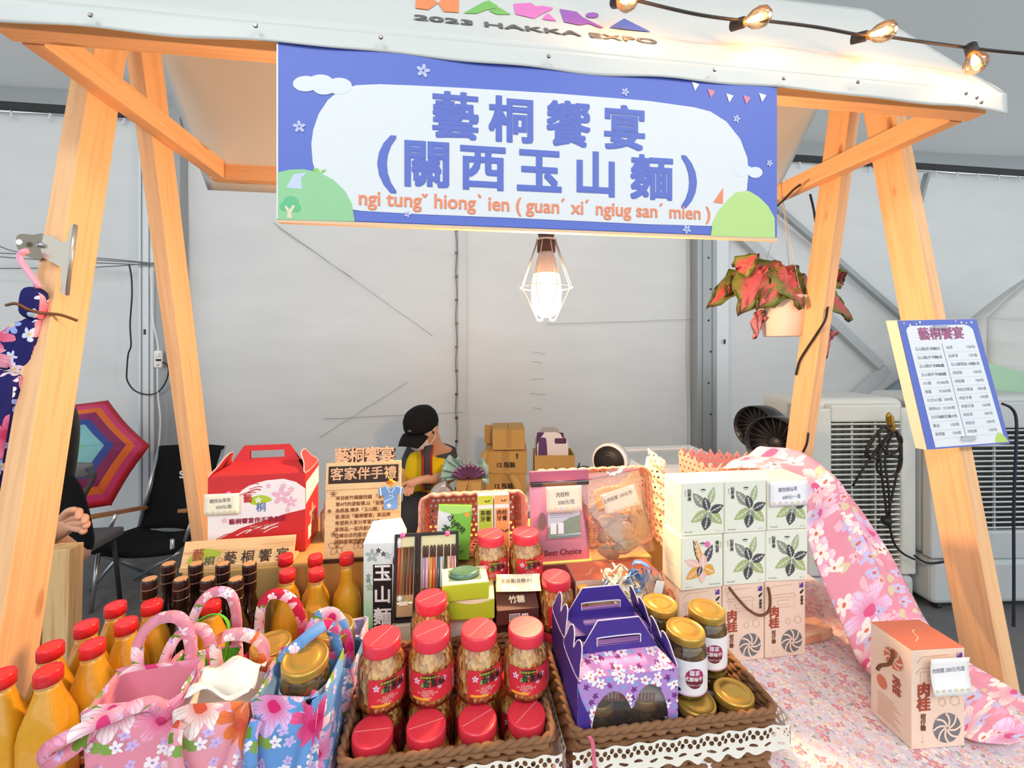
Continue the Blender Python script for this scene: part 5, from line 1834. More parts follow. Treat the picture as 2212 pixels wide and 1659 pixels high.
# pink floral drape sweeping from the back boxes over the table's right end to the ground
M_DRAPE = fabric('big_floral_drape', (240, 170, 184), [
    dict(scale=26, rad=.46, petals=2, cols=[(246, 190, 200), (226, 206, 170), (236, 170, 190)], centre=None, density=.6),
    dict(scale=8.5, rad=.52, petals=6, cols=[(250, 232, 238), (244, 226, 214), (236, 206, 232)], centre=(226, 96, 140), density=.85, inner=(232, 120, 160)),
    dict(scale=22, rad=.44, petals=5, cols=[(248, 196, 212), (206, 196, 232), (250, 236, 226)], centre=(220, 120, 90), density=.7)], base2=(232, 136, 156))
rows = []                                                            # (left edge, right edge) of the cloth down its length, real points
for (lx, ly, rx, ry, dl, dr) in ((1560, 1012, 1700, 1010, 1.13, 1.20), (1660, 1016, 1775, 1030, 1.06, 1.18), (1740, 1075, 1840, 1082, 0.985, 1.16), (1742, 1150, 1885, 1140, 0.97, 1.14), (1775, 1250, 1925, 1200, 0.96, 1.12),
                                 (1815, 1340, 1965, 1275, 0.95, 1.08), (1855, 1430, 2000, 1340, 0.92, 1.04), (1905, 1475, 2045, 1400, 0.86, 1.0), (1990, 1560, 2110, 1450, 0.80, 0.955), (2060, 1615, 2190, 1500, 0.765, 0.93),
                                 (2110, 1680, 2260, 1560, 0.745, 0.91), (2180, 1800, 2330, 1690, 0.74, 0.91)):
    rows.append((at(lx, ly, d=dl), at(rx, ry, d=dr)))
for i, (a, b_) in enumerate(rows):
    for p in (a, b_):
        if p.z < T + 0.014 and p.x < TX1 + 0.04:
            p.z = T + 0.014
dr0 = rows[5][0].copy()
ds = [smoothpath([r[k] for r in rows], 5) for k in (0, 1)]
NV = len(ds[0]) - 1


def dfn(u, v):
    i = min(int(round(v * NV)), NV)
    a, b_ = ds[0][i], ds[1][i]
    p = a.lerp(b_, u)
    fold_ = 0.022 * sin(u * 3.2 * pi + v * 5) * sin(pi * u) + 0.012 * sin(u * 7 * pi + v * 9) * sin(pi * u)
    p = p + Vector((0, -0.55, 0.85)) * abs(fold_) + Vector((0, 0, 0.035 * sin(pi * u)))
    return p - dr0


md = MB().grid(dfn, 24, NV)
nvx = 25
drp = md.build('floral_drape', M_DRAPE, None, dr0, uvf=lambda co, vi: ((vi % nvx) / 24 * 0.22, (vi // nvx) / NV * 1.25), solid=0.0015)
tag(drp, 'pink cloth with big blossoms sweeping from the cream boxes down the right side', 'cloth')
# red end of the cloth lying at the leg
rc_ = [at(2120, 1460, d=0.99), at(2200, 1500, d=0.98), at(2270, 1560, d=0.98), at(2140, 1500, d=0.94), at(2210, 1570, d=0.93), at(2270, 1620, d=0.93)]
# ================================================================== goods: builders
def contents(name, cols, scale=60, stretch=(1, 1, 3), rough=0.25, coat=0.6):
    m, nt, b = newmat(name)
    setb(b, cols[0], rough, coat=coat)
    v = mapping(nt, coord(nt, 'Object'), stretch, rot=(0.5, 0.4, 0.3))
    vor = nt.nodes.new('ShaderNodeTexVoronoi')
    vor.inputs['Scale'].default_value = scale
    nt.links.new(v, vor.inputs['Vector'])
    rc = nt.nodes.new('ShaderNodeSeparateColor')
    nt.links.new(vor.outputs['Color'], rc.inputs[0])
    n = len(cols)
    c = ramp(nt, rc.outputs[0], [(i / n, x) for i, x in enumerate(cols)], 'LINEAR')
    nt.links.new(c, b.inputs['Base Color'])
    bump(nt, b, vor.outputs['Distance'], 0.6, 0.01)
    return m


M_SHRED = contents('fried_shallot', [(142, 78, 30), (208, 128, 52), (236, 174, 92), (178, 98, 40), (246, 204, 136)], 170, (1, 1, .5))
M_SAUCE = contents('olive_sauce', [(78, 54, 20), (122, 88, 32), (156, 118, 50), (96, 68, 26)], 90, (1, 1, .6))
M_CLEAR = thin_clear('jar_plastic', (252, 250, 246), 0.25, 0.03)
M_GLASS = thin_clear('jar_glass', (246, 248, 240), 0.3, 0.02)
M_REDLID = plain('#e8384a', 0.32, var=0.03, coat=0.3)
M_GOLD = plain('#c9a24c', 0.3, 0.55, var=0.06)
M_REDLAB = plain('#d9303f', 0.4, var=0.04, coat=0.3)
M_TXTP = plain('#f6c9c2', 0.5, var=0)
M_YEL = plain('#e9b32e', 0.5, var=0)


def arc(r, z0, z1, a0, a1, n=20):
    """band of a cylinder; angle 0 faces the front (-Y)"""
    return MB().grid(lambda u, v: (r * sin(a0 + (a1 - a0) * u), -r * cos(a0 + (a1 - a0) * u), z0 + (z1 - z0) * v), n, 2)


def wrap(parent, s, size, r, z, mat, a=0.0, bold=0.0, sx=1.0, line=1.0, name='lettering'):
    me = text_mesh(s, size, 'CENTER', bold, sx, 1.0, line).copy()
    for v in me.vertices:
        t = a + v.co.x / r
        v.co = Vector((( r + v.co.z) * sin(t), -(r + v.co.z) * cos(t), v.co.y + z))
    me.materials.clear()
    me.materials.append(mat)
    o = bpy.data.objects.new(name, me)
    COL.objects.link(o)
    o.parent = parent
    return o


def wrap_poly(parent, polys, r, mat, a=0.0, name='print'):
    """convex outlines bent round a cylinder, cut into upright strips"""
    m = MB()
    for q in polys:
        xs = [p[0] for p in q]
        x0, x1 = min(xs), max(xs)
        nc = max(2, int((x1 - x0) / (r * 0.06)))
        cols = []
        for i in range(nc + 1):
            x = x0 + (x1 - x0) * (0.001 + 0.998 * i / nc)
            zs = []
            for k in range(len(q)):
                (ax_, az_), (bx_, bz_) = q[k], q[(k + 1) % len(q)]
                if (ax_ - x) * (bx_ - x) <= 0 and ax_ != bx_:
                    zs.append(az_ + (bz_ - az_) * (x - ax_) / (bx_ - ax_))
            if len(zs) >= 2:
                cols.append((x, min(zs), max(zs)))
        vs = []
        for x, z0, z1 in cols:
            vs += [(r * sin(a + x / r), -r * cos(a + x / r), z0), (r * sin(a + x / r), -r * cos(a + x / r), z1)]
        m.add(vs, [(2 * i, 2 * i + 2, 2 * i + 3, 2 * i + 1) for i in range(len(cols) - 1)])
    return m.build(name, mat, parent)


def make_red_jar():
    t = thing('shallot_jar', '', 'jar')
    H_ = 0.105
    MB().lathe([(0.030, 0.001), (0.035, 0.003), (0.0375, 0.010), (0.0375, 0.058), (0.0355, 0.068), (0.0285, 0.082), (0.0275, 0.086)], 32).build('contents', M_SHRED, t)
    MB().lathe([(0.031, 0.0), (0.0365, 0.002), (0.039, 0.010), (0.039, 0.058), (0.037, 0.069), (0.0295, 0.083), (0.0285, 0.09)], 32, caps=False).build('clear_jar', M_CLEAR, t)
    lid = MB().lathe([(0.029, 0.084), (0.0305, 0.085), (0.0308, 0.087), (0.0308, 0.102), (0.0298, 0.1045), (0.028, 0.105)], 32).build('lid', M_REDLID, t)
    MB().box((0, 0, 0.1052), (0.054, 0.0008, 0.0004)).build('seal_line', plain('#f0a0a0', 0.4), lid, rot=(0, 0, 0.25))
    lab = arc(0.0394, 0.016, 0.060, -1.15, 1.35, 28).build('label', M_REDLAB, t)
    rr = 0.0397
    wrap_poly(lab, [ell(-0.012, 0.054, 0.017, 0.0042, 16)], rr, plain('#1c1a10', 0.5, var=0), 0.05)
    wrap(lab, '藝桐饗宴の好食', 0.0046, rr + 0.0002, 0.0538, plain('#e6d25a', 0.5, var=0), -0.25)
    wrap_poly(lab, [leaf_poly(-0.020, 0.046, a, 0.011, 0.006) for a in (-0.6, -1.5, -2.3, 0.3)], rr, plain('#7fae62', 0.5, var=0), 0.05, 'leaf_print')
    fl_ = MB()
    for cx, cz, r_ in ((-0.034, 0.047, 0.006), (0.012, 0.047, 0.005), (0.004, 0.037, 0.004)):
        pm = MB()
        flower(pm, cx, cz, r_)
        for vv in pm.v:
            fl_.v.append(Vector((rr * sin(0.05 + vv.x / rr), -rr * cos(0.05 + vv.x / rr), vv.y)))
        k0 = len(fl_.v) - len(pm.v)
        for f_ in pm.f:
            fl_.f.append([i + k0 for i in f_]); fl_.s.append(False)
    fl_.build('flower_print', plain('#e9c6da', 0.5, var=0), lab)
    wrap(lab, '香蔥酥', 0.0125, rr + 0.0002, 0.043, INK, -0.08, 0.02)
    wrap(lab, '品名 香蔥酥\n成分 紅蔥頭 植物油 鹽\n保存期限 一年\n淨重 200g', 0.0034, rr, 0.027, M_TXTP, -0.35, 0.0)
    wrap(lab, '營養標示\n熱量\n蛋白質\n脂肪\n碳水', 0.0036, rr, 0.040, M_TXTP, 0.95, 0.0)
    wrap_poly(lab, [[(0.034, 0.019), (0.048, 0.019), (0.048, 0.028), (0.034, 0.028)]], rr, WHITE, 0.05, 'barcode')
    wrap_poly(lab, [[(0.0355 + 0.0024 * k, 0.020), (0.0366 + 0.0024 * k, 0.020), (0.0366 + 0.0024 * k, 0.0272), (0.0355 + 0.0024 * k, 0.0272)] for k in range(5)], rr + 0.0002, INK, 0.05, 'barcode_bars')
    wrap_poly(lab, [[(-0.042, 0.0175), (-0.012, 0.0175), (-0.012, 0.0212), (-0.042, 0.0212)]], rr, M_YEL, 0.05, 'yellow_strip')
    return t


def make_gold_jar(label_on=True):
    t = thing('sauce_jar', '', 'jar')
    MB().lathe([(0.029, 0.001), (0.033, 0.004), (0.0335, 0.010), (0.0335, 0.070), (0.031, 0.080), (0.0285, 0.085)], 32).build('contents', M_SAUCE, t)
    MB().lathe([(0.030, 0.0), (0.0345, 0.003), (0.0348, 0.010), (0.0348, 0.071), (0.032, 0.081), (0.0292, 0.088)], 32, caps=False).build('glass_jar', M_GLASS, t)
    lid = MB().lathe([(0.029, 0.087), (0.0318, 0.088), (0.0322, 0.0895), (0.0322, 0.099), (0.0312, 0.1015), (0.0290, 0.102), (0.0285, 0.1012), (0.020, 0.1012), (0.0195, 0.1017), (0.012, 0.1017)], 36).build('lid', M_GOLD, t)
    if label_on:
        lab = arc(0.0351, 0.010, 0.068, -1.35, 1.2, 28).build('label', plain('#f2eef2', 0.4, var=0.01), t)
        rr = 0.0354
        wrap_poly(lab, [ell(0.006, 0.040, 0.0165, 0.0165, 24)], rr, plain('#a8325e', 0.5, var=0), 0.0)
        wrap_poly(lab, [ell(0.006, 0.040, 0.0165, 0.0165, 20, pi * 1.05, pi * 1.95)], rr + 0.0002, plain('#6e2030', 0.5, var=0), 0.0)
        wrap(lab, '日式原味干貝', 0.0078, rr + 0.0004, 0.0385, plain('#f7f1ee', 0.5, var=0), 0.1, 0.03)
        wrap(lab, '古早味手工XO醬', 0.0036, rr + 0.0004, 0.029, plain('#f2d9c8', 0.5, var=0), 0.12)
        wrap(lab, '醬宴', 0.009, rr + 0.0004, 0.049, plain('#f1e3f0', 0.5, var=0), 0.15, 0.02)
        wrap_poly(lab, [rrect(-0.020, 0.018, 0.006, 0.006, 0.001)], rr + 0.0002, INK, 0.0)
        wrap_poly(lab, [[(-0.047, 0.0105), (0.042, 0.0105), (0.042, 0.0125), (-0.047, 0.0125)]], rr + 0.0001, plain('#d8a8cc', 0.5, var=0))
        wrap(lab, '品名\n成分\n淨重\n產地', 0.0038, rr, 0.045, plain('#8a868c', 0.5, var=0), -0.95)
    return t


def sqz(ax_, ay_, rc):
    """rounded-square cross-section reached at the body, round at the neck"""
    def f(r, a, z):
        k = max(0.0, min(1.0, (0.175 - z) / 0.05))
        k = k * k * (3 - 2 * k)
        c, s = cos(a), sin(a)
        p = 5.0
        sup = (abs(c) ** p + abs(s) ** p) ** (-1 / p)
        q = r * (1 + (sup - 1) * k)
        return (q * c * (1 + (ax_ - 1) * k), q * s * (1 + (ay_ - 1) * k))
    return f


M_JUICE = plain('#d89c22', 0.3, var=0.12, scale=90, coat=0.9, bump=0.05)
M_CAP = plain('#e0252e', 0.35, var=0.05, coat=0.2)


def ribbed_cap(r, z0, z1, n=40):
    return MB().lathe([(r, z0), (r, z1 - 0.003), (r * 0.93, z1), (r * 0.90, z1), (r * 0.88, z1 - 0.0008)], n, sq=lambda q, a, z: (q * cos(a) * (1 + 0.02 * cos(20 * a) * (z < z1 - 0.002)), q * sin(a) * (1 + 0.02 * cos(20 * a) * (z < z1 - 0.002))))


M_ORL = plain('#e08342', 0.45, var=0.04)


def make_square_bottle():
    t = thing('juice_bottle', '', 'bottle')
    b = MB().lathe([(0.020, 0.0), (0.0255, 0.002), (0.0262, 0.008), (0.0268, 0.06), (0.0270, 0.125), (0.0262, 0.142), (0.0232, 0.160), (0.0185, 0.176), (0.0148, 0.188), (0.0138, 0.196)], 40, sq=sqz(1.06, 0.97, .3)).build('bottle_body', M_JUICE, t)
    MB().lathe([(0.0142, 0.193), (0.0150, 0.194), (0.0150, 0.197), (0.0142, 0.198)], 24).build('neck_ring', plain('#caa05a', 0.3, coat=0.4), t)
    ribbed_cap(0.0162, 0.198, 0.217).build('cap', M_CAP, t)
    lab = MB().lathe([(0.0268, 0.018), (0.0268, 0.082)], 40, sq=sqz(1.06, 0.97, .3), caps=False).build('label', M_ORL, t)
    mg = MB()
    mg.add([(x, 0, z) for x, z in ell(0, 0, 0.011, 0.011, 20)], [tuple(range(20))])
    o = mg.build('logo_disc', plain('#f1c9a6', 0.5, var=0), lab, (0.0, -0.0264, 0.062))
    text(lab, '喜', 0.016, (0, -0.0269, 0.062), FRONT, plain('#b4523a', 0.5, var=0), bold=0.03)
    text(lab, '柑橘汁', 0.013, (0.0, -0.0266, 0.036), FRONT, plain('#5a3018', 0.5, var=0), bold=0.03)
    return t


def make_round_bottle():
    t = thing('juice_bottle', '', 'bottle')
    MB().lathe([(0.024, 0.0), (0.030, 0.002), (0.031, 0.010), (0.0305, 0.08), (0.0312, 0.10), (0.0305, 0.115), (0.0265, 0.131), (0.0198, 0.144), (0.0152, 0.158), (0.0134, 0.178), (0.0128, 0.196)], 32).build('bottle_body', M_JUICE, t)
    MB().lathe([(0.0138, 0.191), (0.0146, 0.192), (0.0146, 0.196), (0.0138, 0.197)], 24).build('neck_ring', plain('#caa05a', 0.3, coat=0.4), t)
    ribbed_cap(0.0158, 0.197, 0.218).build('cap', M_CAP, t)
    lab = arc(0.0314, 0.022, 0.080, -1.5, 1.5, 28).build('label', M_ORL, t)
    wrap_poly(lab, [ell(0.0, 0.064, 0.0105, 0.0105, 20)], 0.0317, plain('#f0dcc8', 0.5, var=0))
    wrap(lab, '喜', 0.015, 0.0319, 0.064, plain('#b4523a', 0.5, var=0), 0, 0.03)
    wrap(lab, '柑橘汁', 0.012, 0.0318, 0.038, plain('#5a3018', 0.5, var=0), 0, 0.03)
    wrap_poly(lab, [ell(0.026, 0.070, 0.008, 0.006, 14)], 0.0317, plain('#7a4a22', 0.5, var=0))
    return t


M_DKGL = plain('#140c0c', 0.08, spec=0.6, var=0.1, coat=1.0)
M_DKCAP = plain('#1d0f10', 0.3, coat=0.4)


def make_dark_bottle():
    t = thing('dark_bottle', '', 'bottle')
    MB().lathe([(0.022, 0.0), (0.0262, 0.002), (0.0270, 0.008), (0.0270, 0.118), (0.0262, 0.132), (0.020, 0.152), (0.0130, 0.170), (0.0118, 0.182), (0.0118, 0.205)], 32).build('bottle_body', M_DKGL, t)
    cp_ = MB().lathe([(0.0126, 0.185), (0.0132, 0.186), (0.0136, 0.238), (0.0130, 0.240), (0.0118, 0.2405)], 28).build('cap_sleeve', M_DKCAP, t)
    MB().lathe([(0.0114, 0.2402), (0.0114, 0.2412), (0.0105, 0.2415)], 24).build('cap_top', plain('#c39468', 0.5, var=0.1, scale=200), t)
    for z in (0.203, 0.222):
        MB().lathe([(0.0135, z), (0.0139, z + 0.0006), (0.0139, z + 0.0014), (0.0135, z + 0.002)], 28).build('cap_ring', plain('#8d6f62', 0.3, 0.4), cp_)
    lab = arc(0.0273, 0.020, 0.092, -1.5, 1.5, 24).build('label', plain('#7d1f22', 0.5, var=0.04), t)
    wrap(lab, '桑椹醋', 0.015, 0.0276, 0.060, plain('#e6d6c8', 0.5, var=0), 0, 0.03)
    return t


def clone(proto, used, name_loc, label, group=None, rz=0.0, rot=None):
    o = proto if not used[0] else copy_tree(proto)
    used[0] = True
    o.location = name_loc
    o.rotation_euler = rot if rot else (0, 0, rz)
    o['label'] = label
    if group:
        o['group'] = group
    elif 'group' in o:
        del o['group']
    return o


# ------------------------------------------------------------------ woven baskets with lace
M_WICK = plain('#8a6446', 0.75, spec=0.25, var=0.2, scale=80, bump=0.3)


def lace_mat():
    m = bpy.data.materials.new('lace')
    m.use_nodes = True
    nt = m.node_tree
    b = nt.nodes['Principled BSDF']
    setb(b, (236, 234, 222), 0.9, spec=0.1)
    out = [n for n in nt.nodes if n.type == 'OUTPUT_MATERIAL'][0]
    sp = nt.nodes.new('ShaderNodeSeparateXYZ')
    nt.links.new(coord(nt, 'UV'), sp.inputs[0])
    u, v = sp.outputs[0], sp.outputs[1]
    masks = []
    for vc, ph, per, rv in ((0.80, 0.0, 0.012, 0.10), (0.62, 0.006, 0.012, 0.10), (0.30, 0.0, 0.024, 0.06)):
        fu = mathn(nt, 'SUBTRACT', mathn(nt, 'FRACT', mathn(nt, 'DIVIDE', mathn(nt, 'ADD', u, ph + 10), per)), 0.5)
        du = mathn(nt, 'DIVIDE', fu, 0.30)
        dv = mathn(nt, 'DIVIDE', mathn(nt, 'SUBTRACT', v, vc), rv)
        r2 = mathn(nt, 'ADD', mathn(nt, 'MULTIPLY', du, du), mathn(nt, 'MULTIPLY', dv, dv))
        masks.append(mathn(nt, 'LESS_THAN', r2, 1.0))
    mk_ = mathn(nt, 'MAXIMUM', mathn(nt, 'MAXIMUM', masks[0], masks[1]), masks[2])
    tr_ = nt.nodes.new('ShaderNodeBsdfTransparent')
    mx = nt.nodes.new('ShaderNodeMixShader')
    nt.links.new(mk_, mx.inputs[0])
    nt.links.new(b.outputs[0], mx.inputs[1])
    nt.links.new(tr_.outputs[0], mx.inputs[2])
    nt.links.new(mx.outputs[0], out.inputs[0])
    return m


M_LACE = lace_mat()


def wicker(name, label, x0, x1, y0, y1, zr):
    t = thing(name, label, 'basket', ((x0 + x1) / 2, (y0 + y1) / 2, T + 0.001))
    w, d, h = x1 - x0, y1 - y0, zr - T

    def peri(s, inset, z, r=0.02):
        pts = rrect(0, 0, w - 2 * inset, d - 2 * inset, r, 4)
        return pts
    MB().box((0, 0, 0.003), (w - 0.03, d - 0.03, 0.004)).build('base', M_WICK, t)
    nst = 9
    base = rrect(0, 0, w - 0.016, d - 0.016, 0.02, 4)
    # resample the outline evenly
    P = [Vector((x, y, 0)) for x, y in base]
    per = sum((P[i] - P[i - 1]).length for i in range(len(P)))
    N = int(per / 0.006) // 4 * 4
    ev, acc, i = [], 0.0, 0
    seg = [(P[k], P[(k + 1) % len(P)]) for k in range(len(P))]
    lens = [(b - a).length for a, b in seg]
    for k in range(N):
        target = per * k / N
        s, q_ = 0.0, 0
        while q_ < len(seg) - 1 and s + lens[q_] < target:
            s += lens[q_]; q_ += 1
        a, b = seg[q_]
        ev.append(a.lerp(b, (target - s) / max(lens[q_], 1e-9)))
    for k in range(nst):
        z = 0.006 + (h - 0.016) * k / (nst - 1)
        taper = 1 - 0.06 * (1 - z / h)
        pts = []
        for j, p in enumerate(ev):
            n_ = p.normalized()
            off = 0.0026 * (1 if ((j // 2 + k) % 2) else -1)
            pts.append(Vector((p.x * taper + n_.x * off, p.y * taper + n_.y * off, z)))
        MB().tube(pts, 0.0052, 6, closed=True).build('weave_strand', M_WICK, t)
    ev2 = [Vector((p.x * 1.0, p.y * 1.0, h)) for p in ev]
    tw_ = MB()
    for ph in (0, pi):
        pts = []
        for j, p in enumerate(ev2):
            a = j * 1.05 + ph
            n_ = p.normalized()
            pts.append(p + Vector((n_.x * 0.003 * cos(a), n_.y * 0.003 * cos(a), 0.003 * sin(a))))
        tw_.tube(pts, 0.0042, 6, closed=True)
    tw_.build('rope_rim', M_WICK, t)
    # lace along the front and right side
    fr_y = -d / 2 - 0.0055
    lc_ = MB().grid(lambda u, v: (-w / 2 + w * u, fr_y - 0.002 - 0.002 * sin(u * 60), h - 0.010 - 0.040 * (1 - v) - (0.0035 * sin(u * 70) if v == 0 else 0)), 80, 4)
    lc_.build('lace_trim', M_LACE, t, uvf=lambda co, vi: (co.x, (vi // 81) / 4))
    lc_ = MB().grid(lambda u, v: (w / 2 + 0.0075, -d / 2 + d * u, h - 0.010 - 0.040 * (1 - v) - (0.0035 * sin(u * 50) if v == 0 else 0)), 50, 4)
    lc_.build('lace_trim', M_LACE, t, uvf=lambda co, vi: (co.y, (vi // 51) / 4))
    return t


B1 = (-0.172, 0.160, 0.628, 0.885)
B2 = (0.176, 0.535, 0.628, 0.845)
wicker('wicker_basket', 'brown wicker basket with lace trim full of red-lidded shallot jars', *B1, 0.905)
wicker('wicker_basket', 'brown wicker basket with lace trim holding purple gift boxes and gold-lidded jars', *B2, 0.905)
# ------------------------------------------------------------------ red-lidded jars
rj, ru = make_red_jar(), [False]
ZB = T + 0.006
LX = (-0.1235, -0.0425, 0.0375, 0.1165)
pos_w = ('leftmost', 'second from left', 'third from left', 'rightmost')
for k, x in enumerate(LX):
    clone(rj, ru, (x, 0.682, ZB), 'red-lidded shallot jar in the basket, %s of the low front row' % pos_w[k], 'red-lidded jars in the wicker basket', 0.25 * (k - 1))
for k, x in enumerate(LX):
    clone(rj, ru, (x, 0.762, ZB), 'red-lidded shallot jar hidden under the upper jars, %s of the low second row' % pos_w[k], 'red-lidded jars in the wicker basket', 0.1)
for k, (x, y) in enumerate(((-0.119, 0.739), (-0.038, 0.742), (0.043, 0.737), (0.124, 0.731))):
    clone(rj, ru, (x, y, ZB + 0.1065), 'labelled red-lidded shallot jar, %s of the upper row over the basket' % pos_w[k], 'red-lidded jars in the wicker basket', (0.75, 0.25, 0.6, 0.2)[k])
for k, (x, y) in enumerate(((-0.043, 0.842), (-0.124, 0.842))):
    clone(rj, ru, (x, y, ZB), 'red-lidded shallot jar low in the back row of the basket, %s one' % ('inner', 'left')[k], 'red-lidded jars in the wicker basket', 0.3)
    if k == 0:
        clone(rj, ru, (x, y, ZB + 0.1065), 'red-lidded shallot jar peeping up behind the second upper jar below the lime soap box', 'red-lidded jars in the wicker basket', 0.3)
RZ = 0.974
clone(rj, ru, (0.083, 0.968, RZ), 'red-lidded shallot jar on the riser in front of the green toothpaste box', None, 0.45)
clone(rj, ru, (0.163, 0.966, RZ), 'red-lidded shallot jar on the riser in front of the orange toothpaste box', None, 0.45)
clone(rj, ru, (0.2165, 0.893, T + 0.001), 'red-lidded shallot jar under another jar behind the purple boxes', None, 0.5)
clone(rj, ru, (0.2165, 0.893, T + 0.1075), 'red-lidded shallot jar beside the small brown sugar box', None, 0.5)
# ------------------------------------------------------------------ gold-lidded jars
gj, gu = make_gold_jar(), [False]
for x, y, lb in ((0.403, 0.672, 'gold-lidded sauce jar low in the basket beside the purple gift box'), (0.478, 0.680, 'gold-lidded sauce jar low in the right front of the basket'),
                 (0.478, 0.756, 'gold-lidded sauce jar low at the right under the taller stack'), (0.403, 0.756, 'gold-lidded sauce jar hidden low under the upper gold-lidded jars')):
    clone(gj, gu, (x, y, ZB), lb, 'gold-lidded jars in the wicker basket', 0.4)
for x, y, lb, rz in ((0.400, 0.698, 'gold-lidded sauce jar with white label, front one of the three upper jars', -0.25), (0.392, 0.775, 'gold-lidded sauce jar, left rear of the three upper jars', -0.6),
                     (0.470, 0.746, 'gold-lidded sauce jar with red label, right one of the three upper jars', -0.35)):
    clone(gj, gu, (x, y, ZB + 0.1035), lb, 'gold-lidded jars in the wicker basket', rz)

# ------------------------------------------------------------------ orange juice bottles
sb, su = make_square_bottle(), [False]
names_sq = [((-0.664, 0.730), 'red-capped juice bottle at the lower left corner of the picture, left of the front pair'), ((-0.602, 0.730), 'red-capped juice bottle, right of the front pair at the lower left'),
            ((-0.646, 0.787), 'red-capped juice bottle, left of the second pair from the front'), ((-0.584, 0.785), 'red-capped juice bottle, right of the second pair from the front'),
            ((-0.636, 0.842), 'red-capped juice bottle, left of the third pair from the front'), ((-0.572, 0.840), 'red-capped juice bottle, right of the third pair from the front'),
            ((-0.629, 0.897), 'red-capped juice bottle, left of the last pair beside the dark bottles'), ((-0.566, 0.895), 'red-capped juice bottle behind the green apple pouch'),
            ((-0.455, 0.880), 'red-capped juice bottle in front of the dark bottles behind the floral bags')]
for (x, y), lb in names_sq:
    clone(sb, su, (x, y, T + 0.001), lb, 'red-capped juice bottles', 0.12)
rb, ru2 = make_round_bottle(), [False]
for px, py, lb in ((617, 1200, 'long-necked juice bottle at the back left before the wooden nameplate'), (629, 1222, 'long-necked juice bottle, front left of the rear five'), (681, 1201, 'long-necked juice bottle, middle of the rear row'),
                   (690, 1220, 'long-necked juice bottle in front of the middle one'), (749, 1198, 'long-necked juice bottle with round logo next to the noodle carton')):
    p = at(px, py, Z=T + 0.218)
    if py > 1210:
        p.y -= 0.022
    clone(rb, ru2, (p.x, p.y, T + 0.001), lb, 'long-necked juice bottles', 0.25)
db, du = make_dark_bottle(), [False]
for k, px in enumerate((357, 417, 476, 534)):
    p = at(px, 1223, Z=T + 0.241)
    clone(db, du, (p.x, p.y + 0.010, T + 0.001), 'dark vinegar bottle with ringed cap, %s of the back row' % pos_w[k], 'dark vinegar bottles', 0.2)
for k, px in enumerate((320, 388, 447, 507)):
    p = at(px, 1253, Z=T + 0.241)
    clone(db, du, (p.x, p.y + 0.004, T + 0.001), 'dark vinegar bottle with ringed cap, %s of the front row' % pos_w[k], 'dark vinegar bottles', 0.2)
# ================================================================== goods: boxes and the rest
def pbox(name, label, cat, w, d, h, loc, rz, mat, bev=0.0012, group=None, rot=None):
    """carton with its origin at the middle of the front bottom edge"""
    t = thing(name, label, cat, loc, rz, group, rot)
    MB().box((0, d / 2, h / 2), (w, d, h)).build('box_body', mat, t, bevel=bev)
    return t


def ftext(t, s, size, x, z, mat, bold=0.0, y=-0.0008, **kw):
    return text(t, s, size, (x, y, z), FRONT, mat, bold=bold, **kw)


def fdecal(t, polys, mat, y=-0.0006, name='print', rot=FRONT, loc=None):
    m = MB()
    for q in polys:
        m.flat(q)
    return m.build(name, mat, t, loc or (0, y, 0), rot)


def rect(x0, z0, x1, z1):
    return [(x0, z0), (x1, z0), (x1, z1), (x0, z1)]


def stroke(pts, w):
    """thin ribbon polygon along 2D points"""
    L, Rr = [], []
    for i, p in enumerate(pts):
        a, b = pts[max(i - 1, 0)], pts[min(i + 1, len(pts) - 1)]
        dx, dy = b[0] - a[0], b[1] - a[1]
        l = math.hypot(dx, dy) or 1
        nx, ny = -dy / l * w / 2, dx / l * w / 2
        L.append((p[0] + nx, p[1] + ny)); Rr.append((p[0] - nx, p[1] - ny))
    return L + Rr[::-1]


def note(name, label, w, h, loc, rot, lines, size=0.008, col='#3b3a55', paper='#f6efe0', trim=None, bend=0.0):
    t = thing(name, label, 'note', loc, rot=rot)
    MB().grid(lambda u, v: ((u - .5) * w, (v - .5) * h, bend * (v - .5) ** 2 * 4 + bend * 0.5 * (u - .5) ** 2), 6, 6).build('paper', plain(paper, 0.8, var=0.02), t, solid=0.0004)
    m = MB()
    rr_ = random.Random(len(lines[0]))
    cols = ['#d9dcae', '#e9c8bd', '#c9d8dc', '#ecd7a0']
    for k in range(6):
        decal(t, MB().flat(ell((k / 5 - .5) * w * .8, -h * .36, w * .04, w * .032, 12)), plain(cols[k % 4], 0.8, var=0), (0, 0, 0.0007 + bend), TOP)
    for k, s in enumerate(lines):
        text(t, s, size, ((0.06 if k else -0.04) * w, h * (0.16 - 0.30 * k), 0.0008 + bend * 0.3), (0, 0, 0.04), plain(col, 0.7, var=0), sx=0.9)
    return t


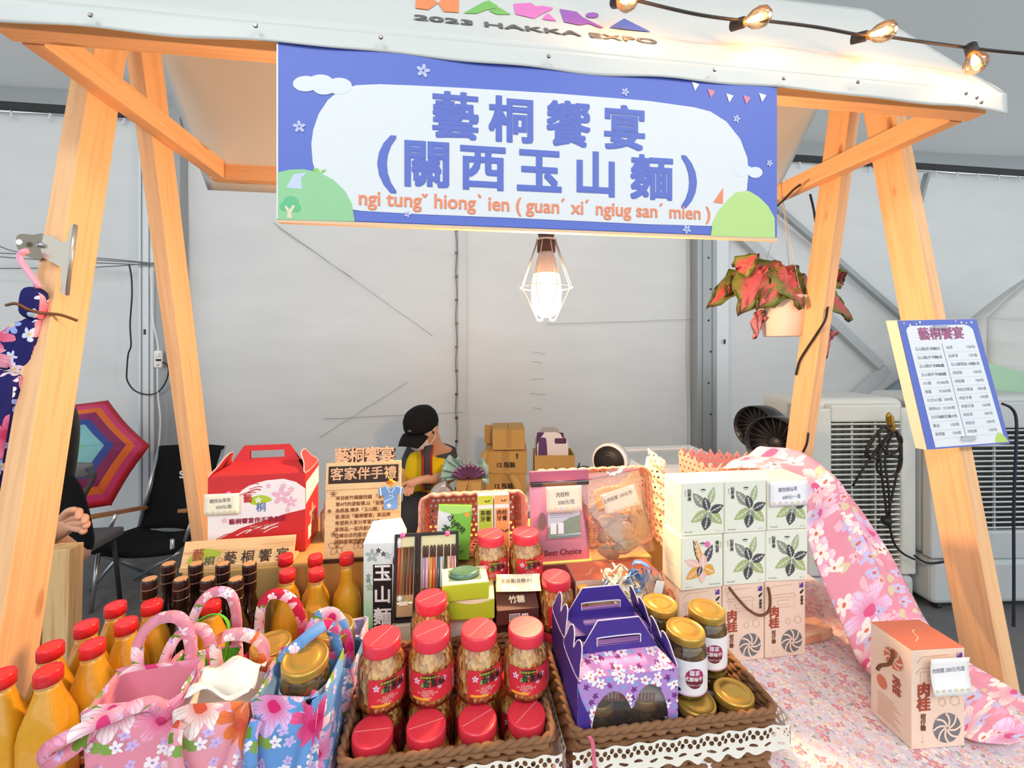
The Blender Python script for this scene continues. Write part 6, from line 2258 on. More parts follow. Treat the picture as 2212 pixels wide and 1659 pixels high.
# ------------------------------------------------------------------ risers at the back of the table
M_KR2 = plain('#b89a62', 0.8, spec=0.2, var=0.08, scale=14)
cbx = thing('display_carton', 'flat brown carton serving as riser behind the long-necked bottles', 'box', (-0.415, 1.083, T + 0.001))
MB().box((0, 0.15, 0.0885), (0.415, 0.30, 0.177)).build('carton_body', M_KR2, cbx, bevel=0.003)
MB().box((0.04, -0.0008, 0.0885), (0.05, 0.0012, 0.172)).build('tape', M_TAPE, cbx)
tag(MB().box((0, 0.14, 0.086), (0.60, 0.28, 0.172)).build('riser_box', M_KR2, None, (0.195, 1.022, T + 0.001), bevel=0.003), 'long brown riser box under the pink baskets', 'box')
pbox('red_carton', 'dark red carton under the two back red-lidded jars', 'box', 0.160, 0.082, 0.172, (0.118, 0.934, T + 0.001), 0, plain('#8f2028', 0.5))
pbox('white_carton', 'plain white carton under the lime soap boxes', 'box', 0.095, 0.042, 0.150, (0.034, 0.889, T + 0.001), 0, plain('#e2dfd8', 0.6))
pbox('brown_carton', 'dark brown carton under the small sugar box', 'box', 0.084, 0.042, 0.135, (0.129, 0.889, T + 0.001), 0, plain('#53271f', 0.5))
pbox('cream_carton', 'cream carton under the pen cases', 'box', 0.150, 0.075, 0.108, (-0.048, 0.932, T + 0.001), 0, plain('#d8cfbd', 0.6))

# ------------------------------------------------------------------ cinnamon candy boxes
M_CINB = plain('#efd3bf', 0.55, var=0.03)
M_CINT = plain('#d9775a', 0.5, var=0.04)
M_CINK = plain('#b0482f', 0.6, var=0)
M_LINE = plain('#d3a98a', 0.6, var=0)


def make_cinnamon(h=0.172):
    w, d = 0.1005, 0.078
    t = pbox('cinnamon_candy_box', '', 'box', w, d, h, (0, 0, 0), 0, M_CINB)
    MB().box((0, d / 2, h + 0.0004), (w - 0.001, d - 0.001, 0.0008)).build('top_panel', M_CINT, t)
    fdecal(t, [stroke([(-0.02, 0.02), (-0.005, 0.03), (0.0, 0.045), (0.01, 0.05)], 0.002)], plain('#f3c79a', 0.5, var=0), rot=TOP, loc=(0, 0, h + 0.001))
    cx, cz, r = 0.016, 0.034, 0.026
    fdecal(t, [ell(cx, cz, r, r, 32)], plain('#6b6d70', 0.15, var=0.2, scale=60, coat=0.6), -0.0005, 'round_window')
    for k in range(8):
        a = k * pi / 4
        pts = [(cx + r * s * cos(a + 0.9 * s), cz + r * s * sin(a + 0.9 * s)) for s in (0.04, 0.3, 0.55, 0.8, 1.0)]
        fdecal(t, [stroke(pts, 0.0036)], M_CINB, -0.0009, 'window_rib')
    ftext(t, '肉\n桂', 0.026, -0.028, 0.089, M_CINK, 0.035, line=0.95)
    ftext(t, '柑\n仔\n糖', 0.0105, -0.029, 0.046, plain('#7a4030', 0.6, var=0), 0.02, line=0.95)
    ftext(t, '一\n口\n一\n糖', 0.004, -0.030, 0.018, M_LINE, 0.0)
    ln = [stroke([(-0.042, 0.132), (-0.035, 0.140), (0.02, 0.142), (0.028, 0.134)], 0.0012), stroke([(-0.034, 0.134), (-0.034, 0.112), (0.022, 0.112), (0.022, 0.134), (-0.034, 0.134)], 0.001),
          stroke([(-0.040, 0.150), (-0.032, 0.160), (0.018, 0.162)], 0.001), stroke([(-0.02, 0.128), (0.008, 0.128), (0.008, 0.118), (-0.02, 0.118), (-0.02, 0.128)], 0.001),
          stroke([(0.03, 0.09), (0.038, 0.085), (0.04, 0.075), (0.03, 0.072), (0.022, 0.078), (0.024, 0.087), (0.03, 0.09)], 0.001), stroke([(0.002, 0.084), (0.01, 0.086), (0.014, 0.078), (0.008, 0.072), (0.001, 0.076), (0.002, 0.084)], 0.001)]
    for q in ln:
        fdecal(t, [q], M_LINE, -0.0006, 'line_drawing')
    fdecal(t, [rect(0.035, 0.153, 0.045, 0.164)], plain('#5c3f98', 0.5, var=0), -0.0006, 'logo_square')
    fdecal(t, [[(0.035, 0.164), (0.041, 0.164), (0.035, 0.158)]], plain('#e3a0b8', 0.5, var=0), -0.0009, 'logo_square')
    fdecal(t, [resample([(0.036, 0.142), (0.041, 0.147), (0.046, 0.149), (0.044, 0.144), (0.039, 0.139)], 3)], INK, -0.0006, 'brush_mark')
    ftext(t, '源\n順\n昌', 0.007, 0.041, 0.124, plain('#4a2a22', 0.6, var=0), 0.02)
    # left side print
    fdecal(t, [ell(0, 0, 0.018, 0.018, 24)], M_CINT, rot=LEFT, loc=(-w / 2 - 0.0006, d * 0.42, h * 0.78), name='side_print')
    for k in range(7):
        a = k * 2 * pi / 7
        fdecal(t, [stroke([(0.018 * s * cos(a + s), 0.018 * s * sin(a + s)) for s in (0.05, 0.4, 0.7, 1.0)], 0.003)], M_CINB, rot=LEFT, loc=(-w / 2 - 0.0010, d * 0.42, h * 0.78), name='side_print')
    text(t, '肉桂', 0.017, (-w / 2 - 0.0008, d * 0.35, h * 0.52), (pi / 2, pi / 2, -pi / 2), M_CINK, bold=0.03)
    fdecal(t, [ell(0, 0, 0.010, 0.012, 20)], M_CINT, rot=LEFT, loc=(-w / 2 - 0.0006, d * 0.7, h * 0.44), name='side_print')
    for k in range(9):
        fdecal(t, [rect(-0.024, 0.012 + 0.005 * k, 0.020 - 0.006 * (k % 3), 0.0134 + 0.005 * k)], plain('#dba58a', 0.6, var=0), rot=LEFT, loc=(-w / 2 - 0.0006, d * 0.5, 0), name='side_text')
    return t


cn, cu_ = make_cinnamon(), [False]
CX = (0.537, 0.640, 0.743)
for k, x in enumerate(CX):
    clone(cn, cu_, (x, 0.876, T + 0.001), 'peach cinnamon candy box with pinwheel window, %s of three under the cream boxes' % ('left', 'middle', 'right')[k], 'cinnamon candy boxes in the corner stack')
for k, x in enumerate((0.322, 0.425)):
    clone(cn, cu_, (x, 0.936, T + 0.001), 'peach cinnamon candy box behind the purple gift boxes, %s one' % ('left', 'right')[k], 'cinnamon candy boxes in the back row')
clone(cn, cu_, (0.838, 0.640, T + 0.001), 'peach cinnamon candy box standing alone at the right front with a price note', None, -0.06)
# brown cord handles
M_CORD = plain('#6f4326', 0.7, var=0.1)
ch_ = [Vector(p) for p in ((0.600, 0.868, 0.972), (0.612, 0.862, 0.955), (0.640, 0.860, 0.925), (0.668, 0.860, 0.910), (0.690, 0.861, 0.918), (0.696, 0.865, 0.945), (0.694, 0.868, 0.965))]
cb_ = [o for o in COL.objects if o.name.startswith('cinnamon_candy_box') and o.parent is None]
mid_b = [o for o in cb_ if 'middle of three' in o['label']][0]
lone_b = [o for o in cb_ if 'alone' in o['label']][0]
tag(MB().tube([p - Vector(mid_b.location) for p in smoothpath(ch_)], 0.003, 8).build('cord_handle', M_CORD, mid_b), 'brown cord handle')
ch_ = [Vector(p) for p in ((0.783, 0.672, 0.955), (0.779, 0.668, 0.945), (0.776, 0.672, 0.930), (0.768, 0.680, 0.922), (0.766, 0.684, 0.912))]
rzm = Matrix.Rotation(0.06, 3, 'Z')
tag(MB().tube([rzm @ (p - Vector(lone_b.location)) for p in smoothpath(ch_)], 0.003, 8).build('cord_handle', M_CORD, lone_b), 'brown cord handle')
pk = pbox('candy_packet', 'crumpled peach candy packet lying beside the right cinnamon box', 'packet', 0.10, 0.05, 0.03, (0.852, 0.902, T + 0.001), 0.15, plain('#e6b897', 0.5, var=0.1, scale=50), 0.008)
for k in range(4):
    fdecal(pk, [rect(-0.04, 0.006 + 0.005 * k, 0.01, 0.008 + 0.005 * k)], M_CINT)
MB().grid(lambda u, v: ((u - .5) * 0.10, 0.02 + 0.03 * v, 0.0305 + 0.07 * v + 0.006 * sin(6 * u)), 8, 4).build('clear_wrap', thin_clear('packet_film', (250, 250, 250), 0.6, 0.05, 0.1), pk)
note('price_note', 'white handwritten price note on the lone cinnamon candy box', 0.072, 0.060, (0.848, 0.630, 0.934), (pi / 2 - 0.1, 0.0, -0.06), ['肉桂糖 200元/包盒'], 0.0085, '#5a5a78', '#f7f6f4', bend=0.004)

# ------------------------------------------------------------------ dark red gift box
dr_ = pbox('dark_red_box', 'dark red gift box with white lettering behind the small gold-capped bottle', 'box', 0.066, 0.08, 0.171, (0.2365, 0.936, T + 0.001), 0, plain('#6d1f24', 0.5, var=0.03))
ftext(dr_, '廣\n妹', 0.017, 0.016, 0.115, WHITE, 0.02, line=1.1)
fdecal(dr_, [ell(0.012, 0.15, 0.006, 0.004, 14)], plain('#e9a05a', 0.5, var=0), rot=TOP, loc=(0, -0.11, 0.1716)) if False else None
MB().lathe([(0.008, 0), (0.008, 0.0006)], 16).build('gold_seal', plain('#e7a25c', 0.4), dr_, (0.018, 0.02, 0.1711))
q4 = []
for k in range(4):
    a = k * pi / 2 + pi / 4
    MB().tube([(0.004 + 0.0035 * cos(a) + 0.003 * cos(t), -0.0012, 0.138 + 0.0035 * sin(a) + 0.003 * sin(t)) for t in [2 * pi * i / 10 for i in range(10)]], 0.0006, 4, closed=True).build('emblem_ring', WHITE, dr_)
gb = thing('small_bottle', 'small brown bottle with gold screw cap before the dark red box', 'bottle', (0.280, 0.9075, T + 0.001))
MB().lathe([(0.018, 0), (0.021, 0.003), (0.021, 0.085), (0.016, 0.108), (0.0105, 0.125), (0.0105, 0.135)], 24).build('bottle_body', plain('#4c2a12', 0.1, coat=1.0), gb)
MB().lathe([(0.0118, 0.128), (0.0118, 0.140), (0.0125, 0.142), (0.0118, 0.144), (0.0125, 0.150), (0.0118, 0.153), (0.0122, 0.172), (0.0105, 0.175)], 24).build('gold_cap', M_GOLD, gb)
gb2 = copy_tree(gb)
gb2.location = (-0.276, 0.905, T + 0.001)
gb2['label'] = 'small brown bottle with gold screw cap beside the lilac bag'

# ------------------------------------------------------------------ cream grass-jelly boxes
M_CREAM = plain('#ecead6', 0.55, var=0.02)
M_CRF = plain('#e7ebdc', 0.55, var=0.02)


def jelly_leaves(t, w, h, orange):
    def uv_(x, y):
        return ((x - 580) / 500 * w, (970 - y) / 570 * h)
    g1, g2, dk, lg = ('#8d9483', '#a9b78a', '#4c4c50', '#a8b87c')
    if not orange:
        leaves = [((600, 672), (462, 508), 105, g1), ((652, 645), (712, 448), 85, g2), ((645, 712), (440, 826), 105, lg), ((655, 716), (803, 862), 118, lg), ((640, 720), (625, 860), 100, g1),
                  ((640, 708), (598, 560), 92, dk), ((665, 722), (822, 655), 95, dk), ((632, 775), (600, 922), 112, dk)]
    else:
        leaves = [((560, 700), (470, 430), 60, '#4e4a58'), ((565, 690), (505, 430), 65, '#e9a64c'), ((600, 700), (705, 500), 100, '#4e4a58'), ((560, 730), (365, 640), 90, '#efc2b4'), ((590, 760), (590, 580), 95, '#efc2b4'),
                  ((570, 740), (385, 850), 115, '#e9a64c'), ((600, 740), (730, 810), 125, '#e9a64c'), ((575, 760), (575, 910), 95, '#efc2b4'), ((560, 720), (530, 830), 70, '#4e4a58')]
    for k, (a, b, wd, col) in enumerate(leaves):
        a, b = uv_(*a), uv_(*b)
        ang_ = math.atan2(b[1] - a[1], b[0] - a[0])
        L = math.hypot(b[0] - a[0], b[1] - a[1])
        y = -0.0006 - 0.00008 * k
        fdecal(t, [leaf_poly(a[0], a[1], ang_, L, wd / 500 * w, 0.10, 12)], plain(col, 0.55, var=0.03), y, 'leaf_print')
        vm = MB()
        vm.flat(stroke([a, (a[0] + (b[0] - a[0]) * 0.85, a[1] + (b[1] - a[1]) * 0.85)], 0.0011))
        for s_ in (0.3, 0.5, 0.68):
            px_, pz_ = a[0] + (b[0] - a[0]) * s_, a[1] + (b[1] - a[1]) * s_
            for sd in (-1, 1):
                aa = ang_ + sd * 0.75
                vm.flat(stroke([(px_, pz_), (px_ + 0.13 * L * cos(aa), pz_ + 0.13 * L * sin(aa))], 0.0007))
        vm.build('vein_print', WHITE, t, (0, y - 0.00004, 0), FRONT)


def make_jelly(orange=False):
    w, d, h = 0.1005, 0.076, 0.114
    t = pbox('grass_jelly_box', '', 'box', w, d, h, (0, 0, 0), 0, M_CREAM)
    fdecal(t, [rect(-w / 2 + 0.0012, 0.0012, w / 2 - 0.0012, h - 0.0012)], M_CRF, -0.0003, 'front_panel')
    jelly_leaves(t, w, h, orange)
    tx = 0.036 if orange else -0.032
    ftext(t, '燒\n仙\n草' if orange else '仙\n草\n凍', 0.0095, tx, h - 0.026, INK, 0.01, y=-0.0012, line=0.95)
    ftext(t, '純\n粹\n天\n然', 0.0035, tx + (0.009 if orange else -0.009), h - 0.022, plain('#8a8a80', 0.6, var=0), y=-0.0012)
    mt = MB()
    for x_, hh in ((-0.004, .0022), (-0.001, .0032), (0.002, .0034), (0.005, .002)):
        mt.flat([(x_ - 0.003, 0), (x_, hh), (x_ + 0.003, 0)])
    mt.build('mountain_logo', INK, t, (0, -0.0012, h - 0.016), FRONT)
    ftext(t, '大山野', 0.003, 0.0, h - 0.019, plain('#6b6b66', 0.6, var=0), y=-0.0012)
    ftext(t, 'Hot Grass Jelly' if orange else 'Grass Jelly', 0.0045, (0.03 if orange else -0.034), 0.008, plain('#55554f', 0.6, var=0), y=-0.0012)
    ftext(t, '10g x 20', 0.0036, (-0.034 if orange else 0.036), 0.007, plain('#a8a898', 0.6, var=0), y=-0.0012)
    fdecal(t, [stroke([(-0.014, 0.002), (-0.007, -0.001), (0.0, 0.0), (0.007, -0.001), (0.014, 0.001)], 0.0016)], plain('#a5a495', 0.6, var=0), rot=TOP, loc=(0.004, d * 0.55, h + 0.0008), name='top_print')
    for k in range(6):
        fdecal(t, [rect(-0.022, 0.02 + 0.006 * k, 0.012 - 0.004 * (k % 3), 0.0214 + 0.006 * k)], plain('#cfccb4', 0.6, var=0), rot=LEFT, loc=(-w / 2 - 0.0006, d * 0.5, 0.02), name='side_text')
    return t


Z2, Z3 = T + 0.1745, T + 0.1745 + 0.1152
gz, gzu = make_jelly(), [False]
for x, z, lb, rz in ((0.640, Z2, 'cream grass jelly box with green leaves, middle of the lower row', 0.0), (0.743, Z2, 'cream grass jelly box with green leaves, right of the lower row', -0.05),
                     (0.540, Z3, 'cream grass jelly box with green leaves, left of the top row', 0.0), (0.642, Z3, 'cream grass jelly box with green leaves, middle of the top row', 0.0),
                     (0.745, Z3, 'cream grass jelly box with a price note, right of the top row', 0.0)):
    clone(gz, gzu, (x, 0.872, z), lb, 'cream grass jelly boxes', rz)
og = make_jelly(True)
og.location = (0.536, 0.868, Z2)
og.rotation_euler = (0, 0, 0.05)
tag(og, 'cream grass jelly box with orange and pink leaves and a pink dot', 'box', 'cream grass jelly boxes')
MB().lathe([(0.0062, 0), (0.0062, 0.0006)], 18).build('pink_dot', plain('#f06ab4', 0.6, var=0), og, (0.012, -0.0014, 0.096), (pi / 2, 0, 0))
note('price_note', 'white handwritten price note on the top right cream box', 0.094, 0.056, (0.746, 0.868, Z3 + 0.082), (pi / 2, 0, 0.0), ['關西燒仙草', '600元/一盒'], 0.0105, '#4a4a78', '#f4f4f8')

# zig-zag lace basket behind the cream boxes
M_PNKB = plain('#efa193', 0.7, var=0.06)
lb_ = thing('lace_rim_basket', 'pink basket with a zigzag perforated rim behind the cream boxes', 'basket', (0.80, 1.06, T + 0.001))


def holes_mat(name, col, per=0.012, r=0.26, zmax=None):
    m = bpy.data.materials.new(name)
    m.use_nodes = True
    nt = m.node_tree
    b = nt.nodes['Principled BSDF']
    setb(b, col, 0.7)
    out = [n for n in nt.nodes if n.type == 'OUTPUT_MATERIAL'][0]
    sp = nt.nodes.new('ShaderNodeSeparateXYZ')
    nt.links.new(coord(nt, 'UV'), sp.inputs[0])
    row = mathn(nt, 'FLOOR', mathn(nt, 'DIVIDE', mathn(nt, 'ADD', sp.outputs[1], 10), per))
    fu = mathn(nt, 'SUBTRACT', mathn(nt, 'FRACT', mathn(nt, 'ADD', mathn(nt, 'DIVIDE', mathn(nt, 'ADD', sp.outputs[0], 10), per), mathn(nt, 'MULTIPLY', row, 0.5))), 0.5)
    fv = mathn(nt, 'SUBTRACT', mathn(nt, 'FRACT', mathn(nt, 'DIVIDE', mathn(nt, 'ADD', sp.outputs[1], 10), per)), 0.5)
    r2 = mathn(nt, 'ADD', mathn(nt, 'MULTIPLY', fu, fu), mathn(nt, 'MULTIPLY', fv, fv))
    mk_ = mathn(nt, 'LESS_THAN', r2, r * r)
    tr_ = nt.nodes.new('ShaderNodeBsdfTransparent')
    mx = nt.nodes.new('ShaderNodeMixShader')
    nt.links.new(mk_, mx.inputs[0])
    nt.links.new(b.outputs[0], mx.inputs[1])
    nt.links.new(tr_.outputs[0], mx.inputs[2])
    nt.links.new(mx.outputs[0], out.inputs[0])
    return m


M_HOLEP = holes_mat('pink_perforated', (236, 150, 138), 0.016, 0.20)
M_HOLEL = holes_mat('peach_perforated', (240, 196, 170), 0.014, 0.22)
per_ = []
for k, (cx_, cy_) in enumerate(((-0.16, 0.0), (0.16, 0.0), (0.16, 0.20), (-0.16, 0.20))):
    pass
side = [Vector((-0.13, 0.0, 0)), Vector((0.13, 0.0, 0)), Vector((0.15, 0.10, 0)), Vector((-0.15, 0.10, 0))]


def zig(a, b, n, hmax0, hmax1, mat, nm):
    m = MB()
    vs, fs = [], []
    for i in range(2 * n + 1):
        u = i / (2 * n)
        p = a.lerp(b, u)
        hh = hmax0 + (hmax1 - hmax0) * u + (0.018 if i % 2 else 0.0)
        vs += [(p.x * 0.92, p.y * 0.92 + 0.004, 0), (p.x * 1.04, p.y, hh)]
    for i in range(2 * n):
        fs.append((2 * i, 2 * i + 2, 2 * i + 3, 2 * i + 1))
    m.add(vs, fs)
    m.build(nm, mat, lb_, solid=0.002)


zig(side[0], side[1], 9, 0.375, 0.345, M_HOLEL, 'front_wall')
zig(side[3], side[2], 11, 0.395, 0.36, M_HOLEP, 'back_wall')
zig(side[0], side[3], 4, 0.375, 0.395, M_HOLEP, 'side_wall')
zig(side[1], side[2], 4, 0.345, 0.36, M_HOLEP, 'side_wall')

# ------------------------------------------------------------------ noodle carton
M_NDL = newmat('noodle_green')
def grad_green():
    m, nt, b = newmat('noodle_carton_print')
    setb(b, (200, 230, 210), 0.45)
    sp = nt.nodes.new('ShaderNodeSeparateXYZ')
    nt.links.new(coord(nt, 'Object'), sp.inputs[0])
    c = ramp(nt, mathn(nt, 'DIVIDE', sp.outputs[2], 0.257), [(0.0, (24, 128, 62)), (0.29, (24, 128, 62)), (0.295, (150, 214, 160)), (0.75, (222, 238, 234)), (1.0, (226, 238, 240))], 'LINEAR')
    nt.links.new(c, b.inputs['Base Color'])
    return m


nd = thing('noodle_carton', 'tall green and white gable-top noodle carton with black panel', 'carton', (-0.158, 0.985, T + 0.001), -0.08)
NW, ND_, NH = 0.082, 0.07, 0.262
MB().box((0, ND_ / 2, NH / 2), (NW, ND_, NH)).build('carton_body', grad_green(), nd, bevel=0.001)
gm = MB()
zt2 = NH + 0.042
gm.add([(-NW / 2, 0, NH), (NW / 2, 0, NH), (NW / 2, ND_, NH), (-NW / 2, ND_, NH), (-NW / 2 + 0.012, ND_ / 2, zt2 - 0.006), (NW / 2 - 0.006, ND_ / 2, zt2), (0, 0.012, NH + 0.016)],
       [(0, 1, 6), (1, 5, 6), (0, 6, 4), (6, 5, 4), (2, 3, 4, 5), (1, 2, 5), (3, 0, 4)], False)
gm.build('gable_top', plain('#f3efee', 0.5, var=0.02), nd, solid=0.001)
fdecal(nd, [rect(-0.020, 0.055, 0.022, 0.215)], plain('#15161a', 0.5, var=0), -0.0006, 'black_panel')
ftext(nd, '玉\n山\n麵', 0.040, 0.001, 0.145, WHITE, 0.03, y=-0.001, line=1.22)
fdecal(nd, [ell(0.030, 0.222, 0.0065, 0.013, 20)], plain('#6e1c34', 0.5, var=0), -0.0010, 'seal')
ftext(nd, '關\n西', 0.0085, 0.030, 0.222, WHITE, 0.02, y=-0.0014, line=1.0)
ftext(nd, '關\n西\n玉\n山\n麵', 0.006, 0.030, 0.178, plain('#58705f', 0.5, var=0), y=-0.001)
for cx_, cz_, r_, col in ((-0.022, 0.235, 0.016, '#a9bdb6'), (-0.008, 0.246, 0.006, '#2b3a34'), (0.003, 0.238, 0.006, '#2b3a34'), (0.012, 0.234, 0.009, '#b4c8c0'), (-0.030, 0.190, 0.006, '#7fa391'), (-0.026, 0.165, 0.010, '#9bc0aa'), (-0.030, 0.180, 0.006, '#5f8f78')):
    fdecal(nd, [], plain(col, 0.5, var=0)) if False else flower(MB(), cx_, cz_, r_).build('flower_print', plain(col, 0.5, var=0), nd, (0, -0.0004, 0), FRONT)
for k in range(3):
    fdecal(nd, [ell(-0.024 + 0.010 * k, 0.0745, 0.0042, 0.0042, 14)], plain('#8fd0a0', 0.5, var=0), -0.0012, 'badge')
ftext(nd, '乾吃麵', 0.006, 0.012, 0.0745, plain('#dfeee4', 0.5, var=0), y=-0.0012)
ftext(nd, '純手工製', 0.005, -0.004, 0.064, plain('#dfeee4', 0.5, var=0), y=-0.0012)
# small second noodle carton far back
nd2 = pbox('noodle_packet', 'green and white noodle packet leaning behind the clear bag', 'packet', 0.045, 0.03, 0.14, (0.535, 1.12, T + 0.25), 0, plain('#cfe3d2', 0.5), 0.002, rot=(0, 0.2, 0))
fdecal(nd2, [rect(-0.013, 0.02, 0.013, 0.11)], plain('#15161a', 0.5, var=0), -0.0006)
ftext(nd2, '玉\n山', 0.024, 0, 0.066, WHITE, 0.03, y=-0.001)
tag(MB().box((0, 0, 0.12), (0.10, 0.08, 0.24)).build('kraft_box', M_KR2, None, (0.545, 1.14, T + 0.001), bevel=0.002), 'brown box behind the cream boxes under the noodle packet', 'box')

# ------------------------------------------------------------------ red gift box with handle
RGZ = T + 0.179
rg = thing('red_gift_box', 'red and white handled gift box behind the wooden nameplate', 'gift box', (-0.487, 1.150, RGZ), 0.05)
M_RGB = plain('#cf2e33', 0.5, var=0.03)
RW, RD, RH = 0.225, 0.125, 0.20


def paper_edge(poly, th, mat, parent, name, M):
    return MB().prism(poly, -th, th, M).build(name, mat, parent)


MB().box((0, RD / 2, RH / 2), (RW, RD, RH)).build('box_body', M_RGB, rg, bevel=0.001)
# white brush area
wb = [(-0.112, 0.145), (-0.080, 0.150), (-0.05, 0.148), (-0.035, 0.165), (-0.015, 0.178), (0.02, 0.186), (0.06, 0.188), (0.09, 0.178), (0.112, 0.16), (0.112, 0.108), (0.06, 0.098), (0.03, 0.088), (0.0, 0.082), (-0.04, 0.07), (-0.08, 0.050), (-0.112, 0.035)]
fdecal(rg, [wb], plain('#f6f2f2', 0.5, var=0.01), -0.0006, 'white_brush')
rr_ = random.Random(2)
for k in range(9):
    x, z = -0.10 + 0.12 * rr_.random(), 0.045 + 0.02 * rr_.random()
    fdecal(rg, [stroke([(x, z), (x + 0.02, z + 0.010), (x + 0.034, z + 0.013)], 0.0022)], plain('#b8373f' if k % 2 else '#f0e6e6', 0.5, var=0), -0.0010 - 0.00005 * k, 'brush_streak')
for k in range(6):
    x, z = -0.045 + 0.05 * rr_.random(), 0.152 + 0.025 * rr_.random()
    fdecal(rg, [stroke([(x, z), (x + 0.02, z + 0.006), (x + 0.03, z + 0.004)], 0.002)], plain('#c94a50', 0.5, var=0), -0.0010 - 0.00005 * k, 'brush_streak')
for cx_, cz_, r_ in ((0.055, 0.145, 0.024), (0.078, 0.128, 0.015), (0.060, 0.170, 0.008), (0.078, 0.160, 0.009), (0.025, 0.172, 0.007), (0.070, 0.108, 0.008), (-0.075, 0.092, 0.008)):
    flower(MB(), cx_, cz_, r_).build('flower_print', plain('#edb9cf', 0.5, var=0), rg, (0, -0.0008, 0), FRONT)
fdecal(rg, [resample([(-0.022, 0.142), (0.005, 0.150), (0.022, 0.146), (0.034, 0.136), (0.018, 0.130), (0.0, 0.126), (-0.016, 0.130)], 3)], plain('#b7cf38', 0.5, var=0.02), -0.0009, 'brush_leaf')
flower(MB(), 0.002, 0.138, 0.008).build('flower_print', WHITE, rg, (0, -0.0011, 0), FRONT)
ftext(rg, '藝', 0.022, -0.022, 0.142, M_RGB, 0.02, y=-0.0013)
ftext(rg, '桐', 0.024, 0.008, 0.118, plain('#5f7bbd', 0.5, var=0), 0.01, y=-0.0013)
ftext(rg, '藝桐饗宴伴手禮盒組', 0.0145, 0.0, 0.087, plain('#a02840', 0.5, var=0), 0.03, y=-0.0013)
ftext(rg, 'Souvenir Gift Set', 0.0085, 0.012, 0.073, plain('#e3c5c8', 0.5, var=0), y=-0.0013)
# roof: two sloping panels meeting in an upright handle
for sg in (0, 1):
    y0, y1 = (0.0, RD / 2 - 0.004) if sg == 0 else (RD, RD / 2 + 0.004)
    M_ = MB()
    M_.add([(-RW / 2, y0, RH), (RW / 2, y0, RH), (RW / 2 - 0.035, y1, RH + 0.020), (-RW / 2 + 0.035, y1, RH + 0.020)], [(0, 1, 2, 3)])
    M_.build('roof_panel', plain('#c23036', 0.5, var=0.03), rg, solid=0.0016)
    hz0, hz1 = RH + 0.020, RH + 0.062
    ww0, ww1 = RW / 2 - 0.03, RW / 2 - 0.058
    fr_ = MB()
    # handle panel with a slot: four strips
    s0, s1, sx0, sx1 = hz0 + 0.008, hz0 + 0.029, -0.040, 0.044
    f_ = lambda z: ww0 + (ww1 - ww0) * (z - hz0) / (hz1 - hz0)
    for quad in ([(-f_(hz0), hz0), (f_(hz0), hz0), (f_(s0), s0), (-f_(s0), s0)], [(-f_(s0), s0), (sx0, s0), (sx0, s1), (-f_(s1), s1)], [(sx1, s0), (f_(s0), s0), (f_(s1), s1), (sx1, s1)], [(-f_(s1), s1), (f_(s1), s1), (f_(hz1), hz1), (-f_(hz1), hz1)]):
        fr_.add([(x, y1, z) for x, z in quad], [(0, 1, 2, 3)])
    fr_.build('handle_panel', M_RGB, rg, solid=0.0016)
for sx_ in (-1, 1):
    pol = resample([(0.0, 0.0), (RD * 0.98, 0.0), (RD * 0.80, 0.022), (RD * 0.70, 0.044), (RD * 0.58, 0.050), (RD * 0.42, 0.050), (RD * 0.30, 0.042), (RD * 0.2, 0.022)], 3)
    Mx = Matrix(((0, 0, sx_, sx_ * (RW / 2 - 0.001)), (1, 0, 0, 0), (0, 1, 0, RH), (0, 0, 0, 1)))
    Mx = Matrix.Translation((sx_ * (RW / 2 - 0.001), 0, RH)) @ Matrix.Rotation(-sx_ * R(28), 4, 'Y') @ Matrix(((0, 0, 1, 0), (1, 0, 0, 0), (0, 1, 0, 0), (0, 0, 0, 1)))
    o = MB().prism(pol, -0.0008, 0.0008, Mx).build('side_flap', plain('#c4393c', 0.5, var=0.03), rg)
    MB().tube([Mx @ Vector((x, y, 0)) for x, y in pol], 0.0012, 5, closed=True).build('paper_edge', plain('#f2dcd2', 0.7), o)
# right side print of the box
fdecal(rg, [[(0.0, 0.12), (RD, 0.14), (RD, 0.185), (0.0, 0.175)]], plain('#f3ece8', 0.5, var=0), rot=(pi / 2, 0, pi / 2), loc=(RW / 2 + 0.0006, 0, 0), name='side_print')
flower(MB(), 0.06, 0.075, 0.03).build('flower_print', plain('#e6a9a2', 0.5, var=0), rg, (RW / 2 + 0.0006, 0, 0), (pi / 2, 0, pi / 2))
fdecal(rg, [rect(0.02, 0.02, 0.05, 0.055)], WHITE, rot=(pi / 2, 0, pi / 2), loc=(RW / 2 + 0.0006, 0, 0), name='side_print')
note('price_note', 'handwritten price note pinned to the red gift box', 0.078, 0.052, (-0.565, 1.139, RGZ + 0.135), (pi / 2, 0.02, 0.05), ['關西仙草茶', '350元/個'], 0.0105, '#3c3c50', '#f6f3da')
MB().lathe([(0.006, 0), (0.0055, 0.004), (0.001, 0.005)], 16).build('pink_pin', plain('#f06aa8', 0.5), rg, (-0.065, -0.0014, 0.159), (pi / 2, 0, 0))
# glass jar behind the red box
gj2 = thing('glass_canister', 'clear glass canister beside the red gift box', 'jar', (-0.325, 1.235, RGZ))
MB().lathe([(0.032, 0), (0.036, 0.004), (0.036, 0.07), (0.026, 0.082), (0.026, 0.092)], 24, caps=False).build('glass', thin_clear('canister_glass', (222, 232, 220), 0.5, 0.05, 0.25), gj2)
MB().lathe([(0.033, 0.002), (0.033, 0.03)], 24).build('contents', plain('#b58a3c', 0.6), gj2)
MB().lathe([(0.027, 0.092), (0.027, 0.100), (0.02, 0.102)], 24).build('lid', plain('#9fb0a8', 0.4), gj2)

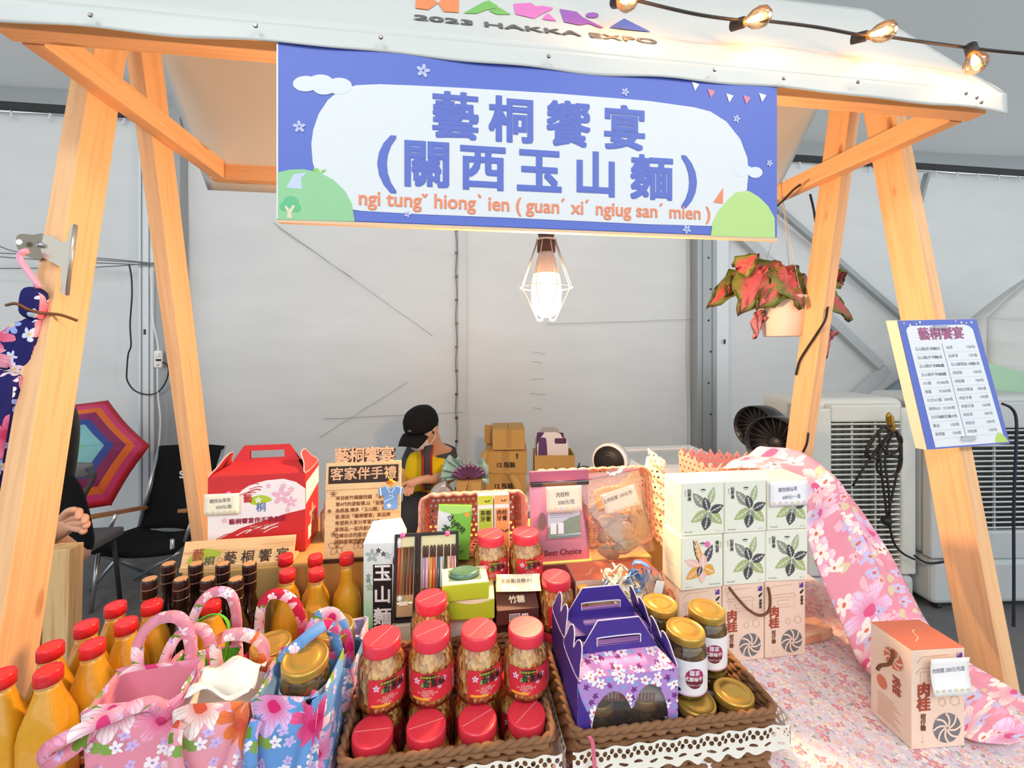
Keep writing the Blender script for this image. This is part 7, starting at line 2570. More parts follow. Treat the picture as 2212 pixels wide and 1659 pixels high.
# wooden nameplate and story plaque
M_BRN = plain('#3a241c', 0.6, var=0)
wp_ = thing('wooden_nameplate', 'slanted wooden nameplate in front of the red gift box', 'sign', (-0.508, 1.085, RGZ), 0.03)
NPM = Matrix.Rotation(R(-22), 4, 'X')
MB().box((0, 0.010, 0.033), (0.245, 0.008, 0.066), NPM).build('board', M_PINE2, wp_, bevel=0.001)
MB().box((0, 0.030, 0.004), (0.245, 0.05, 0.008)).build('base', M_PINE2, wp_, bevel=0.001)
MB().box((0, 0.046, 0.022), (0.22, 0.008, 0.036)).build('prop', M_PINE2, wp_)


def on_np(x, z, y=0.0053):
    return NPM @ Vector((x, 0.010 - y + 0.0, z))


NR = (pi / 2 - R(22), 0, 0)
text(wp_, '藝 桐 饗 宴', 0.030, on_np(0.040, 0.022), NR, M_BRN, bold=0.01)
m = MB().flat(resample([(-0.035, -0.008), (-0.02, 0.012), (0.0, 0.018), (0.03, 0.012), (0.035, 0.002), (0.02, -0.004), (0.0, -0.008), (-0.02, -0.014)], 3))
m.build('brush_leaf', plain('#a8b832', 0.6, var=0.05), wp_, on_np(-0.075, 0.030, 0.0048), NR)
text(wp_, '藝', 0.027, on_np(-0.088, 0.034), NR, plain('#a8332b', 0.6, var=0), bold=0.01)
text(wp_, '桐', 0.024, on_np(-0.062, 0.018), NR, plain('#5a5a38', 0.6, var=0), bold=0.01)
for zz in (0.010, 0.022):
    MB().tube([on_np(-0.040 + 0.005 * cos(t), zz + 0.005 * sin(t), 0.0052) for t in [2 * pi * i / 12 for i in range(12)]], 0.0006, 4, closed=True).build('ring_print', plain('#b5853c', 0.6), wp_)

pq = thing('wooden_plaque', 'pine plaque with cut-out shop name and engraved story behind the noodle carton', 'sign', (-0.222, 1.085, RGZ), 0.0, rot=(R(-7), 0, 0.0))
PW, PH_ = 0.180, 0.235
M_PQ = wood('plaque_pine', (240, 204, 152), (206, 154, 100), 'X', 1.2, 0.0, contrast=0.4)
MB().box((0, 0.006, PH_ / 2), (PW, 0.008, PH_)).build('board', M_PQ, pq, bevel=0.001)
MB().box((0, 0.000, PH_ - 0.032), (PW, 0.004, 0.064)).build('header_board', M_PQ, pq)
fdecal(pq, [rect(-PW / 2 + 0.006, PH_ - 0.050, PW / 2 - 0.006, PH_ - 0.008)], plain('#33201a', 0.6, var=0.05), -0.0023, 'dark_inlay')
M_CUT = plain('#eeb98c', 0.6, var=0.04)


def solid_text(parent, s, size, loc, depth, mat, bold, rot=FRONT, name='cutout_letter', space=1.0):
    cu = bpy.data.curves.new('letters', 'FONT')
    cu.body = s
    cu.size = size
    cu.align_x, cu.align_y = 'CENTER', 'CENTER'
    cu.extrude = depth / 2
    cu.resolution_u = 2
    ob = bpy.data.objects.new('tmp', cu)
    COL.objects.link(ob)
    me = bpy.data.meshes.new_from_object(ob.evaluated_get(bpy.context.evaluated_depsgraph_get()))
    bpy.data.objects.remove(ob)
    mb = MB()
    e = bold * size
    vs = [v.co.copy() for v in me.vertices]
    fs = [list(p.vertices) for p in me.polygons]
    for dx, dy, k in ((-e, -e, 0), (e, -e, 1), (-e, e, 2), (e, e, 3)):
        mb.add([Vector((v.x + dx, v.y + dy, v.z * (1 + 0.004 * k))) for v in vs], fs)
    bpy.data.meshes.remove(me)
    return mb.build(name, mat, parent, loc, rot)


for i, chh in enumerate('藝桐饗宴'):
    solid_text(pq, chh, 0.038, (-0.054 + 0.036 * i, 0.004, PH_ + 0.014), 0.006, M_CUT, 0.02)
    solid_text(pq, chh, 0.038, (-0.051 + 0.036 * i, 0.010, PH_ + 0.012), 0.004, plain('#5e2f22', 0.6), 0.03, name='cutout_backing')
for i, chh in enumerate('客家伴手禮'):
    ftext(pq, chh, 0.032, -0.064 + 0.032 * i, PH_ - 0.029, M_CUT, 0.02, y=-0.0028)
story = ['來自新竹縣關西鎮 「金瑞珍行」', '第4代的游智德,以「金瑞珍行」', '為根基,傳承「玉山麵」的麵粉', '香,推出「藝桐饗宴」新品牌', '希望與大家分享當地的', '家商品,一起共創本', '位嫁出去的客庄產品', '達到客家及家鄉的']
for i, s in enumerate(story):
    text(pq, s, 0.0108, (-0.066, 0.0012, PH_ - 0.086 - 0.0148 * i), FRONT, plain('#8a4a2a', 0.7, var=0), align='LEFT', bold=0.015)
for cx_, cz_, r_ in ((-0.060, 0.035, 0.022), (-0.010, 0.042, 0.017), (0.012, 0.030, 0.013), (-0.072, 0.160, 0.008), (0.074, 0.150, 0.005), (-0.068, 0.065, 0.008), (-0.080, 0.120, 0.005)):
    for k in range(5):
        a = 0.3 + k * 2 * pi / 5
        lp_ = leaf_poly(cx_, cz_, a, r_, r_ * 0.62, 0, 7)
        MB().flat(stroke(lp_ + [lp_[0]], 0.0009)).build('engraved_petal', plain('#7a4426', 0.7, var=0), pq, (0, 0.0013, 0), FRONT)
MB().box((0, 0.02, 0.004), (PW, 0.05, 0.008)).build('foot', plain('#3a2218', 0.6), pq)
# blue shirt charm on the plaque
sh_ = thing('shirt_charm', 'blue shirt-shaped charm on an orange cord hung over the plaque', 'charm', (-0.150, 1.064, RGZ + 0.150))
sp2 = [(-0.030, 0.030), (-0.012, 0.036), (0.0, 0.030), (0.012, 0.036), (0.030, 0.030), (0.027, 0.014), (0.016, 0.016), (0.017, -0.006), (0.017, -0.020), (-0.017, -0.020), (-0.017, -0.004), (-0.017, 0.015), (-0.028, 0.014)]
SB = Matrix.Scale(1.0, 4)
MB().prism(sp2, -0.003, 0.003, VERT).build('shirt', plain('#6f9bd0', 0.6, var=0.03), sh_, bevel=0.001)
for q in ([(-0.010, 0.034), (0.006, 0.010), (-0.016, 0.0)], [(0.010, 0.034), (-0.003, 0.012)]):
    fdecal(sh_, [stroke(q, 0.0032)], plain('#b9d4ee', 0.6, var=0), -0.0036, 'collar')
for sx_ in (-1, 1):
    fdecal(sh_, [stroke([(sx_ * 0.0245, 0.032), (sx_ * 0.0225, 0.015)], 0.003)], WHITE, -0.0036, 'sleeve_band')
flower(MB(), -0.004, -0.010, 0.006).build('flower_print', WHITE, sh_, (0, -0.0036, 0), FRONT)
MB().tube([(0, -0.003, 0.030), (0, -0.003, 0.046), (-0.012, -0.002, 0.072)], 0.0010, 6).build('cord', plain('#f0b458', 0.6), sh_)
MB().tube([(0, -0.003, 0.046), (0.012, -0.002, 0.072)], 0.0010, 6).build('cord', plain('#f0b458', 0.6), sh_)
for dx, dz, cc_ in ((-0.006, 0.046, '#e06a3a'), (0.006, 0.046, '#f0b030'), (0.0, 0.051, '#f0b030'), (0.0, 0.041, '#e9a838')):
    MB().lathe([(0.001, -0.004), (0.0045, -0.002), (0.0045, 0.002), (0.001, 0.004)], 10, Matrix.Translation((dx, -0.004, dz))).build('knot', plain(cc_, 0.5), sh_)

# ------------------------------------------------------------------ pen and chopstick cases
M_TRAY = plain('#1c1718', 0.4)
M_GOLDF = plain('#e8d9a8', 0.22, 0.55, var=0.1, scale=40)


def pen_case(name, label, x, pens):
    t = thing(name, label, 'case', (x, 0.9415, T + 0.1105), rot=(R(-16), 0, 0))
    w, h = (0.090, 0.175) if pens else (0.050, 0.175)
    MB().box((0, 0.010, h / 2), (w, 0.006, h)).build('case_back', M_TRAY, t)
    for c_, s_ in (((-w / 2 + 0.003, 0.002, h / 2), (0.006, 0.012, h)), ((w / 2 - 0.003, 0.002, h / 2), (0.006, 0.012, h)), ((0, 0.002, h - 0.003), (w - 0.012, 0.012, 0.006)), ((0, 0.002, 0.003), (w - 0.012, 0.012, 0.006))):
        MB().box(c_, s_).build('case_rim', M_TRAY, t)
    MB().box((0, 0.006, h * 0.56), (w - 0.012, 0.003, h * 0.84)).build('gold_lining', M_GOLDF, t)
    MB().box((0, 0.004, h * 0.13), (w - 0.012, 0.006, 0.03)).build('gold_fold', M_GOLDF, t, bevel=0.004)
    if pens:
        cols = [('#b59ad0', '#f4b8c0'), ('#f2a24a', '#ee6a3a'), ('#3a5a80', '#cfd8dc'), ('#3a3f3a', '#e8c8c0'), ('#e88aa8', '#f6e0e4')]
        for k in range(10):
            c1_, c2_ = cols[k // 2]
            x_ = -0.032 + 0.0160 * (k // 2) + 0.0070 * (k % 2)
            p_ = MB().lathe([(0.0026, 0.0), (0.003, 0.002), (0.003, 0.062)], 10).build('chopstick', plain(c2_ if k % 2 else c1_, 0.3, var=0.25, scale=160, coat=0.5), t, (x_, 0.0, 0.062))
            MB().lathe([(0.003, 0.062), (0.0032, 0.063), (0.0032, 0.080), (0.0024, 0.085), (0.001, 0.086)], 10).build('chopstick_end', plain('#4a1f1c', 0.3, coat=0.5), p_)
            MB().lathe([(0.0022, -0.016), (0.0028, 0.0)], 10).build('chopstick_tip', plain('#5a2a1e', 0.3, coat=0.5), p_)
        for k in range(5):
            MB().lathe([(0.001, -0.006), (0.005, -0.004), (0.006, 0.0), (0.005, 0.004), (0.001, 0.006)], 12, Matrix.Translation((-0.036 + 0.0165 * k, -0.002, 0.046))).build('white_rest', WHITE, t)
        MB().lathe([(0.006, 0), (0.0055, 0.004), (0.001, 0.005)], 16).build('pink_pin', plain('#f06aa8', 0.5), t, (0.02, -0.004, h - 0.004), (pi / 2, 0, 0))
    else:
        for k, cc_ in enumerate(('#c9563e', '#a87848', '#6e4a34', '#80523a', '#5f4032')):
            MB().lathe([(0.0022, 0.0), (0.0034, 0.095)], 8).build('chopstick', plain(cc_, 0.5, var=0.1), t, (-0.015 + 0.0072 * k, 0.0, 0.052))
        MB().lathe([(0.001, -0.006), (0.005, -0.004), (0.006, 0.0), (0.005, 0.004), (0.001, 0.006)], 12, Matrix.Translation((-0.010, -0.002, 0.046))).build('white_rest', WHITE, t)
        MB().box((-0.002, -0.003, 0.036), (0.018, 0.001, 0.008)).build('tag', plain('#f3ead8', 0.6), t)
        MB().lathe([(0.006, 0), (0.0055, 0.004), (0.001, 0.005)], 16).build('pink_pin', plain('#f06aa8', 0.5), t, (-0.008, -0.004, h - 0.002), (pi / 2, 0, 0))
    return t


pen_case('chopstick_case', 'open black case with five pairs of colourful patterned chopsticks on gold', -0.034, True)
pen_case('chopstick_case', 'narrow black case with plain brown chopsticks next to the noodle carton', -0.1055, False)

# ------------------------------------------------------------------ lime soap boxes, sugar box
M_LIME = plain('#b9cf34', 0.5, var=0.03)
M_CRM2 = plain('#f3ecc8', 0.5, var=0.02)
zl = T + 0.1515
l1 = pbox('soap_box', 'lime and cream soap box, lower one of two', 'box', 0.092, 0.066, 0.040, (0.036, 0.866, zl), -0.06, M_LIME)
MB().box((0, 0.033, 0.0404), (0.090, 0.064, 0.001)).build('top_panel', M_CRM2, l1)
fdecal(l1, [[(-0.045, 0.040), (0.045, 0.040)] + [(0.045 - 0.09 * i / 10, 0.040 - 0.009 * sin(pi * i / 10)) for i in range(1, 10)]], M_CRM2, -0.0006, 'front_curve')
l2 = pbox('soap_box', 'lime soap box with a round green soap showing in its window', 'box', 0.094, 0.066, 0.032, (0.024, 0.862, zl + 0.042), 0.04, M_LIME)
MB().box((0, 0.033, 0.0324), (0.092, 0.064, 0.001)).build('top_panel', M_CRM2, l2)
MB().box((0, 0.035, 0.0332), (0.066, 0.044, 0.0008)).build('window_opening', plain('#6f8a70', 0.4), l2)
MB().lathe([(0.028, 0.0), (0.029, 0.003), (0.026, 0.008), (0.020, 0.010), (0.018, 0.009), (0.001, 0.009)], 28, Matrix.Translation((0, 0.035, 0.0337)) @ Matrix.Diagonal((1.1, 0.78, 1, 1))).build('green_soap', plain('#4f7a66', 0.25, coat=0.4, var=0.06), l2)
zs_ = T + 0.1365
sg = pbox('sugar_box', 'small brown sugar box with barcode in front of the back red-lidded jars', 'box', 0.086, 0.06, 0.030, (0.130, 0.862, zs_), 0.0, plain('#54302a', 0.5, var=0.03))
sm = MB().add([(-0.043, 0, 0.030), (0.043, 0, 0.030), (0.043, 0.06, 0.058), (-0.043, 0.06, 0.058), (-0.043, 0.06, 0.03), (0.043, 0.06, 0.03)], [(0, 1, 2, 3), (0, 3, 4), (1, 5, 2), (3, 2, 5, 4)])
sm.build('sloped_lid', plain('#5e3830', 0.5, var=0.03), sg)
fdecal(sg, [rect(-0.018, 0.006, 0.004, 0.022)], WHITE, -0.0006, 'barcode')
for k in range(7):
    fdecal(sg, [rect(-0.0165 + 0.0028 * k, 0.008, -0.0150 + 0.0028 * k, 0.021)], INK, -0.0009, 'barcode_bar')
fdecal(sg, [rrect(0.014, 0.014, 0.014, 0.014, 0.002)], WHITE, -0.0006, 'recycle_mark')
fdecal(sg, [stroke([(0.010, 0.010), (0.018, 0.018)], 0.002), stroke([(0.010, 0.018), (0.018, 0.010)], 0.002)], INK, -0.0009, 'recycle_mark')
SLR = math.atan2(0.028, 0.06)
text(sg, '竹糖', 0.017, (0.0, 0.018, 0.0392), (SLR, 0, 0), plain('#efe3c0', 0.5, var=0), bold=0.03)
note('price_note', 'curled handwritten note lying on the brown sugar box', 0.094, 0.04, (0.136, 0.900, zs_ + 0.059), (SLR, 0, -0.10), ['黑糖薑(含糖子)'], 0.011, '#4a4a50', '#f4ead0', bend=0.006)

# ------------------------------------------------------------------ pink woven baskets on the riser
M_PINKW = plain('#e39c8c', 0.75, var=0.1, scale=70)
M_PINKF = holes_mat('pink_weave', (224, 140, 128), 0.0135, 0.30)


def tipped_basket(name, label, px0, px1, py0, py1, Y, depth, zb, matp, matr, tiltx):
    a, b_ = at(px0, (py0 + py1) / 2, Y=Y), at(px1, (py0 + py1) / 2, Y=Y)
    w = b_.x - a.x
    h = at((px0 + px1) / 2, py0, Y=Y).z - zb
    t = thing(name, label, 'basket', ((a.x + b_.x) / 2, Y, zb), rot=(R(tiltx), 0, 0))
    out_ = rrect(0, h / 2, w, h, 0.025, 5)
    inn = rrect(0, h / 2, w * 0.86, h * 0.82, 0.02, 5)
    n = len(out_)
    m = MB()
    vs = [(x, 0, z) for x, z in out_] + [(x, depth, z) for x, z in inn]
    m.add(vs, [(i, (i + 1) % n, n + (i + 1) % n, n + i) for i in range(n)], True)
    m.build('wall', matp, t, solid=0.003, uvf=lambda co, vi: (co.x + co.z, co.y))
    MB().add([(x, depth, z) for x, z in inn], [tuple(range(n))]).build('bottom_panel', matp, t, solid=0.003)
    P = [Vector((x, 0, z)) for x, z in out_]
    per = []
    for i in range(n):
        p, q_ = P[i], P[(i + 1) % n]
        k_ = max(1, int((q_ - p).length / 0.007))
        per += [p.lerp(q_, j / k_) for j in range(k_)]
    for r_ in range(3):
        sc = 1 - 0.022 * r_
        pts = [Vector((p.x * sc, 0.010 * r_ + 0.003 * sin(j * 1.6 + r_ * pi), h / 2 + (p.z - h / 2) * sc + 0.002 * cos(j * 1.6))) for j, p in enumerate(per)]
        MB().tube(pts, 0.0042, 6, closed=True).build('weave_strand', matr, t)
    return t


RB = T + 0.1735
tipped_basket('pink_basket', 'pink woven basket tipped towards the viewer holding the toothpaste boxes', 906, 1138, 1070, 1222, 1.075, 0.085, RB + 0.004, M_PINKF, M_PINKW, -6)
tipped_basket('peach_basket', 'peach woven basket tipped up behind the pouch and the clear bag', 1150, 1412, 1018, 1226, 1.085, 0.10, RB + 0.006, M_HOLEL, plain('#d9a184', 0.75, var=0.1, scale=70), -8)
# scalloped liner of the peach basket
lnr = MB().grid(lambda u, v: (0.165 + 0.02 * v + 0.006 * sin(u * 40) * v, -0.05 * v, 0.01 + 0.235 * u - 0.03 * v), 40, 3)
ln_ = lnr.build('scalloped_liner', M_HOLEL, bpy.data.objects['peach_basket'], solid=0.0015)

# boxes in the pink basket
gt = pbox('green_tea_box', 'green tea box with brush lettering leaning in the pink basket', 'box', 0.083, 0.03, 0.125, (-0.004, 1.042, RB + 0.014), 0, plain('#7cc242', 0.45, var=0.04), rot=(R(-14), R(4), 0))
fdecal(gt, [[(-0.041, 0.05), (-0.010, 0.04), (-0.008, 0.104), (-0.041, 0.112)]], plain('#dfe3e8', 0.4, var=0.05), -0.0006, 'silver_panel')
fdecal(gt, [[(-0.041, 0.124)] + [(-0.041 + 0.082 * i / 10, 0.112 - 0.008 * sin(pi * i / 10)) for i in range(11)] + [(0.041, 0.124)]], plain('#a8dc6a', 0.4), -0.0007, 'top_flap')
fdecal(gt, [ell(0.030, 0.103, 0.0065, 0.006, 18)], plain('#f2a23e', 0.5, var=0), -0.0010, 'orange_print')
text(gt, '古坑', 0.016, (-0.006, -0.0012, 0.088), (pi / 2, R(60), 0), INK, bold=0.02)
text(gt, '肉桂', 0.015, (0.014, -0.0012, 0.072), (pi / 2, R(40), 0), INK, bold=0.02)
text(gt, '茶', 0.022, (-0.020, -0.0012, 0.066), (pi / 2, R(20), 0), plain('#2f5a24', 0.5, var=0), bold=0.03)
fdecal(gt, [leaf_poly(0.0, 0.01, a, 0.03, 0.008) for a in (0.4, 0.9, 1.4)], plain('#4f8a2c', 0.5, var=0), -0.0008, 'leaf_print')
for nm, x, colt, colb, s1 in (('green', 0.078, '#c6d63a', '#b7d24a', '茶樹\n牙膏'), ('orange', 0.1185, '#f6b070', '#f4a766', '肉桂\n牙膏')):
    tb = pbox('toothpaste_box', '%s and white toothpaste box standing in the pink basket' % nm, 'box', 0.038, 0.028, 0.150, (x, 1.046, RB + 0.010), 0, plain('#f4efe6', 0.5), rot=(R(-5), 0, 0))
    fdecal(tb, [rect(-0.0185, 0.128, 0.0185, 0.1495)], plain(colt, 0.5), -0.0006, 'top_band')
    fdecal(tb, [rect(-0.0165, 0.02, 0.0165, 0.118)], plain(colb, 0.5), -0.0006, 'colour_panel')
    ftext(tb, s1, 0.0135, 0.0, 0.100, plain('#4a3a18' if nm == 'green' else '#5a2a1c', 0.5, var=0), 0.03, y=-0.0010, line=1.05)
    fdecal(tb, [leaf_poly(0.004, 0.134, 0.5, 0.010, 0.004), leaf_poly(0.004, 0.134, 2.6, 0.008, 0.004)], plain('#5a6a2a', 0.5, var=0), -0.0010, 'leaf_print')
    fdecal(tb, [leaf_poly(0.006, 0.060, 0.6, 0.014, 0.006), leaf_poly(0.006, 0.060, 2.4, 0.012, 0.005)], plain('#6a5a2a', 0.5, var=0), -0.0010, 'leaf_print')

# ------------------------------------------------------------------ pouch and clear bag
pc_ = (at(1143, 1120, Y=1.03).x + at(1274, 1120, Y=1.03).x) / 2
pch = thing('foil_pouch', 'pink foil zip pouch reading Best Choice with a price note', 'pouch', (pc_, 1.022, RB + 0.004), rot=(R(-5), 0, R(1)))
w_, h_ = 0.148, 0.218
M_POU = plain('#e39fb4', 0.28, 0.25, var=0.22, scale=14, coat=0.3)
po = [(-w_ / 2, 0.0), (w_ / 2, 0.0), (w_ / 2 - 0.001, h_ * 0.5), (w_ / 2, h_), (-w_ / 2, h_), (-w_ / 2 + 0.001, h_ * 0.5)]


def pouch_surf(front):
    s_ = -1 if front else 1
    return MB().grid(lambda u, v: ((u - .5) * w_, s_ * 0.016 * sin(pi * u) ** 0.7 * (sin(pi * min(1, (1 - v) * 1.15)) ** 0.6 if v < 0.99 else 0) * (1 if v > 0.02 else 0.4), v * h_), 16, 20)


m = pouch_surf(True)
m2 = pouch_surf(False)
m.add(m2.v, m2.f, True)
m.build('pouch_body', M_POU, pch)
MB().box((0, -0.006, h_ - 0.031), (w_, 0.016, 0.011)).build('zip_strip', plain('#2a1420', 0.2, coat=0.4), pch, bevel=0.002)
MB().box((0, -0.004, h_ - 0.013), (w_, 0.010, 0.024)).build('top_band', plain('#b8607c', 0.3, 0.2, var=0.15, scale=30), pch)
ftext(pch, 'Best Choice', 0.019, 0.002, 0.026, plain('#6a1f3a', 0.5, var=0), 0.02, y=-0.0170)
fdecal(pch, [rect(-0.034, 0.062, 0.047, 0.136)], plain('#c9ced8', 0.4, var=0.05), -0.0172, 'photo_label')
fdecal(pch, [[(-0.034, 0.066), (0.047, 0.070), (0.047, 0.112), (0.02, 0.106), (-0.005, 0.094), (-0.034, 0.086)]], plain('#8a9a86', 0.4, var=0.12, scale=90), -0.0175, 'hill_photo')
for k in range(2):
    fdecal(pch, [rect(-0.028 + 0.019 * k, 0.070, -0.013 + 0.018 * k, 0.096)], plain('#eef0f2', 0.5, var=0), -0.0178, 'info_panel')
fdecal(pch, [rect(-0.034, 0.060, 0.047, 0.066)], plain('#7d9490', 0.5, var=0), -0.0178, 'band_print')
for k in range(6):
    fdecal(pch, [rect(-0.028, 0.131 - 0.0045 * k, 0.034 - 0.008 * (k % 2), 0.1318 - 0.0045 * k)], plain('#8c90a8', 0.5, var=0), -0.0176, 'text_line')
fdecal(pch, [ell(-0.047, 0.100, 0.010, 0.020, 20)], plain('#8f7268', 0.15, var=0.2, coat=0.6), -0.0150, 'oval_window')
note('price_note', 'cream handwritten price note on the pink foil pouch', 0.088, 0.060, (pc_ + 0.004, 1.003, RB + 0.004 + 0.158), (pi / 2 + R(-5), 0, R(1)), ['肉桂粉', '500元/包'], 0.0125, '#3a3448', '#f6ead2')

bgx = at(1346, 1130, Y=1.02).x
cbg = thing('clear_bag', 'clear zip bag of dried bark slices with a tilted price note', 'bag', (bgx, 1.012, RB + 0.006), rot=(R(-6), R(-9), 0))
bw, bh = 0.165, 0.215
m = MB()
for s_ in (-1, 1):
    m.grid(lambda u, v: ((u - .5) * bw * (1 - 0.04 * v), s_ * 0.024 * (sin(pi * u) ** 0.6) * (1 - v) ** 0.5 * (0.5 + 0.5 * min(1, v * 8)) + 0.003 * sin(9 * u + 7 * v), v * bh), 18, 20)
m.build('bag_film', thin_clear('bag_film', (250, 248, 244), 0.7, 0.06, 0.06), cbg)
MB().box((0, 0, bh - 0.012), (bw * 0.95, 0.004, 0.004)).build('zip_line', plain('#b7646a', 0.4), cbg)
rs = random.Random(9)
M_SL1, M_SL2 = plain('#d9a97a', 0.7, var=0.15, scale=40), plain('#c2b08e', 0.7, var=0.15, scale=40)
for k in range(16):
    zc_ = 0.02 + 0.105 * rs.random()
    xc_ = (rs.random() - .5) * bw * 0.52
    rx, rz_ = 0.024 + 0.010 * rs.random(), 0.016 + 0.010 * rs.random()
    ph = rs.random() * 6
    me_ = MB().grid(lambda u, v: (rx * v * cos(2 * pi * u), 0.004 * sin(2 * 2 * pi * u + ph) * v + 0.003 * v * v, rz_ * v * sin(2 * pi * u)), 14, 3)
    me_.build('bark_slice', M_SL2 if zc_ < 0.045 else M_SL1, cbg, (xc_, -0.014 + 0.0018 * k, zc_), (rs.uniform(-.3, .3), rs.uniform(-.6, .6), 0), solid=0.0015)
note('price_note', 'tilted handwritten price note on the clear bag of bark slices', 0.088, 0.050, (bgx - 0.022, 0.984, RB + 0.160), (pi / 2 + R(-6), R(-15), 0), ['土肉桂葉 150元/包'], 0.0105, '#5a4448', '#f4dcc6')

# woven ribbon toys in clear wrap
M_RBL, M_RCR = plain('#5f8fcf', 0.5), plain('#efe9cf', 0.5)
rbp = Vector((0.385, 0.893, T + 0.001))
rbt = thing('woven_ribbon_bundle', 'bundle of blue and cream woven ribbons in clear wrap before the peach boxes', 'ribbons', rbp)
MB().box((0, 0, 0.076), (0.085, 0.05, 0.15)).build('holder', plain('#d8c9b4', 0.7), rbt, bevel=0.003)
rs = random.Random(4)
for k in range(22):
    a = rs.uniform(0, 2 * pi)
    cx_, cz_ = rs.uniform(-0.05, 0.035), 0.160 + rs.uniform(0.0, 0.045)
    cy_ = rs.uniform(-0.02, 0.02)
    r_ = rs.uniform(0.014, 0.022)
    pts = [Vector((cx_ + r_ * cos(a + t) , cy_ + r_ * 0.5 * sin(t * 2), cz_ + r_ * 0.8 * sin(a + t))) for t in [i * 0.55 for i in range(9)]]
    MB().ribbon(pts, (0.3 * sin(a), -0.8, 0.5 * cos(a)), 0.013, 0.001).build('ribbon', M_RBL if k % 2 else M_RCR, rbt)
MB().box((0.002, -0.03, 0.185), (0.018, 0.001, 0.042), Matrix.Rotation(0.25, 4, 'Y')).build('white_card', WHITE, rbt)
for k in (2,):
    MB().grid(lambda u, v: (0.01 + 0.03 * k / 2 + (u - .5) * 0.05, -0.01 + 0.012 * sin(7 * u + 3 * v + k), 0.155 + 0.06 * v + 0.006 * sin(11 * u)), 8, 6).build('clear_wrap', thin_clear('ribbon_film', (248, 248, 250), 0.8, 0.08, 0.12), rbt)

# ------------------------------------------------------------------ purple gift boxes
M_PFLOW = fabric('purple_blossom_paper', (176, 134, 206), [
    dict(scale=75, rad=.36, petals=5, cols=[(138, 170, 226), (122, 58, 130)], centre=None, density=.75),
    dict(scale=46, rad=.46, petals=5, cols=[(248, 244, 248)], centre=(224, 110, 120), density=.7)], rough=0.45, base2=(190, 150, 214), spec=0.4)
M_PFLOWP = fabric('pink_blossom_paper', (226, 150, 206), [
    dict(scale=75, rad=.36, petals=5, cols=[(150, 176, 230), (150, 60, 120)], centre=None, density=.75),
    dict(scale=46, rad=.46, petals=5, cols=[(250, 244, 248)], centre=(226, 110, 110), density=.7)], rough=0.45, base2=(232, 164, 214), spec=0.4)
M_PAPE = plain('#e6e0ea', 0.6)
GWD, GDP, GHT = 0.168, 0.082, 0.176


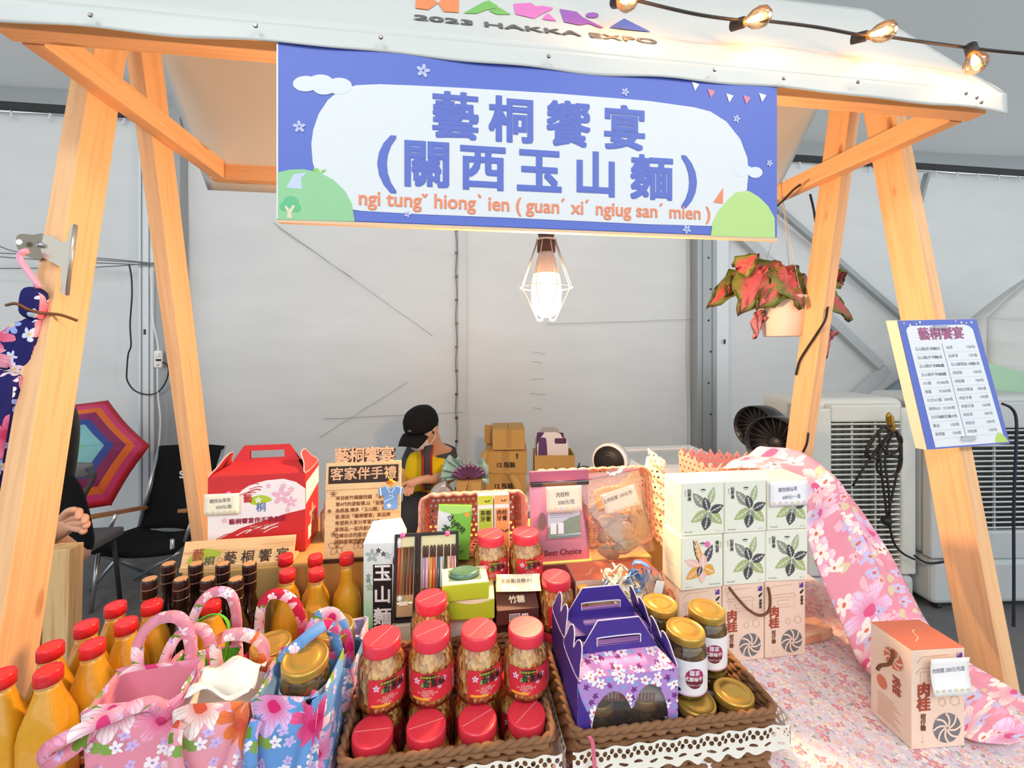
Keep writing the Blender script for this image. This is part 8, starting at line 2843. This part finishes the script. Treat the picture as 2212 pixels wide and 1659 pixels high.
def purple_box(name, label, x, y, floral, rz):
    t = thing(name, label, 'gift box', (x, y, T + 0.006), rz)
    th = 0.0012
    for nm, c_, s_ in (('back_wall', (0, GDP - th / 2, GHT / 2), (GWD, th, GHT)), ('side_wall', (-GWD / 2 + th / 2, GDP / 2, GHT / 2), (th, GDP - 2 * th, GHT)), ('side_wall', (GWD / 2 - th / 2, GDP / 2, GHT / 2), (th, GDP - 2 * th, GHT)), ('floor_panel', (0, GDP / 2, th / 2), (GWD, GDP, th))):
        MB().box(c_, s_).build(nm, M_PURP, t)
    if floral:
        # front with the three-lobed window
        win = [(-0.060, 0.0)] + [(-0.026 - 0.035 * cos(pi * i / 12), 0.045 + 0.031 * sin(pi * i / 12)) for i in range(11)] + [(0.036 - 0.032 * cos(pi * i / 12), 0.045 + 0.033 * sin(pi * i / 12)) for i in range(2, 13)] + [(0.068, 0.0)]
        win = [(x_, z_ * 2.0) for x_, z_ in win]
        fr_ = [(-GWD / 2, 0.0)] + win + [(GWD / 2, 0.0), (GWD / 2, GHT), (-GWD / 2, GHT)]
        MB().prism(fr_, -0.0006, 0.0006, VERT).build('front_panel', M_PFLOW, t)
        cp2 = [(-GWD / 2, 0.001), (-GWD / 2, 0.165), (-GWD / 2 + 0.006, 0.145), (-GWD / 2 + 0.020, 0.115), (-GWD / 2 + 0.023, 0.08), (-GWD / 2 + 0.022, 0.001)]
        MB().prism(cp2, -0.0008, 0.0008, VERT).build('purple_corner', M_PURP, t, (0, -0.0015, 0))
        MB().prism([(p[0], p[1]) for p in win], -0.0002, 0.0002, VERT).build('window_film', thin_clear('window_film', (250, 248, 250), 0.4, 0.03, 0.02), t, (0, 0.002, 0))
    else:
        MB().box((0, th / 2, GHT / 2), (GWD, th, GHT)).build('front_panel', M_PURP, t)
    # top: front and back flaps, upright handle, curved side tabs
    z1 = GHT + 0.010
    MB().add([(-GWD / 2, 0, GHT), (GWD / 2, 0, GHT), (GWD / 2 - 0.016, GDP / 2 - 0.002, z1), (-GWD / 2 + 0.016, GDP / 2 - 0.002, z1)], [(0, 1, 2, 3)]).build('top_flap', M_PFLOWP if floral else M_PURP, t, solid=0.001)
    MB().add([(-GWD / 2, GDP, GHT), (GWD / 2, GDP, GHT), (GWD / 2 - 0.016, GDP / 2 + 0.002, z1), (-GWD / 2 + 0.016, GDP / 2 + 0.002, z1)], [(0, 3, 2, 1)]).build('top_flap', M_PURP, t, solid=0.001)
    H0, H1 = z1 - 0.001, z1 + 0.052
    s0, s1, sx = H0 + 0.012, H0 + 0.026, 0.038
    f_ = lambda z: (GWD / 2 - 0.014) + (-0.034) * (z - H0) / (H1 - H0)
    for yy in (GDP / 2 - 0.0016, GDP / 2 + 0.0016):
        hm = MB()
        for quad in ([(-f_(H0), H0), (f_(H0), H0), (f_(s0), s0), (-f_(s0), s0)], [(-f_(s0), s0), (-sx, s0), (-sx, s1), (-f_(s1), s1)], [(sx, s0), (f_(s0), s0), (f_(s1), s1), (sx, s1)], [(-f_(s1), s1), (f_(s1), s1), (f_(H1), H1), (-f_(H1), H1)]):
            hm.add([(x_, yy, z_) for x_, z_ in quad], [(0, 1, 2, 3)])
        hp2 = hm.build('handle_panel', M_PURP, t, solid=0.001)
    MB().tube([(-f_(H0), GDP / 2, H0), (-f_(H1), GDP / 2, H1), (f_(H1), GDP / 2, H1), (f_(H0), GDP / 2, H0)], 0.0011, 5).build('paper_edge', M_PAPE, t)
    MB().tube(smoothpath([(-sx, GDP / 2 - 0.003, s0), (-sx, GDP / 2 - 0.003, s1 - 0.004), (-sx + 0.006, GDP / 2 - 0.003, s1), (sx - 0.006, GDP / 2 - 0.003, s1), (sx, GDP / 2 - 0.003, s1 - 0.004), (sx, GDP / 2 - 0.003, s0)], 4), 0.0011, 5).build('paper_edge', M_PAPE, t)
    for sx_ in (-1, 1):
        pol = resample([(0.002, 0.0), (GDP - 0.002, 0.0), (GDP - 0.003, 0.020), (GDP - 0.010, 0.040), (GDP - 0.022, 0.046), (GDP - 0.034, 0.038), (GDP / 2, 0.022), (0.034, 0.038), (0.022, 0.046), (0.010, 0.040), (0.003, 0.020)], 3)
        Mx = Matrix(((0, 0, sx_, sx_ * (GWD / 2 - 0.001)), (1, 0, 0, 0), (0, 1, 0, GHT), (0, 0, 0, 1))) @ Matrix.Rotation(R(10), 4, 'X').inverted()
        Mx = Matrix.Translation((sx_ * (GWD / 2 - 0.001), 0, GHT)) @ Matrix.Rotation(-sx_ * R(14), 4, 'Y') @ Matrix(((0, 0, 1, 0), (1, 0, 0, 0), (0, 1, 0, 0), (0, 0, 0, 1)))
        tb_ = MB().prism(pol, -0.0005, 0.0005, Mx).build('side_tab', M_PURP, t)
        MB().tube([Mx @ Vector((p[0], p[1], 0)) for p in pol], 0.0011, 5, closed=True).build('paper_edge', M_PAPE, tb_)
    return t


purple_box('purple_gift_box', 'purple handled gift box with blossom print and window at the front of the basket', 0.275, 0.648, True, 0.02)
purple_box('purple_gift_box', 'plain purple handled gift box behind the blossom printed one', 0.278, 0.745, False, 0.02)
for x, lb in ((0.235, 'left gold-lidded jar inside the window of the purple gift box'), (0.313, 'right gold-lidded jar inside the window of the purple gift box')):
    j = copy_tree(gj)
    j.location = (x, 0.684, T + 0.0085)
    j.scale = (0.86, 0.86, 1.14)
    tag(j, lb, 'jar', 'jars inside the purple box')
rl = thing('noodle_roll', 'paper wrapped noodle roll with red print lying on the jars in the purple box', 'roll', (0.274, 0.6665, T + 0.141), rot=(0, R(7), 0))
MB().lathe([(0.012, -0.068), (0.0135, -0.066), (0.0135, 0.066), (0.012, 0.068)], 24, Matrix.Rotation(pi / 2, 4, 'Y')).build('roll', plain('#e6dcc8', 0.6, var=0.05), rl)
text(rl, '玉山麵', 0.016, (-0.022, -0.0139, 0.0), FRONT, plain('#b23a34', 0.6, var=0), bold=0.03)
for k in range(5):
    MB().box((0.022 + 0.006 * k, -0.0137, 0), (0.0025, 0.0004, 0.014)).build('red_print', plain('#c06a5e', 0.6, var=0), rl)
# pink ribbon strand at the front
rp = [at(x, y, Y=0.612) for x, y in ((1272, 1590), (1280, 1605), (1283, 1640), (1286, 1680))]
tag(MB().ribbon([p - rp[0] for p in smoothpath(rp)], (1, 0, 0.0), 0.006, 0.001).build('pink_ribbon', plain('#e0708a', 0.35), None, rp[0]), 'thin pink ribbon hanging over the lace of the right basket', 'ribbon')

# ------------------------------------------------------------------ floral cloth bags
def big_floral(name, base, base2, petalcols, inner, leafc=(108, 146, 52), small=(206, 186, 236)):
    return fabric(name, base, [
        dict(scale=34, rad=.44, petals=2, cols=[leafc, (134, 168, 84), tuple(int(x * .9) for x in base)], centre=None, density=.55),
        dict(scale=52, rad=.46, petals=5, cols=[small, (246, 240, 246)], centre=(190, 150, 210), density=.5),
        dict(scale=14, rad=.52, petals=6, cols=petalcols, centre=inner, density=.85, inner=inner)], base2=base2)


M_BPINK = big_floral('pink_bag_cloth', (230, 150, 170), (222, 138, 160), [(248, 226, 234), (240, 170, 196), (250, 236, 240)], (214, 60, 120))
M_BPIN2 = big_floral('rose_bag_cloth', (236, 166, 178), (228, 150, 168), [(246, 232, 228), (236, 130, 70), (250, 240, 236)], (206, 84, 60))
M_BBLUE = big_floral('blue_bag_cloth', (112, 164, 220), (98, 148, 210), [(250, 236, 244), (232, 96, 150), (220, 190, 238)], (206, 36, 104))
M_BRED = big_floral('red_bag_cloth', (206, 40, 70), (190, 30, 60), [(250, 214, 224), (240, 150, 176), (248, 236, 236)], (206, 50, 90))
M_BLIL = big_floral('lilac_bag_cloth', (206, 196, 216), (190, 180, 206), [(240, 232, 240), (196, 150, 200)], (120, 60, 110))


def cloth_bag(name, label, x, y, w, d, h, rz, mat, lining, h1, h2, group='floral cloth bags'):
    """open cloth bag with two strap handles; h1, h2: handle paths (front, back) as control points"""
    t = thing(name, label, 'bag', (x, y, T + 0.001), rz, group)
    out_ = rrect(0, 0, w, d, min(w, d) * 0.16, 3)
    n = len(out_)
    m = MB()
    lev = [(0.94, 0.0), (1.0, 0.02), (1.01, h * 0.4), (1.0, h * 0.75), (0.985, h)]
    vs = []
    for s_, z in lev:
        for i, (px_, py_) in enumerate(out_):
            wv = 0.0035 * sin(i * 1.9 + z * 60) * (z / h)
            vs.append((px_ * s_ + wv, py_ * s_ + wv, z + (0.004 * sin(i * 1.3) if z == h else 0)))
    fs = [(j * n + i, j * n + (i + 1) % n, (j + 1) * n + (i + 1) % n, (j + 1) * n + i) for j in range(len(lev) - 1) for i in range(n)]
    fs.append(tuple(reversed(range(n))))
    m.add(vs, fs, True)
    m.build('bag_body', mat, t, solid=0.002)
    li_ = MB()
    li_.add([(px_ * 0.95, py_ * 0.95, h * 0.96) for px_, py_ in out_] + [(px_ * 0.9, py_ * 0.88, h * 0.62) for px_, py_ in out_], [(i, (i + 1) % n, n + (i + 1) % n, n + i) for i in range(n)] + [tuple(n + i for i in range(n))], True)
    li_.build('lining', lining, t)
    for pts, sd in ((h1, (1, 0.15, 0)), (h2, (1, -0.15, 0))):
        if not pts:
            continue
        sp3 = smoothpath([Vector(p) for p in pts], 6)
        # strap width stays across the strap direction
        sides = []
        for i, p in enumerate(sp3):
            tg = (sp3[min(i + 1, len(sp3) - 1)] - sp3[max(i - 1, 0)]).normalized()
            s_ = tg.cross(Vector((0, -0.75, 0.66)))
            sides.append(s_ if s_.length > 0.15 else Vector((0, 0, 1)))
        MB().ribbon(sp3, sides, 0.017, 0.002).build('strap', mat, t)
    return t


BH = 0.205
cloth_bag('floral_bag', 'pink floral cloth bag with a flopped handle, left of the front row', -0.448, 0.700, 0.115, 0.085, BH, 0.10, M_BPINK, plain('#d98aa0', 0.9),
          [(0.045, -0.044, BH - 0.03), (0.03, -0.052, BH + 0.004), (-0.02, -0.060, BH - 0.002), (-0.06, -0.062, BH - 0.016), (-0.085, -0.058, BH - 0.032), (-0.080, -0.052, BH - 0.050), (-0.05, -0.050, BH - 0.035), (-0.036, -0.044, BH - 0.012)],
          [(-0.034, 0.044, BH - 0.03), (-0.036, 0.046, BH + 0.03), (-0.01, 0.040, BH + 0.066), (0.024, 0.038, BH + 0.066), (0.036, 0.044, BH + 0.02), (0.034, 0.044, BH - 0.03)])
cloth_bag('floral_bag', 'rose floral cloth bag with white tissue, middle of the front row', -0.334, 0.690, 0.105, 0.085, BH - 0.006, 0.05, M_BPIN2, plain('#f0ece6', 0.9),
          [(-0.036, -0.046, BH - 0.02), (-0.040, -0.054, BH - 0.03), (-0.036, -0.058, BH - 0.075), (-0.01, -0.060, BH - 0.100), (0.02, -0.060, BH - 0.090), (0.036, -0.058, BH - 0.055), (0.040, -0.052, BH - 0.02), (0.036, -0.046, BH - 0.010)],
          [(-0.030, 0.044, BH - 0.03), (-0.036, 0.044, BH + 0.02), (-0.016, 0.030, BH + 0.045), (0.014, 0.028, BH + 0.045), (0.034, 0.042, BH + 0.015), (0.032, 0.044, BH - 0.03)])
cloth_bag('floral_bag', 'blue floral cloth bag with a gold-lidded jar inside, right of the front row', -0.228, 0.682, 0.098, 0.095, BH + 0.004, -0.05, M_BBLUE, plain('#6f9fd6', 0.9),
          [(-0.038, -0.051, BH - 0.02), (-0.042, -0.058, BH - 0.04), (-0.038, -0.062, BH - 0.09), (-0.012, -0.064, BH - 0.115), (0.014, -0.064, BH - 0.105), (0.030, -0.060, BH - 0.06), (0.036, -0.054, BH - 0.0), (0.034, -0.051, BH + 0.006)],
          [(-0.036, 0.050, BH - 0.03), (-0.038, 0.030, BH + 0.015), (-0.02, -0.005, BH + 0.035), (0.012, 0.010, BH + 0.055), (0.030, 0.035, BH + 0.05), (0.038, 0.049, BH + 0.0), (0.036, 0.050, BH - 0.03)])
BH = 0.165
cloth_bag('floral_bag', 'pink floral bag with green lining and tall handles in the second row', -0.430, 0.805, 0.105, 0.080, BH - 0.01, 0.08, M_BPINK, plain('#5cb32c', 0.85),
          [(-0.036, -0.044, BH - 0.03), (-0.036, -0.046, BH + 0.02), (-0.016, -0.044, BH + 0.066), (0.020, -0.042, BH + 0.070), (0.036, -0.044, BH + 0.02), (0.036, -0.044, BH - 0.03)],
          [(-0.034, 0.042, BH - 0.03), (-0.034, 0.044, BH + 0.04), (-0.008, 0.040, BH + 0.085), (0.028, 0.038, BH + 0.082), (0.038, 0.042, BH + 0.03), (0.036, 0.042, BH - 0.03)])
cloth_bag('floral_bag', 'red floral bag with a gold-lidded jar in the middle of the second row', -0.316, 0.790, 0.098, 0.080, BH - 0.012, 0.0, M_BRED, plain('#a02a48', 0.9),
          [(-0.034, -0.043, BH - 0.03), (-0.038, -0.050, BH + 0.0), (-0.016, -0.052, BH + 0.014), (0.014, -0.052, BH + 0.0), (0.030, -0.048, BH - 0.02), (0.034, -0.043, BH - 0.03)],
          [(-0.034, 0.042, BH - 0.03), (-0.030, 0.040, BH + 0.06), (-0.006, 0.036, BH + 0.088), (0.028, 0.036, BH + 0.07), (0.042, 0.040, BH + 0.02), (0.034, 0.042, BH - 0.03)])
cloth_bag('floral_bag', 'blue floral bag with an upright handle and gold-lidded jar in the second row', -0.215, 0.800, 0.092, 0.085, BH - 0.012, -0.04, M_BBLUE, plain('#3f6fb0', 0.9),
          [],
          [(-0.036, -0.020, BH - 0.04), (-0.036, -0.022, BH + 0.02), (-0.018, -0.020, BH + 0.066), (0.012, -0.018, BH + 0.068), (0.034, -0.020, BH + 0.02), (0.034, -0.020, BH - 0.04)])
# bright green handle inside the second-row bag, tissue, jars in bags
gh = [Vector(p) for p in ((-0.455, 0.80, T + BH - 0.02), (-0.44, 0.80, T + BH + 0.055), (-0.405, 0.80, T + BH + 0.075), (-0.385, 0.80, T + BH + 0.05), (-0.395, 0.80, T + BH - 0.02))]
tag(MB().ribbon([p - gh[0] for p in smoothpath(gh)], (0.2, -0.8, 0.5), 0.022, 0.002).build('green_strap', plain('#62c02c', 0.85), None, gh[0]), 'bright green cloth strap rising inside the pink second row bag', 'strap')
tis = MB().grid(lambda u, v: ((u - .5) * 0.085, (v - .5) * 0.06, 0.014 * sin(6 * u + 5 * v) * sin(pi * u) + 0.012 * sin(9 * v + 2 * u) * sin(pi * v)), 14, 12)
tag(tis.build('tissue_paper', plain('#f2f0ea', 0.9), None, (-0.334, 0.690, T + 0.205 + 0.0), solid=0.0008), 'white crumpled tissue in the middle front bag', 'paper')
for (x, y, z, tl_, lb) in ((-0.222, 0.684, T + 0.205 - 0.062, (0.16, 0.05, 0), 'gold-lidded jar sticking out of the blue front bag'), (-0.312, 0.792, T + BH - 0.075, (0.05, 0, 0), 'gold-lidded jar in the red floral bag'),
                           (-0.212, 0.808, T + BH - 0.062, (0.10, 0.02, 0), 'gold-lidded jar in the blue second row bag')):
    j = copy_tree(gj)
    j.location = (x, y, z)
    j.rotation_euler = tl_
    tag(j, lb, 'jar', 'gold-lidded jars in the cloth bags')
# small folded lilac bag by the gold-capped bottle
cloth_bag('floral_bag', 'narrow lilac floral bag standing beside the red-lidded jar basket', -0.1985, 0.885, 0.045, 0.06, BH - 0.02, 0.0, M_BLIL, plain('#8a80a0', 0.9), [], [])
# green apple pouch
apx = Vector((-0.494, 0.800, T + 0.001))
ap = thing('apple_pouch', 'lime green felt apple pouch with leaves beside the bottles', 'pouch', apx)
puff(resample([(-0.024, 0.0), (0.0, -0.001), (0.026, 0.0), (0.036, 0.03), (0.040, 0.075), (0.034, 0.108), (0.014, 0.122), (-0.006, 0.112), (-0.026, 0.118), (-0.036, 0.09), (-0.037, 0.04)], 3), 0.045).build('body', plain('#9fd32c', 0.8, var=0.05), ap, (0, 0, 0.002))
MB().prism(resample([(0.0, 0.0), (0.010, 0.020), (0.030, 0.040), (0.036, 0.036), (0.030, 0.014), (0.014, 0.0)], 3), -0.001, 0.001, VERT).build('green_leaf', plain('#1f9a48', 0.8), ap, (-0.006, -0.012, 0.108))
MB().prism(resample([(0.0, 0.0), (-0.012, 0.022), (-0.040, 0.034), (-0.036, 0.016), (-0.016, 0.0)], 3), -0.001, 0.001, VERT).build('white_leaf', WHITE, ap, (-0.004, -0.014, 0.108))
MB().prism(resample([(0.0, 0.0), (0.010, -0.01), (0.012, -0.03), (0.008, -0.046), (0.0, -0.024)], 3), -0.001, 0.001, VERT).build('white_leaf', WHITE, ap, (-0.006, -0.026, 0.104))
MB().lathe([(0.001, -0.007), (0.006, -0.005), (0.008, 0), (0.006, 0.005), (0.001, 0.007)], 14, Matrix.Translation((-0.014, -0.020, 0.104))).build('bead', plain('#0f6a34', 0.15, coat=0.8), ap)
MB().lathe([(0.010, 0), (0.010, 0.002), (0.006, 0.003)], 16).build('red_button', plain('#c23a4a', 0.5), ap, (0.020, -0.022, 0.070), (pi / 2, 0, 0))

# ------------------------------------------------------------------ red cloth end at the right leg
rcl = MB().grid(lambda u, v: Vector((1.02 + 0.20 * u, 0.83 - 0.10 * u - 0.12 * v, 0.80 + 0.014 - 0.10 * max(0, u - 0.3) - 0.02 * v + 0.012 * sin(7 * u + 4 * v))) - Vector((1.1, 0.78, 0.8)), 12, 8)
M_REDC = fabric('red_floral_end', (206, 30, 52), [dict(scale=22, rad=.46, petals=6, cols=[(244, 200, 160), (246, 180, 190)], centre=(220, 160, 80), density=.4)], base2=(190, 24, 46))
tag(rcl.build('red_cloth', M_REDC, None, (1.1, 0.78, 0.803), solid=0.001), 'red patterned cloth end lying at the foot of the right stall leg', 'cloth')
